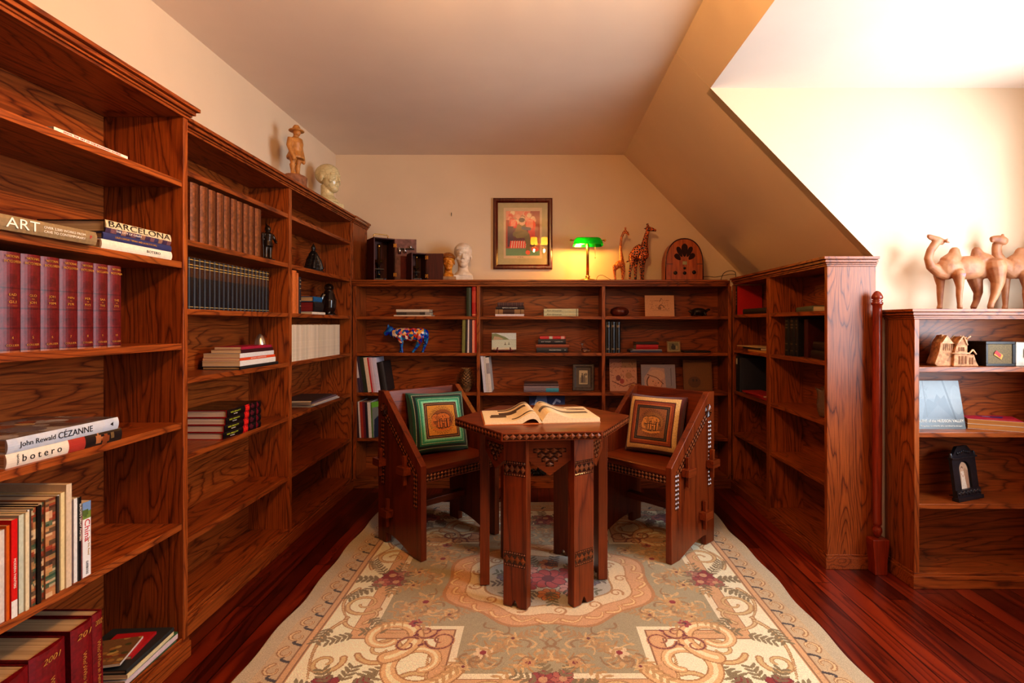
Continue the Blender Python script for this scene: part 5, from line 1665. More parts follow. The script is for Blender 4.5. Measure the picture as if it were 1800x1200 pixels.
eb = MB()
for k in range(6):
    a0, a1 = Vector((*hexp[k], 0)), Vector((*hexp[(k + 1) % 6], 0))
    ex = (a1 - a0).normalized()
    out = Vector((ex.y, -ex.x, 0))
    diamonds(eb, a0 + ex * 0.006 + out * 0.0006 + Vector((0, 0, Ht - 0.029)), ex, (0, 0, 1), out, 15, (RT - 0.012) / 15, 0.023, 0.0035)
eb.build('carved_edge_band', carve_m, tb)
apo = RL * math.cos(R(30))
for k in range(6):
    ang = R(60 * k)
    # leg: a board at each corner facing outwards, its foot notched
    M = Matrix.Rotation(ang + PI / 2, 4, 'Z')             # local -y turns to the outward radius
    lw, lt = 0.106, 0.042
    prof = [(-lw / 2, 0.0), (-0.016, 0.0), (-0.006, 0.022), (0.0, 0.030), (0.006, 0.022), (0.016, 0.0), (lw / 2, 0.0), (lw / 2, Ht - 0.0345), (-lw / 2, Ht - 0.0345)]
    mb = MB().prism(prof, 1, 0, lt)
    mb.xf(M @ Matrix.Translation((0, -RL, 0)))
    leg = mb.build('leg', mah_z, tb, 0.0018)
    for z0 in (0.535, 0.165):
        cv_ = MB()
        for row_ in range(3):
            hh_ = (0.012, 0.034, 0.010)[row_]
            zz = z0 + (0.048, 0.012, 0.0)[row_]
            nn = (9, 4, 9)[row_]
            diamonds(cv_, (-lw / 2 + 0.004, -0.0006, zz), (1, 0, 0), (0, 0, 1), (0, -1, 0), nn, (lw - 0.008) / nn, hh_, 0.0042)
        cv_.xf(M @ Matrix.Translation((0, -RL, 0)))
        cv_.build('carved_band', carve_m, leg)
    # pendant apron between neighbouring legs
    am = R(60 * k + 30)
    M2 = Matrix.Rotation(am + PI / 2, 4, 'Z')
    aw = 0.112
    top = Ht - 0.035
    ap = MB().prism([(-aw, top - 0.083), (0, top - 0.163), (aw, top - 0.083), (aw, top), (-aw, top)], 1, 0, 0.022)
    M2 = M2 @ Matrix.Translation((0, -apo - 0.006, 0))
    ap.xf(M2)
    apo_ = ap.build('apron', mah_x, tb, 0.0015)
    tr = MB()
    for r_ in range(4):
        n_ = 4 - r_
        w_ = 0.034
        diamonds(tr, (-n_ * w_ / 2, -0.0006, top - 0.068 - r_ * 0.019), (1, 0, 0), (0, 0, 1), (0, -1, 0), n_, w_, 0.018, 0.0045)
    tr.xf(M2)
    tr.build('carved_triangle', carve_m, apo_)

# ------------------------------------------------------------------ open book on the table
bo = thing('open_book', 'large illustrated book lying open on the hexagonal table', 'book', (0.020, 2.245, TH), R(8.5))
PW, PHt = 0.252, 0.315


def page_side(s):
    """page surface from the gutter outwards; s = -1 left half, +1 right half"""
    n = 30
    xs = np.linspace(0, 1, n)
    if s < 0:
        zt = 0.010 + 0.038 * np.exp(-((xs - 0.17) / 0.22) ** 2) - 0.026 * np.exp(-(xs / 0.06) ** 2)
        wv = 1.0 - 0.04
    else:
        zt = 0.019 + 0.030 * np.exp(-((xs - 0.15) / 0.22) ** 2) - 0.026 * np.exp(-(xs / 0.06) ** 2)
        wv = 1.0
    return xs * PW * wv, zt


pgc = C(236, 214, 178)
for s, nm in ((-1, 'left_pages'), (1, 'right_pages')):
    cv = Canvas(58, 60, pgc)
    ph = C(70, 56, 46)
    if s < 0:
        cv.rect(0.30, 0.96, 0.86, 0.97, C(96, 80, 68)).rect(0.30, 0.8, 0.60, 0.74, C(84, 66, 54)).rect(0.14, 0.62, 0.50, 0.60, C(84, 66, 54)).rect(0.12, 0.42, 0.36, 0.5, C(100, 82, 66))
        for k in range(3):
            cv.rect(0.30 + 0.04 * k, 0.9, 0.80 - 0.018 * k, 0.806 - 0.018 * k, C(190, 168, 138))
        cv.ell(0.72, 0.20, 0.24, 0.09, C(74, 56, 46), 1, 0.16).ell(0.74, 0.25, 0.24, 0.07, pgc, 1, 0.2)
        cv.a = cv.a[:, ::-1] if False else cv.a
    else:
        cv.rect(0.04, 0.92, 0.42, 0.58, C(96, 84, 72)).rect(0.06, 0.9, 0.5, 0.56, C(150, 136, 116)).rect(0.1, 0.6, 0.86, 0.95, C(110, 96, 82))
        cv.poly([(0.55, 0.86), (0.95, 0.70), (0.95, 0.80), (0.62, 0.9)], C(120, 100, 88)).rect(0.60, 0.94, 0.70, 0.76, C(96, 78, 68))
        for k in range(5):
            cv.rect(0.1, 0.5, 0.80 - 0.03 * k, 0.808 - 0.03 * k, C(190, 168, 138))
    cv.speck(0.05)
    xs, zt = page_side(s)
    xs2 = np.interp(np.linspace(0, 1, cv.n + 1), np.linspace(0, 1, 30), xs)
    zt2 = np.interp(np.linspace(0, 1, cv.n + 1), np.linspace(0, 1, 30), zt)
    ys = np.linspace(0, PHt, cv.m + 1)
    cells = cv.a if s > 0 else cv.a[:, ::-1]
    mb = MB()
    mb.grid([[(s * x, y, z) for x, z in zip(xs2, zt2)] for y in ys], cells if s > 0 else cv.a[:, ::-1], True, flip=(s < 0))
    # block of leaves below: lower boundary
    zb = np.full_like(xs2, 0.003)
    if s < 0:
        zb = np.maximum(0.003, zt2 - 0.026)
    for j in range(len(xs2) - 1):
        for y, fl in ((0, False), (PHt, True)):
            q = [(s * xs2[j], y, zb[j]), (s * xs2[j + 1], y, zb[j + 1]), (s * xs2[j + 1], y, zt2[j + 1]), (s * xs2[j], y, zt2[j])]
            mb.quad(q, C(226, 200, 160))
        mb.quad([(s * xs2[j], 0, zb[j]), (s * xs2[j], PHt, zb[j]), (s * xs2[j + 1], PHt, zb[j + 1]), (s * xs2[j + 1], 0, zb[j + 1])], C(214, 188, 150))
    mb.quad([(s * xs2[-1], 0, zb[-1]), (s * xs2[-1], PHt, zb[-1]), (s * xs2[-1], PHt, zt2[-1]), (s * xs2[-1], 0, zt2[-1])], C(220, 180, 130))
    mb.build(nm, print_matte, bo)
# loose leaf rising between the halves, and the boards
mb = MB()
t = np.linspace(0, 1, 16)
for off, col in ((0.0, C(228, 200, 156)), (0.006, C(222, 190, 146))):
    mb.grid([[(0.004 + 0.17 * a, y, 0.006 + 0.022 * math.sin(PI * min(1, a * 1.15)) * (1 - 0.2 * a) - off * 0.4 * a + off * 0.5) for a in t] for y in (0.0, PHt)], None)
mb.c = [C(228, 200, 156)] * len(mb.f)
mb.build('curling_leaf', print_matte, bo)
MB().box(-PW * 0.98, -0.004, -0.003, PHt + 0.003, 0.0, 0.0026, C(196, 112, 54)).box(0.004, PW * 1.01, -0.003, PHt + 0.003, 0.0, 0.0026, C(196, 150, 110)).box(-0.004, 0.004, -0.003, PHt + 0.003, 0.0, 0.002, C(150, 100, 60)).build('cover', print_matte, bo)

# ------------------------------------------------------------------ carved chairs
CWD, CDP = 0.50, 0.42


def carved_chair(label, loc, rz):
    t = thing('carved_chair', label, 'chair', loc, R(rz), None)
    y0, y1 = -CDP / 2, CDP / 2                                     # front at -y
    zf, zb_ = 0.462, 0.797
    arch = [(y1 - 0.085, 0.0), (y1 - 0.085, 0.052)] + [(y1 - 0.085 - 0.255 * k / 8, 0.058 * (1 - (k / 8)) ** 1.0 + 0.012 * math.sin(PI * k / 8)) for k in range(1, 8)] + [(y0 + 0.075, 0.0)]
    prof = [(y0, 0.0)] + arch[::-1] + [(y1, 0.0), (y1, zb_), (y1 - 0.055, zb_), (y0, zf)]
    for s in (-1, 1):
        a, b = (CWD / 2 - 0.032, CWD / 2) if s > 0 else (-CWD / 2, -CWD / 2 + 0.032)
        sd = MB().prism(prof, 0, a, b).build('side_board', mah_z, t, 0.002)
        cv = MB()
        xo = s * (CWD / 2 + 0.0006)
        out = (s, 0, 0)
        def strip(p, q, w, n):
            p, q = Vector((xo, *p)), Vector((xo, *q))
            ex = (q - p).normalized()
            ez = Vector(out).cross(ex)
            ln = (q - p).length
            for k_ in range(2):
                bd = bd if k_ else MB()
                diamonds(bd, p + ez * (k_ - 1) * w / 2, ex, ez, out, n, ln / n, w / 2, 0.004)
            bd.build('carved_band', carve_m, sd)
        dv = Vector((y1 - 0.055 - y0, zb_ - zf)).normalized()
        e0, e1 = Vector((y0 + 0.055, zf - 0.04)), Vector((y1 - 0.085, zb_ - 0.125))
        strip((y0 + 0.05, 0.25), (y0 + 0.05, 0.425), 0.036, 8)
        strip(tuple(e0), tuple(e1), 0.036, 16)
        strip((y1 - 0.05, 0.30), (y1 - 0.05, zb_ - 0.15), 0.034, 16)
        ctr = Vector((xo, y1 - 0.062, zb_ - 0.098))
        for k_ in range(10):
            a0, a1 = 2 * PI * k_ / 10, 2 * PI * (k_ + 1) / 10
            p0 = ctr + Vector((0, math.cos(a0), math.sin(a0))) * 0.036
            p1 = ctr + Vector((0, math.cos(a1), math.sin(a1))) * 0.036
            pm = ctr + Vector((0, math.cos((a0 + a1) / 2), math.sin((a0 + a1) / 2))) * 0.024 + Vector(out) * 0.005
            cv.quad([ctr, p0, pm], C(60, 30, 18))  # dark petal side: shade of the relief put into the colour
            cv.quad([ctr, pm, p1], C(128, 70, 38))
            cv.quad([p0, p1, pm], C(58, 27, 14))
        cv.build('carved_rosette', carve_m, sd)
        for (yy, zz) in ((y0 + 0.125, 0.425), (y1 - 0.05, 0.425), (y1 - 0.125, 0.172)):
            x0_, x1_ = (CWD / 2 + 0.0005, CWD / 2 + 0.042) if s > 0 else (-CWD / 2 - 0.042, -CWD / 2 - 0.0005)
            tn = MB().box(x0_, x1_, yy - 0.036, yy + 0.036, zz - 0.019, zz + 0.019).build('tenon', mah_y, t, 0.002)
            xm = (x0_ + x1_) / 2 - s * 0.006
            MB().prism([(yy - 0.007, zz - 0.075), (yy + 0.007, zz - 0.075), (yy + 0.011, zz + 0.072), (yy - 0.011, zz + 0.072)], 0, xm - 0.009, xm + 0.009).build('wedge', mah_z, tn, 0.0012)
    xi = CWD / 2 - 0.0325
    MB().box(-xi, xi, y0 + 0.012, y1 - 0.06, 0.418, 0.446).build('seat', mah_x, t, 0.002)
    MB().prism([(y1 - 0.062, 0.30), (y1 - 0.036, 0.30), (y1 - 0.010, 0.792), (y1 - 0.036, 0.792)], 0, -xi, xi).build('backrest', mah_x, t, 0.002)
    ra = MB().box(-xi, xi, y0 + 0.016, y0 + 0.040, 0.372, 0.4175).build('front_rail', mah_x, t, 0.0015)
    cv = MB()
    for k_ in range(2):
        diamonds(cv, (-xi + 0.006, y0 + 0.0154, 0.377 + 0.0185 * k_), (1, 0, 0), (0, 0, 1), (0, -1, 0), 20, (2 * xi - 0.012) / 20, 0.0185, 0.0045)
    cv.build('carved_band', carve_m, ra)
    MB().box(-xi, xi, y1 - 0.15, y1 - 0.10, 0.155, 0.19).build('stretcher', mah_x, t, 0.002)
    return t


LC, LRZ = (-0.537, 2.891, RZ), 45
RC_, RRZ = (0.619, 2.862, RZ), -46
chair = carved_chair('carved board chair holding the green bordered elephant cushion', LC, LRZ)
dup(chair, RC_, R(RRZ), 'carved board chair holding the cream and brown elephant cushion')


def cushion(name, label, cv, w, thick, M, back):
    n = cv.n
    mb = MB()
    us = np.linspace(-1, 1, n + 1)

    def pt(u, v, s):
        pin = 1 - 0.05 * (1 - abs(u) ** 2) * 0 - 0.055 * (v * v) * (1 - u * u) * 0
        x = u * w / 2 * (1 - 0.045 * (1 - u * u) * 0 - 0.05 * (1 - v * v) * (abs(u) ** 6) * -0.0)
        ex = 1 - 0.06 * (1 - v * v) * 0 + 0.0
        z = v * w / 2
        # sides draw in a little between the corners
        x *= 1 - 0.05 * (1 - v ** 2) * abs(u) ** 3
        z *= 1 - 0.05 * (1 - u ** 2) * abs(v) ** 3
        b = thick / 2 * (max(0.0, (1 - u ** 4)) * max(0.0, (1 - v ** 4))) ** 0.42
        b *= 1 + 0.05 * math.sin(5 * u + 3 * v) - 0.05 * math.cos(4 * v - 2 * u)
        return (x, -s * b, z + w / 2)
    mb.grid([[pt(u, v, 1) for u in us] for v in us], cv.a)
    mb.grid([[pt(u, v, -1) for u in us] for v in us], None, flip=True)
    mb.c = [c if c is not None else back for c in mb.c]
    t = thing(name, label, 'cushion', M=M)
    mb.build('cushion_cover', fabric_m, t)
    pts = [Vector(pt(a, -1, 1)) for a in us] + [Vector(pt(1, a, 1)) for a in us[1:]] + [Vector(pt(a, 1, 1)) for a in us[::-1][1:]] + [Vector(pt(-1, a, 1)) for a in us[::-1][1:]]
    pm = MB().tube(pts, 0.0042, 6, back)
    pm.build('piping', fabric_m, t)
    return t


def rings(cv, spec):
    m = np.maximum(np.abs(cv.u - 0.5), np.abs(cv.w - 0.5)) * 2
    for r, c in spec:
        cv.put(m < r, c)
    return cv


def elephant(cv, s, body, line, flip=1):
    d = np.sqrt((cv.u - 0.5) ** 2 + (cv.w - 0.5) ** 2)
    for k in range(5):
        r = 0.232 * (0.98 - 0.075 * k)
        cv.put((d < r) & (d > r - 0.008) & (np.sin(np.arctan2(cv.w - .5, cv.u - .5) * 34 + k * 2) > -0.3), line, 0.75)
    q = lambda x, y: (0.5 + flip * x * s, 0.5 + y * s)
    cv.ell(*q(0.06, 0.04), 0.74 * s, 0.66 * s, tuple(v * 0.72 for v in body))
    cv.ell(*q(0.08, 0.10), 0.54 * s, 0.38 * s, line)
    cv.ell(*q(-0.42, 0.16), 0.28 * s, 0.27 * s, line)
    cv.ell(*q(0.08, 0.10), 0.50 * s, 0.34 * s, body)
    cv.ell(*q(-0.42, 0.16), 0.24 * s, 0.23 * s, body)
    cv.line([q(-0.58, 0.1), q(-0.68, -0.1), q(-0.60, -0.32), q(-0.5, -0.34)], 0.075 * s, body)
    for x in (-0.22, -0.06, 0.24, 0.42):
        cv.line([q(x, 0.0), q(x, -0.46)], 0.10 * s, line).line([q(x, 0.0), q(x, -0.44)], 0.055 * s, body)
    cv.ell(*q(-0.30, 0.16), 0.13 * s, 0.17 * s, tuple(v * 0.8 for v in body)).ell(*q(-0.5, 0.22), 0.03 * s, 0.03 * s, line)
    cv.line([q(-0.3, -0.05), q(0.35, -0.1)], 0.03 * s, line, 0.7).line([q(0.56, 0.1), q(0.64, -0.2)], 0.03 * s, line)
    for k in range(12):
        cv.ell(*q(-0.15 + 0.55 * rng.random(), -0.05 + 0.35 * rng.random()), 0.03 * s, 0.03 * s, line, 0.7)
    cv.line([q(-0.6, -0.56), q(0.0, -0.66), q(0.6, -0.56)], 0.06 * s, body)
    return cv


g1 = rings(Canvas(64, 64, C(14, 66, 48)), [(0.97, C(20, 92, 66)), (0.90, C(200, 200, 170)), (0.885, C(14, 40, 34)), (0.80, C(28, 110, 80)), (0.74, C(190, 196, 160)), (0.725, C(60, 150, 112)), (0.66, C(128, 206, 164)), (0.60, C(190, 176, 130)), (0.58, C(58, 30, 22)), (0.54, C(196, 140, 80)), (0.525, C(58, 30, 22)), (0.485, C(206, 142, 52))])
elephant(g1, 0.25, C(206, 116, 40), C(74, 40, 18))
g1.speck(0.14)
g2 = rings(Canvas(64, 64, C(84, 26, 24)), [(0.985, C(98, 34, 30)), (0.90, C(222, 180, 116)), (0.76, C(88, 30, 18)), (0.72, C(150, 66, 24)), (0.66, C(116, 42, 16)), (0.645, C(176, 92, 34)), (0.58, C(36, 26, 20)), (0.55, C(120, 90, 50)), (0.535, C(36, 26, 20)), (0.485, C(150, 92, 46))])
elephant(g2, 0.25, C(212, 140, 62), C(60, 34, 16))
g2.speck(0.14)


def seat_pose(loc, rz, dx, dy, tilt, roll, turn=0):
    T = Matrix.Translation(loc) @ Matrix.Rotation(R(rz), 4, 'Z') @ Matrix.Translation((dx, dy, 0.449))
    return T @ Matrix.Rotation(R(turn), 4, 'Z') @ Matrix.Rotation(R(-tilt), 4, 'X') @ Matrix.Rotation(R(roll), 4, 'Y')


cushion('cushion', 'green bordered square cushion with a golden elephant, leaning in the carved chair', g1, 0.335, 0.13, seat_pose(LC, LRZ, 0.02, 0.018, 19, 2, -10), C(16, 70, 50))
cushion('cushion', 'cream and brown bordered square cushion with a golden elephant', g2, 0.32, 0.13, seat_pose(RC_, RRZ, -0.01, 0.02, 17, 0, 12), C(92, 30, 30))
# ------------------------------------------------------------------ carved man and heads on the left bookcase
def tint_noise(name, stops, scale, rough, bmp=0.0, detail=3.0, coat=0.0, stretch=None):
    m, nt, b = newmat(name)
    v = objcoord(nt, False)
    if stretch:
        v = mapped(nt, v, stretch)
    n = noise(nt, v, scale, detail, 0.55)
    nt.links.new(ramp(nt, n, stops), b.inputs['Base Color'])
    b.inputs['Roughness'].default_value = rough
    if coat:
        b.inputs['Coat Weight'].default_value = coat
    if bmp:
        bump(nt, b, n, bmp, 0.003)
    return m


FYp = 3.08
fo = Vector(((520 - CX) * FYp / F, FYp, ZTOP))
mt = tint_noise('carved_pale_wood', [(0.3, C(160, 104, 48)), (0.7, C(196, 138, 72))], 40, 0.5, 0.2)
man = thing('carved_man', 'carved pale wood man in a broad brimmed hat standing on a log base', 'figurine', fo, R(80))
mb = MB()
# local: faces -y, feet on z = 0.097, 0.285 tall
z0 = 0.094
for s in (-1, 1):
    mb.tube([(s * 0.024, -0.012, z0 + 0.006), (s * 0.024, 0.006, z0 + 0.008)], [0.013, 0.014], 10)
    mb.tube([(s * 0.024, 0.002, z0), (s * 0.023, 0.004, z0 + 0.03), (s * 0.024, 0.006, z0 + 0.06), (s * 0.024, 0.002, z0 + 0.07), (s * 0.026, 0.002, z0 + 0.10), (s * 0.022, 0.002, z0 + 0.135)], [0.012, 0.012, 0.016, 0.013, 0.023, 0.024], 12)
mb.tube([(0, 0.002, z0 + 0.098), (0, 0.002, z0 + 0.108), (0, 0.002, z0 + 0.14), (0, 0.002, z0 + 0.185), (0, 0.004, z0 + 0.213), (0, 0.004, z0 + 0.222)], [0.048, 0.05, 0.036, 0.043, 0.04, 0.022], 16)
for s in (-1, 1):
    mb.tube([(s * 0.043, 0.004, z0 + 0.208), (s * 0.053, 0.006, z0 + 0.165), (s * 0.052, -0.008, z0 + 0.125), (s * 0.046, -0.018, z0 + 0.10)], [0.016, 0.016, 0.013, 0.011], 10)
    mb.ell((s * 0.045, -0.02, z0 + 0.092), (0.010, 0.011, 0.014), 10, 8)
mb.tube([(0, 0.002, z0 + 0.218), (0, -0.002, z0 + 0.234)], [0.016, 0.015], 10)
mb.ell((0, -0.006, z0 + 0.252), (0.019, 0.022, 0.025), 14, 10).ell((0, -0.028, z0 + 0.25), (0.004, 0.006, 0.006), 8, 6)
mb.blob('body', mt, man, 0.0028, 2)
MB().lathe([(0.002, z0 + 0.2615), (0.041, z0 + 0.259), (0.043, z0 + 0.262), (0.040, z0 + 0.2655), (0.022, z0 + 0.268), (0.021, z0 + 0.280), (0.014, z0 + 0.293), (0.004, z0 + 0.296)], 28, (0, -0.004, 0)).build('hat', mt, man)
bs = MB().lathe([(0.062, 0), (0.066, 0.02), (0.06, 0.05), (0.064, 0.088), (0.058, 0.0935), (0.002, 0.094)], 20, (0, 0.0, 0), None, 1.15, 0.9)
bs.build('log_base', tint_noise('bark_and_cut_wood', [(0.3, C(96, 54, 34)), (0.55, C(150, 100, 70)), (0.75, C(120, 70, 44))], 22, 0.7, 0.5), man)


def head_bust(name, label, mat, loc, rz, hgt, base='block', base_mat=None, voxel=0.004, cat='bust'):
    """head about 0.62 of the height on a neck and plinth, facing -y"""
    t = thing(name, label, cat, loc, rz)
    u = hgt * 0.63
    zc_ = hgt * 0.37                                      # chin level
    def q(x, y, z):
        return (x * u, y * u, zc_ + z * u)
    mb = MB()
    mb.ell(q(0, 0.07, 0.64), (0.355 * u, 0.44 * u, 0.365 * u), 24, 16)
    mb.ell(q(0, -0.10, 0.42), (0.285 * u, 0.29 * u, 0.41 * u), 20, 14)
    mb.ell(q(0, -0.20, 0.11), (0.17 * u, 0.17 * u, 0.125 * u), 16, 10)
    mb.tube([q(0, -0.36, 0.56), q(0, -0.43, 0.42), q(0, -0.44, 0.345)], [0.032 * u, 0.045 * u, 0.055 * u], 10)
    mb.ell(q(-0.055, -0.38, 0.345), (0.035 * u,) * 3, 8, 6).ell(q(0.055, -0.38, 0.345), (0.035 * u,) * 3, 8, 6)
    for s in (-1, 1):
        mb.tube([q(s * 0.03, -0.355, 0.575), q(s * 0.13, -0.355, 0.60), q(s * 0.23, -0.27, 0.575)], [0.03 * u, 0.042 * u, 0.03 * u], 8)
        mb.ell(q(s * 0.125, -0.325, 0.505), (0.06 * u, 0.042 * u, 0.034 * u), 12, 8)
        mb.ell(q(s * 0.19, -0.24, 0.36), (0.09 * u, 0.08 * u, 0.09 * u), 12, 8)
        mb.ell(q(s * 0.345, 0.04, 0.44), (0.035 * u, 0.085 * u, 0.125 * u), 12, 8)
    mb.ell(q(0, -0.36, 0.245), (0.105 * u, 0.04 * u, 0.024 * u), 12, 8).ell(q(0, -0.35, 0.195), (0.09 * u, 0.042 * u, 0.028 * u), 12, 8)
    mb.tube([q(0, 0.05, 0.25), q(0, 0.06, -0.05), q(0, 0.06, -0.22)], [0.225 * u, 0.215 * u, 0.26 * u], 20)
    mb.tube([q(0, 0.06, -0.16), q(0, 0.05, -0.27), q(0, 0.05, -0.36)], [0.25 * u, 0.36 * u, 0.42 * u], 20)
    hd = mb.blob('head', mat, t, voxel * 0.7, 2)
    b = MB()
    zb = zc_ - 0.34 * u
    b.prism([(-0.42 * u, 0.0005), (0.42 * u, 0.0005), (0.40 * u, zb), (-0.40 * u, zb)], 1, -0.32 * u, 0.38 * u)
    b.build('plinth', base_mat or mat, t, 0.004)
    return t, hd, u, q


PYp = 3.55
def phren():
    m, nt, b = newmat('crazed_ivory_glaze')
    v = objcoord(nt, False)
    vo = nd(nt, 'ShaderNodeTexVoronoi', feature='DISTANCE_TO_EDGE', Scale=24.0)
    nt.links.new(v, vo.inputs['Vector'])
    lines = ramp(nt, vo.outputs['Distance'], [(0.0, C(136, 120, 84)), (0.018, C(206, 190, 146)), (1.0, C(214, 198, 154))])
    nt.links.new(lines, b.inputs['Base Color'])
    b.inputs['Roughness'].default_value = 0.22
    return m
head_bust('phrenology_head', 'glazed ivory head mapped with thin lines, facing the window, on the tall bookcase', phren(), ((578 - CX) * PYp / F, PYp, ZTOP), R(72), 0.305, voxel=0.005)
plaster = tint_noise('white_plaster', [(0.3, C(200, 184, 166)), (0.7, C(222, 208, 192))], 30, 0.7, 0.05)
t_, hd_, u_, q_ = head_bust('plaster_head', 'white plaster head with swept hair, beside the golden head', plaster, ((814 - CX) * 3.90 / F, 3.90, KTOP), R(8), 0.275, voxel=0.0045)
hr = MB(True)
hr.ell(q_(0, 0.11, 0.70), (0.385 * u_, 0.44 * u_, 0.37 * u_), 24, 16)
for k in range(9):
    a = -0.8 + 1.6 * k / 8
    hr.tube([q_(0.27 * math.sin(a * 0.8) + 0.05, -0.22 + 0.12 * a * a, 0.92), q_(0.32 * math.sin(a), -0.32 + 0.13 * a * a, 0.82), q_(0.33 * math.sin(a) - 0.05, -0.355 + 0.15 * a * a, 0.74 + 0.03 * a)], [0.05 * u_, 0.05 * u_, 0.025 * u_], 8)
hr.blob('hair', plaster, t_, 0.003, 1)
goldm = tint_noise('gilded_terracotta', [(0.3, C(140, 78, 20)), (0.55, C(196, 128, 36)), (0.75, C(220, 160, 60))], 35, 0.45, 0.25)
t_, hd_, u_, q_ = head_bust('golden_head', 'small golden-brown head with flat cap-like hair, between the wooden case and the white head', goldm, ((788 - CX) * 3.86 / F, 3.86, KTOP), R(14), 0.205, voxel=0.0036,
                            base_mat=tint_noise('worn_ochre_plinth', [(0.3, C(110, 76, 50)), (0.7, C(160, 120, 78))], 30, 0.6))
hr = MB().ell(q_(0, 0.10, 0.73), (0.385 * u_, 0.47 * u_, 0.31 * u_), 24, 16)
hr.tube([q_(-0.33, -0.12, 0.70), q_(-0.2, -0.32, 0.74), q_(0, -0.385, 0.755), q_(0.2, -0.32, 0.74), q_(0.33, -0.12, 0.70)], 0.05 * u_, 10)
hr.blob('hair', tint_noise('dark_gilt_hair', [(0.3, C(110, 60, 18)), (0.7, C(160, 98, 30))], 90, 0.5, 0.4), t_, 0.0034, 2)

# ------------------------------------------------------------------ microscopes in their wooden cases
case_m = wood('dark_mahogany_case', 2, C(44, 12, 8), C(74, 24, 15), C(90, 33, 20), rings=8, scale=4, rough=0.6, figure=0.7)
lilac = plain('worn_lilac_door_lining', C(120, 84, 82), 0.35, 0, 0.2, 30)


def microscope(parent_loc, rz, s, label):
    t = thing('brass_microscope', label, 'microscope', parent_loc, rz)
    MB().prism([(-0.045 * s, 0), (0.045 * s, 0), (0.03 * s, 0.016 * s), (-0.03 * s, 0.016 * s)], 1, -0.04 * s, 0.05 * s).tube([(-0.04 * s, -0.03 * s, 0.008 * s), (-0.045 * s, -0.05 * s, 0.006 * s)], 0.009 * s, 8).tube([(0.04 * s, -0.03 * s, 0.008 * s), (0.045 * s, -0.05 * s, 0.006 * s)], 0.009 * s, 8).build('foot', iron_m, t)
    MB().tube([(0, 0.03 * s, 0.014 * s), (0, 0.035 * s, 0.08 * s), (0, 0.045 * s, 0.13 * s), (0, 0.03 * s, 0.17 * s)], [0.014 * s, 0.011 * s, 0.013 * s, 0.01 * s], 10).build('arm', iron_m, t)
    MB().box(-0.035 * s, 0.035 * s, -0.035 * s, 0.03 * s, 0.085 * s, 0.093 * s).build('stage', iron_m, t, 0.001)
    MB().tube([(0, 0.0, 0.105 * s), (0, 0.0, 0.13 * s), (0, 0.0, 0.131 * s), (0, 0.0, 0.26 * s), (0, 0, 0.262 * s), (0, 0, 0.285 * s)], [0.007 * s, 0.008 * s, 0.013 * s, 0.013 * s, 0.016 * s, 0.015 * s], 14).build('tube', brass_m, t)
    MB().tube([(-0.03 * s, 0.03 * s, 0.155 * s), (0.03 * s, 0.03 * s, 0.155 * s)], 0.014 * s, 12).build('focus_knob', brass_m, t)
    MB().lathe([(0.002, 0), (0.018 * s, 0.002), (0.018 * s, 0.006 * s), (0.004, 0.007 * s)], 16, (0, -0.005 * s, 0.045 * s)).build('mirror', brass_m, t)
    return t


def wooden_case(label, loc, rz, w, d, h, door_ang, door_w, handle, door_mat):
    """open box facing -y, its door hinged at the right front edge"""
    t = thing('microscope_case', label, 'case', loc, rz)
    k = 0.008
    MB().box(-w / 2, -w / 2 + k, 0, d, 0, h).box(w / 2 - k, w / 2, 0, d, 0, h).box(-w / 2 + k, w / 2 - k, d - k, d, 0, h).box(-w / 2 + k, w / 2 - k, 0, d - k, 0, k).box(-w / 2 + k, w / 2 - k, 0, d - k, h - k, h).build('body', case_m, t, 0.001)
    M = Matrix.Translation((w / 2, -0.0015, 0)) @ Matrix.Rotation(R(door_ang), 4, 'Z')
    dm = MB().box(0.001, door_w, -0.009, 0.0, 0.002, h - 0.002)
    dm.xf(M)
    dr = dm.build('door', door_mat, t, 0.001)
    for zz in (h * 0.16, h * 0.84):
        hg = MB()
        hg.box(-0.010, 0.012, -0.0115, -0.0094, zz - 0.014, zz + 0.014).tube([(0, -0.0115, zz - 0.014), (0, -0.0115, zz + 0.014)], 0.0025, 8)
        hg.xf(M)
        hg.build('hinge', brass_m, dr)
    if handle:
        MB().tube([(-0.05, d / 2, h), (-0.055, d / 2, h + 0.028), (-0.045, d / 2, h + 0.036), (0.045, d / 2, h + 0.036), (0.055, d / 2, h + 0.028), (0.05, d / 2, h)], 0.004, 8).build('handle', brass_m, t)
    return t, dr, M


def K(x, Y):
    return (x - CX) * Y / F


C1, C2 = (K(676, 3.88), 3.88, KTOP), (K(737, 3.79), 3.79, KTOP)
t1, d1, M1 = wooden_case('tall dark wooden microscope case with a wire handle, its lilac lined door open', C1, R(35), 0.158, 0.165, 0.318, -28, 0.155, True, lilac)
ob = MB()
for (x, z, r, ln) in ((0.035, 0.228, 0.012, 0.045), (0.075, 0.228, 0.011, 0.035), (0.115, 0.255, 0.009, 0.022)):
    ob.tube([(x, -0.02, z - ln / 2), (x, -0.02, z + ln / 2)], r, 14)
ob.xf(M1)
ob.build('lens_tubes', plain('lens_chrome', C(200, 196, 196), 0.15, 0.95, 0.05), d1)
rk = MB().box(0.02, 0.14, -0.03, -0.0095, 0.238, 0.246)
rk.xf(M1)
rk.build('lens_rack', iron_m, d1)
rp = MB().box(0.04, 0.12, -0.0105, -0.0092, 0.02, 0.19)
rp.xf(M1)
rp.build('red_panel', plain('red_velvet', C(96, 26, 20), 0.7), d1)
Mw = Matrix.Translation(C1) @ Matrix.Rotation(R(35), 4, 'Z')
microscope(Mw @ Vector((-0.016, 0.080, 0.0085)), R(20), 0.95, 'brass tubed microscope inside the taller case with the wire handle')
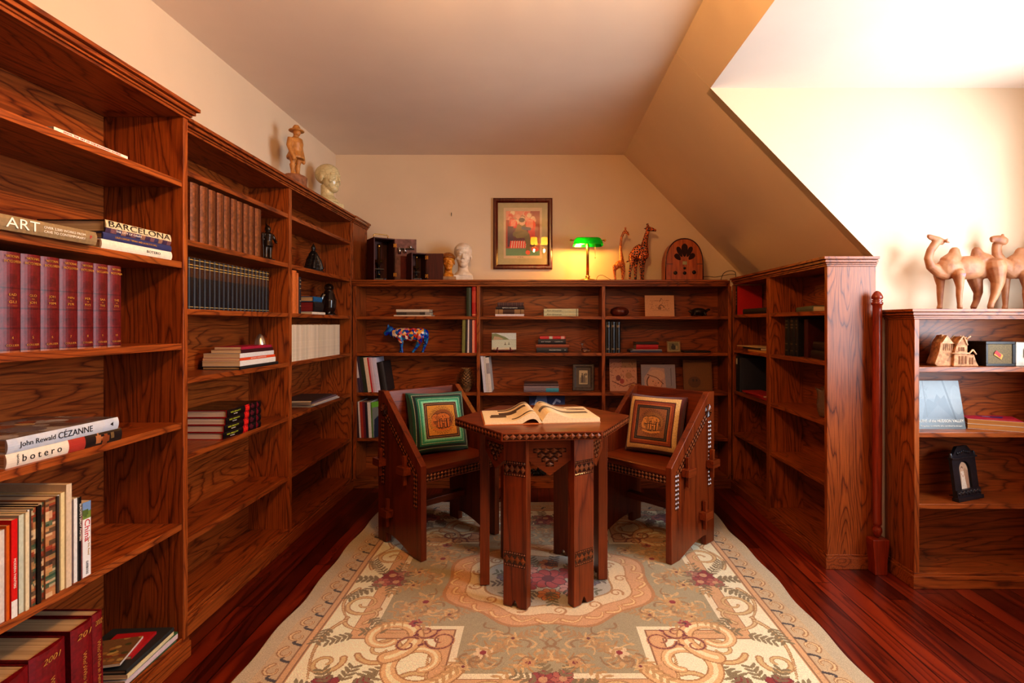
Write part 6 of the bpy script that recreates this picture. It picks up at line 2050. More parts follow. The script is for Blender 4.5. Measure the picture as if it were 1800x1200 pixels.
t2, d2, M2 = wooden_case('small dark wooden microscope case with a brass hinged door standing open', C2, R(30), 0.112, 0.12, 0.196, -30, 0.118, False, case_m)
Mw = Matrix.Translation(C2) @ Matrix.Rotation(R(30), 4, 'Z')
microscope(Mw @ Vector((0.0, 0.062, 0.0085)), R(20), 0.6, 'small brass tubed microscope inside the shorter case')

# ------------------------------------------------------------------ framed picture on the back wall
pw, ph_ = (971 - 867) * 4.075 / F, (473 - 348) * 4.075 / F
pc_ = at(919, 473, 4.075)
pf = thing('framed_picture', 'framed print of a seated figure in a red striped armchair, hung on the back wall', 'picture', (pc_.x, 4.088, pc_.z))
fm = MB()
fr = 0.036
mitred(fm, pw, ph_, fr, -0.026, 0.0, 0.010)
fm.build('moulding', wood('picture_frame_wood', 2, C(70, 22, 10), C(102, 38, 18), C(120, 50, 26), rings=6, rough=0.25, figure=0.5), pf)
W2, H2 = pw - 2 * fr, ph_ - 2 * fr
MB().box(-W2 / 2, W2 / 2, -0.010, -0.004, fr, fr + H2).build('mat_board', plain('olive_cream_mat', C(186, 172, 128), 0.8, 0, 0.03), pf)
MB().box(-W2 * 0.385, W2 * 0.385, -0.0108, -0.0102, fr + H2 * 0.10, fr + H2 * 0.92).build('print_sheet', plain('pale_paper', C(216, 190, 152), 0.8, 0, 0.03), pf)
art = Canvas(72, 96, C(196, 130, 104))
art.rect(0, 1, 0, 0.16, C(96, 128, 92)).rect(0, 1, 0.16, 0.6, C(140, 84, 66)).rect(0.72, 1, 0.16, 1, C(150, 84, 66)).rect(0, 0.1, 0.16, 0.8, C(150, 60, 40))
for k in range(26):
    x, y = 0.1 + 0.75 * rng.random(), 0.72 + 0.26 * rng.random()
    art.ell(x, y, 0.07, 0.05, [C(226, 190, 150), C(190, 90, 70), C(210, 150, 120), C(170, 120, 90)][k % 4], 0.8)
art.ell(0.22, 0.7, 0.12, 0.12, C(196, 48, 40)).ell(0.72, 0.68, 0.16, 0.14, C(200, 60, 48)).rect(0.1, 0.86, 0.2, 0.62, C(90, 44, 46)).rect(0.05, 0.22, 0.2, 0.66, C(76, 50, 60)).rect(0.66, 0.86, 0.3, 0.66, C(190, 60, 48))
for k in range(8):
    art.line([(0.15 + 0.07 * k, 0.32), (0.13 + 0.07 * k, 0.18)], 0.016, C(206, 66, 50)).line([(0.19 + 0.07 * k, 0.32), (0.17 + 0.07 * k, 0.18)], 0.012, C(220, 180, 150))
    art.line([(0.16 + 0.018 * k, 0.8), (0.15 + 0.018 * k, 0.66)], 0.006, C(226, 120, 100)).line([(0.62 + 0.025 * k, 0.8), (0.61 + 0.025 * k, 0.62)], 0.006, C(226, 130, 110))
art.poly([(0.24, 0.5), (0.34, 0.7), (0.58, 0.7), (0.62, 0.5), (0.54, 0.4), (0.3, 0.4)], C(120, 96, 50)).ell(0.48, 0.75, 0.09, 0.075, C(206, 160, 130)).ell(0.47, 0.80, 0.09, 0.05, C(60, 44, 40)).line([(0.28, 0.48), (0.45, 0.5), (0.62, 0.46), (0.66, 0.3)], 0.06, C(104, 92, 52)).line([(0.35, 0.44), (0.6, 0.5)], 0.05, C(120, 104, 60)).line([(0.66, 0.32), (0.64, 0.12)], 0.045, C(110, 96, 54)).ell(0.65, 0.07, 0.07, 0.05, C(196, 90, 60)).ell(0.86, 0.14, 0.12, 0.05, C(196, 84, 56)).line([(0.5, 0.62), (0.7, 0.6)], 0.035, C(60, 66, 80)).speck(0.12)
art.a = np.clip(art.a * 1.25, 0, 1)
plate(art, W2 * 0.68, H2 * 0.72, 0.001).xf(Matrix.Translation((-W2 * 0.0, -0.0122, fr + H2 * 0.145))).build('print', print_matte, pf)
letters(pf, 'A. Ferraz', 0.012, (-0.02, -0.0112, fr + H2 * 0.122), (1, 0, 0), (0, 0, 1), black_ink, None, 'signature', 0.3)
MB().box(-W2 / 2, W2 / 2, -0.0165, -0.0150, fr, fr + H2).build('glass', glassy('picture_glazing', ior=1.52), pf)
# nail in the wall
nl = MB().tube([(0, 0, 0), (0, -0.016, 0.002)], 0.0022, 8).tube([(0, -0.006, -0.018), (0, -0.012, -0.004), (0, -0.012, 0.010)], [0.0015, 0.002, 0.0015], 6).build('picture_hook', iron_m)
nl.location = at(794, 376, 4.089)
tag(nl, 'small bare picture hook in the wall above the white plaster head', 'hook')

# ------------------------------------------------------------------ banker's lamp
LYp = 3.90
lam = thing('desk_lamp', "green glass shaded banker's lamp, lit, on the back bookcase", 'lamp', (K(1033, LYp), LYp, KTOP))
MB().lathe([(0.066, 0.0), (0.066, 0.006), (0.060, 0.012), (0.045, 0.017), (0.020, 0.022), (0.014, 0.028), (0.018, 0.036), (0.012, 0.044), (0.002, 0.046)], 28, (0, 0, 0), None, 1.05, 1.0).build('base', brass_m, lam)
MB().tube([(0, 0, 0.04), (0, 0, 0.27), (0, 0, 0.285)], [0.0105, 0.0105, 0.008], 12).build('pole', brass_m, lam)
zs = 0.262
MB().tube([(-0.118, -0.02, zs + 0.038), (0.118, -0.02, zs + 0.038)], 0.0035, 8).ell((-0.124, -0.02, zs + 0.038), (0.009, 0.009, 0.009), 10, 8).ell((0.124, -0.02, zs + 0.038), (0.009, 0.009, 0.009), 10, 8).tube([(0, 0, 0.278), (0, -0.02, zs + 0.038)], 0.005, 8).build('shade_holder', brass_m, lam)
sh = MB()
n1_, n2_ = 36, 22
def shade_pt(i, j, o):
    u = -1 + 2 * i / n1_
    a = PI * (0.02 + 0.99 * j / n2_)
    e = max(0.0, 1 - abs(u) ** 9) ** 0.5
    ry, rz_ = (0.062 - o) * (0.7 + 0.3 * e), (0.062 - o) * (0.5 + 0.5 * e)
    return (u * (0.109 - o), -0.02 - ry * math.cos(a), zs + rz_ * math.sin(a) * e)
for o_ in (0.0, 0.003):
    sh.grid([[shade_pt(i, j, o_) for i in range(n1_ + 1)] for j in range(n2_ + 1)], None, flip=(o_ > 0))
gm = bpy.data.materials.new('green_cased_glass')
gm.use_nodes = True
nt = gm.node_tree
b = nt.nodes['Principled BSDF']
b.inputs['Base Color'].default_value = lin4(C(10, 150, 50))
b.inputs['Roughness'].default_value = 0.12
tl = nd(nt, 'ShaderNodeBsdfTranslucent', Color=(0.04, 0.5, 0.09, 1))
mx_ = nt.nodes.new('ShaderNodeMixShader')
mx_.inputs[0].default_value = 0.4
nt.links.new(b.outputs[0], mx_.inputs[1])
nt.links.new(tl.outputs[0], mx_.inputs[2])
nt.links.new(mx_.outputs[0], nt.nodes['Material Output'].inputs['Surface'])
sh.build('lamp_shade', gm, lam)
MB().lathe([(0.004, 0), (0.012, 0.004), (0.0145, 0.02), (0.014, 0.07), (0.009, 0.082), (0.001, 0.084)], 16).xf(Matrix.Translation((-0.02, -0.02, zs + 0.024)) @ Matrix.Rotation(R(-90), 4, 'Y')).build('bulb', emissive('warm_bulb', C(255, 190, 100), 9.0), lam)
MB().tube([(0.052, -0.03, zs + 0.03), (0.052, -0.03, zs - 0.085)], 0.0009, 6).ell((0.052, -0.03, zs - 0.09), (0.003, 0.003, 0.007), 8, 6).build('pull_chain', brass_m, lam)


def lamp_light(name, loc, col, power, radius, parent=None):
    l = bpy.data.lights.new(name, 'POINT')
    l.energy = power
    l.color = col
    l.shadow_soft_size = radius
    o = bpy.data.objects.new(name, l)
    COL.objects.link(o)
    o.location = loc
    if parent:
        o.parent = parent
    return o


lamp_light('lamp_glow', (-0.055, -0.02, zs + 0.004), (1.0, 0.46, 0.09), LAMP_W, 0.012, lam)

# ------------------------------------------------------------------ giraffes
def giraffe_mat(name, ground, spot, scale, edge_):
    m, nt, b = newmat(name)
    v = objcoord(nt, False)
    vo = nd(nt, 'ShaderNodeTexVoronoi', feature='DISTANCE_TO_EDGE', Scale=scale)
    nt.links.new(v, vo.inputs['Vector'])
    nt.links.new(ramp(nt, vo.outputs['Distance'], [(edge_[0], ground), (edge_[1], spot)]), b.inputs['Base Color'])
    b.inputs['Roughness'].default_value = 0.35
    return m


def pxshape(x0, y0, s, Y, org):
    """pixel-run helper: local coordinates (x, z) of a close look whose corner is (x0, y0) and zoom s"""
    def q(cx, cy, dy=0.0):
        p = at(x0 + cx / s, y0 + cy / s, Y)
        return (p.x - org[0], dy, p.z - org[2])
    k = Y / F / s
    return q, k


GY = 3.90
def giraffe(label, org_px, big):
    org = (K(org_px, GY), GY, KTOP)
    q, k = pxshape(1050, 370, 5.715, GY, org)
    t = thing('giraffe_carving', label, 'carving', org)
    mb = MB(True)
    T = lambda pts, r, dy=0.0: mb.tube([q(x, y, dy if not isinstance(dy, list) else dy[i]) for i, (x, y) in enumerate(pts)], [v * k for v in r], 12)
    E = lambda x, y, r: mb.ell(q(x, y), (r * k, r * k, r * k), 16, 10)
    if big:
        E(352, 478, 40)
        E(470, 445, 50)
        T([(350, 470), (400, 440), (455, 425), (480, 440)], [34, 52, 52, 40])
        T([(345, 450), (395, 400), (440, 380)], [30, 44, 50])
        T([(470, 430), (470, 370), (480, 310), (495, 240), (515, 190), (530, 175)], [48, 42, 30, 22, 19, 19])
        T([(505, 180), (545, 188), (580, 198), (592, 200)], [24, 20, 13, 9])
        T([(510, 165), (498, 128)], [10, 5], 0.006)
        T([(515, 165), (505, 128)], [9, 4], -0.006)
        T([(500, 178), (470, 178)], [9, 3], 0.012)
        T([(345, 470), (325, 505), (285, 518)], [10, 8, 6])
        for pts, r, dy in (([(350, 490), (335, 560), (322, 620), (322, 690)], [30, 18, 13, 12], -0.02), ([(395, 490), (388, 570), (388, 640), (388, 692)], [28, 17, 13, 13], 0.022),
                           ([(435, 470), (432, 560), (432, 640), (434, 694)], [28, 16, 12, 12], -0.02), ([(470, 470), (465, 560), (462, 640), (464, 694)], [30, 17, 13, 13], 0.022)):
            T(pts, r, dy)
        m = giraffe_mat('giraffe_dark_patches', C(224, 116, 48), C(38, 13, 8), 58, (0.05, 0.09))
    else:
        E(184, 568, 30)
        E(248, 545, 32)
        T([(180, 570), (210, 545), (240, 530), (255, 545)], [26, 38, 40, 26])
        T([(245, 545), (240, 470), (233, 400), (235, 330), (243, 270), (262, 225), (285, 205)], [30, 22, 15, 12, 12, 14, 18])
        T([(278, 210), (300, 222), (314, 242), (318, 250)], [18, 15, 9, 6])
        T([(283, 205), (276, 165)], [8, 4], 0.005)
        T([(283, 205), (286, 165)], [8, 4], -0.005)
        T([(170, 560), (165, 600), (172, 650), (180, 692)], [18, 13, 10, 10], -0.012)
        T([(180, 570), (180, 620), (182, 660), (184, 692)], [17, 12, 9, 9], 0.016)
        T([(256, 555), (266, 610), (262, 660), (256, 694)], [20, 13, 10, 10], -0.012)
        T([(250, 560), (255, 620), (254, 660), (258, 694)], [18, 12, 9, 9], 0.016)
        m = giraffe_mat('giraffe_small_spots', C(222, 126, 54), C(52, 18, 10), 105, (0.13, 0.19))
    mb.blob('body', m, t, 0.0026, 2)


giraffe('small slender giraffe carving with fine spots, right beside the green lamp', 1091, False)
giraffe('larger dark patched giraffe carving, ears up, between the small giraffe and the radio', 1125, True)

# ------------------------------------------------------------------ cathedral radio
RYp = 3.84
ro = (K(1201.5, RYp), RYp, KTOP)
rad = thing('cathedral_radio', 'small arched wooden table radio at the end of the back bookcase', 'radio', ro)
q, k_ = pxshape(1050, 370, 5.715, RYp, ro)
hw_ = 0.5 * (1060 - 682) * k_
hz = lambda cy: q(870, cy)[2]
arc = [(hw_, 0.0)] + [(hw_, hz(560))]
nA = 22
for i in range(1, nA):
    a = PI * i / nA
    x = hw_ * math.copysign(abs(math.cos(a)) ** 0.92, math.cos(a))
    arc.append((x, hz(560) + (hz(286) - hz(560)) * math.sin(a) ** 0.85))
arc += [(-hw_, hz(560)), (-hw_, 0.0)]
radw = wood('orange_radio_veneer', 2, C(140, 62, 20), C(190, 96, 36), C(208, 114, 46), rings=8, rough=0.3, figure=0.5)
MB().prism(arc, 1, -0.02, 0.10).build('cabinet', radw, rad, 0.003)
rim = MB()
ap_ = [Vector((x * 0.99, -0.021, z)) for x, z in arc]
rim.tube(ap_, 0.0042, 8)
rim.build('dark_rim', plain('dark_radio_trim', C(60, 20, 12), 0.3), rad)
sp_ = MB()
def petal(cx, cy, rx, ry, rot):
    pts = []
    for i in range(20):
        a = 2 * PI * i / 20
        x, y = rx * math.cos(a) * (1 + 0.35 * math.sin(a)), ry * math.sin(a)
        xr, yr = x * math.cos(rot) - y * math.sin(rot), x * math.sin(rot) + y * math.cos(rot)
        p = q(cx + xr, cy - yr)
        pts.append((p[0], p[2]))
    sp_.prism(pts, 1, -0.0225, -0.0203)
petal(868, 402, 30, 66, 0)
petal(820, 418, 22, 56, 0.42)
petal(916, 418, 22, 56, -0.42)
petal(800, 470, 24, 40, 0.75)
petal(938, 466, 24, 40, -0.75)
sp_.build('speaker_cloth', plain('dark_speaker_cloth', C(46, 16, 12), 0.9, 0, 0.3, 300), rad)
dl = MB()
(a_, _, c_), (a2, _, c2_) = q(848, 546), q(892, 512)
dl.box(a_, a2, -0.023, -0.0203, c_, c2_)
dl.build('dial_window', plain('dial_ivory', C(150, 140, 100), 0.3), rad, 0.001)
for (cx, cy, r) in ((775, 628, 19), (868, 582, 12), (868, 630, 17), (962, 622, 19)):
    p = q(cx, cy)
    MB().lathe([(r * k_ * 0.9, 0.0), (r * k_, 0.003), (r * k_ * 0.85, 0.012), (0.001, 0.0125)], 16).xf(Matrix.Translation((p[0], -0.0203, p[2])) @ Matrix.Rotation(R(90), 4, 'X')).build('knob', iron_m, rad)
tr_ = MB()
for s in (-1, 1):
    p = q(870 + s * 150, 540)
    tr_.box(p[0] - 0.022, p[0] + 0.022, -0.0225, -0.0203, p[2] - 0.002, p[2] + 0.002)
tr_.box(-hw_ - 0.003, hw_ + 0.003, -0.026, 0.1, 0.0, 0.008)
tr_.build('trim_strips', bpy.data.materials['dark_radio_trim'], rad)
# cords
cd = MB()
q, k_ = pxshape(1050, 370, 5.715, 3.92, (0, 0, 0))
def w3(pts, Y):
    return [Vector(at(1050 + x / 5.715, 370 + y / 5.715, Y)) for x, y in pts]
def smooth(pts, n=8):
    out = []
    for i in range(len(pts) - 1):
        p0, p1, p2, p3 = pts[max(0, i - 1)], pts[i], pts[i + 1], pts[min(len(pts) - 1, i + 2)]
        for j in range(n):
            t = j / n
            out.append(0.5 * ((2 * p1) + (p2 - p0) * t + (2 * p0 - 5 * p1 + 4 * p2 - p3) * t * t + (3 * p1 - p0 - 3 * p2 + p3) * t ** 3))
    return out + [pts[-1]]
cd.tube(smooth([Vector((ro[0] + 0.08, RYp + 0.102, KTOP + 0.028))] + w3([(1100, 662), (1180, 668), (1260, 655), (1330, 640), (1392, 640)], 3.97)), 0.0022, 6)
cd.tube(smooth(w3([(1240, 700), (1262, 640), (1300, 612), (1350, 605), (1385, 620), (1392, 668), (1400, 690)], 3.96)), 0.0024, 6)
cd.build('radio_cord', iron_m)
tag(bpy.data.objects['radio_cord'], 'thin dark cord looping behind the arched radio toward the corner', 'cord')
lc = MB()
Lb = lam.location
lc.tube(smooth([Vector((Lb.x + 0.066, Lb.y + 0.02, KTOP + 0.004)), Vector((Lb.x + 0.085, Lb.y + 0.10, KTOP + 0.045)), Vector((Lb.x + 0.12, Lb.y + 0.12, KTOP + 0.058)), Vector((Lb.x + 0.16, Lb.y + 0.13, KTOP + 0.04)), Vector((Lb.x + 0.22, Lb.y + 0.12, KTOP + 0.004))]), 0.0018, 6)
lc.build('lamp_cord', plain('brown_flex', C(110, 60, 20), 0.5), lam, org=tuple(Lb))

# ------------------------------------------------------------------ painted cow
CYp = 3.86
co_ = (K(712, CYp), CYp, ZK[2])
q, k_ = pxshape(600, 490, 5.715, CYp, co_)
cow = thing('painted_cow', 'blue cow figure painted with many-coloured swirls on the back bookcase', 'figurine', co_)
mb = MB()
mb.rnd = True
T = lambda pts, r, dy=0.0, sq=None: mb.tube([q(x, y, dy) for x, y in pts], [v * k_ for v in r], 14, None, sq)
T([(515, 545), (560, 550), (640, 558), (740, 558), (820, 548), (855, 550)], [40, 58, 64, 66, 58, 34], 0, 0.8)
mb.ell(q(842, 555), (36 * k_, 32 * k_, 50 * k_), 16, 10)
T([(580, 520), (700, 515), (830, 518)], [28, 24, 28], 0, 1.6)
T([(560, 560), (520, 535), (490, 520)], [50, 42, 34], 0, 0.8)
T([(492, 508), (470, 530), (445, 550), (432, 556)], [34, 30, 24, 20])
T([(470, 495), (475, 455)], [8, 4], -0.012)
T([(478, 495), (470, 460)], [8, 4], 0.012)
T([(492, 500), (512, 492)], [10, 6], -0.02)
T([(492, 500), (505, 488)], [10, 6], 0.02)
T([(590, 590), (612, 640), (610, 690), (618, 728), (618, 740)], [34, 20, 14, 12, 15], -0.018)
T([(585, 590), (592, 640), (596, 690), (588, 728), (584, 740)], [32, 18, 13, 12, 15], 0.018)
T([(800, 580), (785, 640), (755, 690), (728, 725), (722, 738)], [40, 24, 15, 12, 15], -0.018)
T([(840, 580), (842, 640), (826, 690), (814, 725), (810, 740)], [34, 22, 15, 12, 15], 0.018)
T([(850, 520), (862, 570), (855, 620), (850, 655)], [8, 6, 6, 12], 0)
T([(700, 612), (700, 626)], [24, 12])


def cow_mat():
    m, nt, b = newmat('cow_paint')
    v = objcoord(nt, False)
    wv = nd(nt, 'ShaderNodeTexNoise', Scale=26.0, Detail=1.0)
    nt.links.new(v, wv.inputs['Vector'])
    ad = nt.nodes.new('ShaderNodeVectorMath')
    ad.operation = 'MULTIPLY_ADD'
    nt.links.new(wv.outputs['Color'], ad.inputs[0])
    ad.inputs[1].default_value = (0.03, 0.03, 0.03)
    nt.links.new(v, ad.inputs[2])
    vo = nd(nt, 'ShaderNodeTexVoronoi', Scale=52.0)
    nt.links.new(ad.outputs[0], vo.inputs['Vector'])
    sp = nt.nodes.new('ShaderNodeSeparateColor')
    nt.links.new(vo.outputs['Color'], sp.inputs[0])
    pal = [C(22, 40, 150), C(200, 60, 30), C(226, 186, 150), C(30, 90, 160), C(220, 110, 120), C(40, 110, 150), C(230, 160, 60), C(236, 220, 200), C(120, 30, 60), C(30, 60, 170)]
    r = nt.nodes.new('ShaderNodeValToRGB')
    r.color_ramp.interpolation = 'CONSTANT'
    while len(r.color_ramp.elements) < len(pal):
        r.color_ramp.elements.new(0.5)
    for i, (e, c) in enumerate(zip(r.color_ramp.elements, pal)):
        e.position = i / len(pal)
        e.color = lin4(c)
    nt.links.new(sp.outputs[0], r.inputs['Fac'])
    # plain blue head, hindquarters and lower legs
    sx_ = nt.nodes.new('ShaderNodeSeparateXYZ')
    nt.links.new(v, sx_.inputs[0])
    xa, xb = q(520, 0)[0], q(835, 0)[0]
    z1_ = q(0, 650)[2]
    msk = mth(nt, 'MULTIPLY', mth(nt, 'MULTIPLY', mth(nt, 'GREATER_THAN', sx_.outputs[0], xa), mth(nt, 'LESS_THAN', sx_.outputs[0], xb)), mth(nt, 'GREATER_THAN', sx_.outputs[2], z1_))
    low = ramp(nt, noise(nt, v, 40, 2.0), [(0.4, C(18, 36, 150)), (0.62, C(40, 120, 170))])
    nt.links.new(mixc(nt, msk, low, r.outputs['Color']), b.inputs['Base Color'])
    b.inputs['Roughness'].default_value = 0.25
    return m


mb.blob('body', cow_mat(), cow, 0.0028, 2)

# ------------------------------------------------------------------ dark statuettes on the left shelves
# knight
kyp = yon(464, XB - 0.09)
kn = MB()
for s in (-1, 1):
    kn.tube([(s * 0.013, 0, 0.012), (s * 0.013, 0, 0.05), (s * 0.012, 0, 0.088)], [0.009, 0.010, 0.015], 10)
    kn.tube([(s * 0.013, -0.014, 0.014), (s * 0.013, 0.004, 0.015)], [0.006, 0.008], 8)
kn.tube([(0, 0, 0.08), (0, 0, 0.105), (0, 0, 0.14), (0, 0, 0.15)], [0.026, 0.02, 0.027, 0.014], 14)
kn.tube([(0.028, 0, 0.143), (0.04, -0.004, 0.118), (0.032, -0.024, 0.100)], [0.009, 0.008, 0.007], 8).tube([(-0.028, 0, 0.143), (-0.038, -0.006, 0.115), (-0.05, -0.026, 0.105)], [0.009, 0.008, 0.007], 8)
kn.ell((0, 0, 0.168), (0.014, 0.016, 0.018), 12, 8).tube([(0, 0.002, 0.18), (0, 0.012, 0.196)], [0.008, 0.003], 8)
kn.tube([(-0.06, -0.03, 0.14), (-0.052, -0.028, 0.012)], 0.0035, 6)
kn.lathe([(0.036, 0), (0.036, 0.010), (0.032, 0.014)], 18)
o = kn.blob('knight_figure', bronze_m, None, 0.0028, 1)
o.location = (XB - 0.07, kyp, ZB[4])
o.rotation_euler = (0, 0, R(70))
tag(o, 'dark metal standing knight figure at the end of the brown leather volumes', 'figurine')
# tiered bell-shaped statuette
bp_ = MB().lathe([(0.066, 0), (0.066, 0.012), (0.058, 0.016), (0.060, 0.03), (0.052, 0.046), (0.054, 0.052), (0.046, 0.07), (0.048, 0.076), (0.038, 0.096), (0.030, 0.108), (0.032, 0.112), (0.018, 0.132), (0.010, 0.138), (0.014, 0.148), (0.015, 0.158), (0.010, 0.168), (0.004, 0.176), (0.002, 0.184)], 28, (0, 0, 0), None, 1.0, 0.8)
bp_.tube([(-0.03, -0.04, 0.02), (-0.02, -0.035, 0.07), (0, -0.02, 0.12)], [0.014, 0.012, 0.008], 8).tube([(0.03, -0.04, 0.02), (0.02, -0.035, 0.07), (0, -0.02, 0.12)], [0.014, 0.012, 0.008], 8)
o = bp_.blob('robed_statuette', iron_m, None, 0.003, 1)
o.location = (XB - 0.085, yon(551, XB - 0.085), ZB[4])
o.rotation_euler = (0, 0, R(60))
tag(o, 'black tiered robed statuette on the shelf below the ivory head', 'figurine')
# penguin
pg = thing('penguin_carving', 'polished dark wood penguin standing beside the boxed books', 'carving', (XB - 0.075, yon(578, XB - 0.075), ZB[3]), R(60))
mb = MB().tube([(0, 0.004, 0.014), (0, 0, 0.05), (0, -0.002, 0.10), (0, 0, 0.145), (0, 0, 0.165)], [0.034, 0.047, 0.048, 0.034, 0.026], 18).ell((0, -0.002, 0.184), (0.029, 0.033, 0.028), 16, 10).tube([(0, -0.028, 0.184), (0, -0.05, 0.178)], [0.010, 0.004], 8)
for s in (-1, 1):
    mb.tube([(s * 0.036, 0.004, 0.142), (s * 0.055, 0.012, 0.10), (s * 0.052, 0.02, 0.055)], [0.012, 0.013, 0.005], 8)
    mb.tube([(s * 0.016, 0.002, 0.02), (s * 0.018, -0.03, 0.009)], [0.013, 0.011], 8)
mb.tube([(0, 0.03, 0.02), (0, 0.055, 0.008)], [0.014, 0.006], 8)
mb.blob('body', ebony_m, pg, 0.003, 2)
MB().lathe([(0.055, 0), (0.055, 0.005), (0.05, 0.008)], 20).build('base', ebony_m, pg)

# ------------------------------------------------------------------ two camels on the low bookcase
camel_m = tint_noise('painted_clay_camel', [(0.25, C(112, 64, 40)), (0.45, C(158, 102, 66)), (0.6, C(172, 118, 80)), (0.78, C(124, 76, 50))], 16, 0.55, 0.25, 5.0)
tuft_m = plain('mauve_tufts', C(150, 110, 112), 0.7, 0, 0.2, 80)


def camel(label, Y, shift, head2):
    org = (K(1600 + (640 + shift) / 6.665, Y), Y, LTOP)
    q, k = pxshape(1600, 380, 6.665, Y, org)
    t = thing('camel_figure', label, 'camel', org)
    zfix = org[2] - at(0, 380 + 1048 / 6.665, Y).z                # feet on the top board
    mb = MB(True)
    def T(pts, r, dy=0.0, sq=None, n=14, tgt=None):
        (tgt or mb).tube([Vector(q(x + shift, y, dy)) + Vector((0, 0, zfix)) for x, y in pts], [v * k for v in r], n, None, sq)
    def E(x, y, r, dy=0.0):
        c = Vector(q(x + shift, y, dy)) + Vector((0, 0, zfix))
        mb.ell(tuple(c), tuple(v * k for v in r), 20, 12)
    E(470, 565, (165, 105, 122))
    E(670, 560, (230, 115, 138))
    E(860, 540, (145, 100, 150))
    T([(470, 500), (520, 410), (520, 345), (520, 322)], [120, 74, 50, 26], 0, 0.75)
    T([(820, 470), (782, 400), (778, 345), (782, 322)], [120, 72, 48, 26], 0, 0.75)
    if not head2:
        T([(420, 620), (330, 600), (240, 540), (212, 450), (238, 360), (290, 285), (330, 245)], [88, 74, 56, 48, 46, 48, 46], 0, 0.8)
        T([(365, 255), (320, 240), (270, 215), (225, 192), (200, 190)], [40, 46, 34, 24, 20], 0, 0.8)
        T([(240, 222), (215, 205)], [18, 14], 0)
        T([(385, 250), (420, 225)], [15, 7], -0.012)
        T([(385, 262), (420, 275)], [16, 9], -0.02)
    else:
        T([(420, 600), (330, 540), (265, 470), (235, 400), (232, 330), (240, 270)], [90, 80, 64, 54, 52, 50], -0.004, 0.8)
        T([(280, 250), (220, 232), (160, 225), (128, 225)], [52, 50, 36, 24], -0.018, 0.8)
        T([(150, 250), (128, 250)], [20, 14], -0.02)
        T([(262, 215), (268, 168)], [22, 12], -0.02)
        T([(285, 240), (300, 300)], [36, 18], 0.0)
    f1, f2 = -0.032, 0.030
    T([(400, 640), (412, 760), (408, 880), (408, 990), (400, 1035)], [62, 40, 34, 26, 30], f2)
    T([(500, 640), (515, 790), (508, 880), (512, 990), (514, 1034)], [66, 38, 33, 24, 28], f1)
    T([(870, 560), (820, 700), (860, 850), (838, 950), (800, 1030)], [110, 76, 46, 34, 32], f2)
    T([(920, 560), (955, 740), (922, 880), (880, 980), (866, 1030)], [115, 66, 42, 31, 32], f1)
    for x, dy in ((396, f2), (510, f1), (792, f2), (856, f1)):
        T([(x + 24, 1034), (x - 18, 1036)], [16, 13], dy)
    T([(975, 520), (1000, 620), (985, 700)], [22, 14, 16], 0)
    mb.blob('body', camel_m, t, 0.0032, 2)
    tf = MB()
    T([(505, 640), (512, 700)], [64, 46], f1 * 1.05, None, 14, tf)
    tf.build('shoulder_tuft', tuft_m, t)


camel('clay two-humped camel with head raised high, standing fully in view on the low bookcase', 2.41, 0, False)
camel('second clay camel with open mouth, cut by the picture edge, behind the first camel', 2.47, 772, True)

# ------------------------------------------------------------------ turned red pole between the bookcases
tp_ = thing('turned_pole', 'tall turned red wooden post standing between the two right hand bookcases', 'post', (K(1542, 2.49), 2.49, 0.0))
redw = wood('red_stained_turning', 2, C(96, 24, 8), C(134, 42, 14), C(150, 54, 20), rings=7, rough=0.28, figure=0.6)
zz = lambda y: H + (CY - y) * 2.49 / F
MB().prism([(-0.028, 0.001), (0.028, 0.001), (0.030, 0.06), (0.038, zz(955)), (0.038, zz(945)), (-0.038, zz(945)), (-0.038, zz(955)), (-0.030, 0.06)], 1, -0.03, 0.024).build('square_foot', redw, tp_, 0.002)
prof = [(0.006, zz(944)), (0.014, zz(941)), (0.021, zz(933)), (0.020, zz(927)), (0.013, zz(923)), (0.019, zz(921)), (0.0195, zz(917)), (0.0185, zz(910)), (0.0205, zz(800)), (0.021, zz(700)), (0.0195, zz(545)), (0.0195, zz(537)), (0.024, zz(535)), (0.025, zz(532)), (0.018, zz(530)), (0.024, zz(528)), (0.016, zz(526.5)), (0.0235, zz(524.5)), (0.024, zz(522)), (0.022, zz(519.5)), (0.019, zz(517)), (0.013, zz(513.5)), (0.006, zz(511.5)), (0.002, zz(511))]
MB().lathe(prof, 24).build('turned_shaft', redw, tp_)

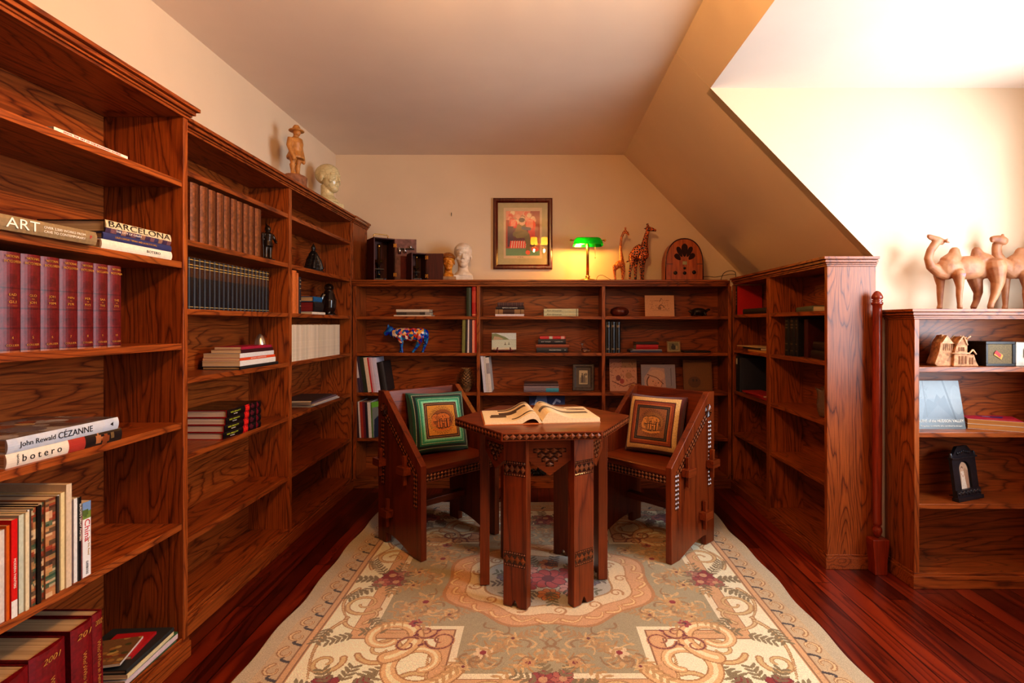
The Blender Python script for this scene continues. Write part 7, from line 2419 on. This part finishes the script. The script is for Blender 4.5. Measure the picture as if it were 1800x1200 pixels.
# ------------------------------------------------------------------ hanging lamp (seen mirrored in the picture glass)
CH = (0.02, 1.2, 2.20)
chn = thing('chandelier', 'hanging lamp with small yellow shades and crystal drops, mirrored in the picture glass', 'chandelier', CH)
MB().tube([(0, 0, 0.0), (0, 0, ZC - CH[2] - 0.02)], 0.006, 8).lathe([(0.012, -0.02), (0.02, 0.0), (0.012, 0.03)], 16).build('stem', brass_m, chn)
MB().lathe([(0.05, ZC - CH[2] - 0.02), (0.045, ZC - CH[2] - 0.001)], 20).build('ceiling_rose', brass_m, chn)
shm = emissive('lit_yellow_shade', C(255, 176, 30), CH_EMIT, C(230, 190, 110))
for k in range(4):
    a = PI / 4 + k * PI / 2
    c, s = math.cos(a), math.sin(a)
    ax_, ay_ = 0.095 * c, 0.095 * s
    ar = MB().tube([(0.012 * c, 0.012 * s, -0.005), (0.05 * c, 0.05 * s, -0.03), (ax_, ay_, -0.02), (ax_, ay_, 0.01)], 0.004, 8).build('arm', brass_m, chn)
    MB().lathe([(0.046, 0.02), (0.040, 0.092)], 20, (ax_, ay_, 0)).build('lamp_shade', shm, chn)
    for j in range(6):
        b_ang = 2 * PI * j / 6
        x, y = ax_ + 0.03 * math.cos(b_ang), ay_ + 0.03 * math.sin(b_ang)
        MB().lathe([(0.001, -0.035), (0.006, -0.026), (0.001, -0.008)], 6, (x, y, 0), None, 1, 1, False).build('crystal_drop', bpy.data.materials['cut_crystal'], ar)
    lamp_light('chandelier_glow', (ax_ * 1.0, ay_ * 1.0, -0.07), (1.0, 0.56, 0.24), CH_W / 4, 0.011, chn)

# ------------------------------------------------------------------ daylight
def area(name, loc, rot, sx_, sy_, col, power):
    l = bpy.data.lights.new(name, 'AREA')
    l.shape = 'RECTANGLE'
    l.size, l.size_y = sx_, sy_
    l.energy = power
    l.color = col
    o = bpy.data.objects.new(name, l)
    COL.objects.link(o)
    o.location = loc
    o.rotation_euler = rot
    return o


wd_ = area('window_daylight', (XD + 0.12, (WY0 + WY1) / 2, (WZ0 + WZ1) / 2), (0, R(90), 0), 1.25, 1.5, (0.78, 0.89, 1.0), WIN_W)
sk_ = area('window_skylight', (2.70, 1.02, 1.88), (0, 0, 0), 0.4, 0.4, (0.78, 0.90, 1.0), SKY_W)
sk_.rotation_euler = Vector((-0.50, 0.86, -0.25)).to_track_quat('-Z', 'Y').to_euler()
sk_.data.spread = R(130)
wd_.rotation_euler = (0, R(112), 0)
w = bpy.data.worlds.new('daylight')
SC.world = w
w.use_nodes = True
wn_ = w.node_tree
sky = wn_.nodes.new('ShaderNodeTexSky')
sky.sky_type = 'HOSEK_WILKIE'
bgn = wn_.nodes['Background']
wn_.links.new(sky.outputs[0], bgn.inputs['Color'])
bgn.inputs['Strength'].default_value = 0.6

# ------------------------------------------------------------------ camera
cam = bpy.data.cameras.new('camera')
cam.lens = F / 1800 * 36
cam.sensor_width = 36
cam.shift_x = -(CX - 900) / 1800
cam.shift_y = (CY - 600) / 1800
cam.clip_start = 0.02
co = bpy.data.objects.new('camera', cam)
COL.objects.link(co)
co.location = (0, 0, H)
co.rotation_euler = (R(90), 0, 0)
SC.camera = co
SC.view_settings.view_transform = VT
SC.view_settings.look = LOOK
SC.view_settings.exposure = EXPO
SC.cycles.max_bounces = 8
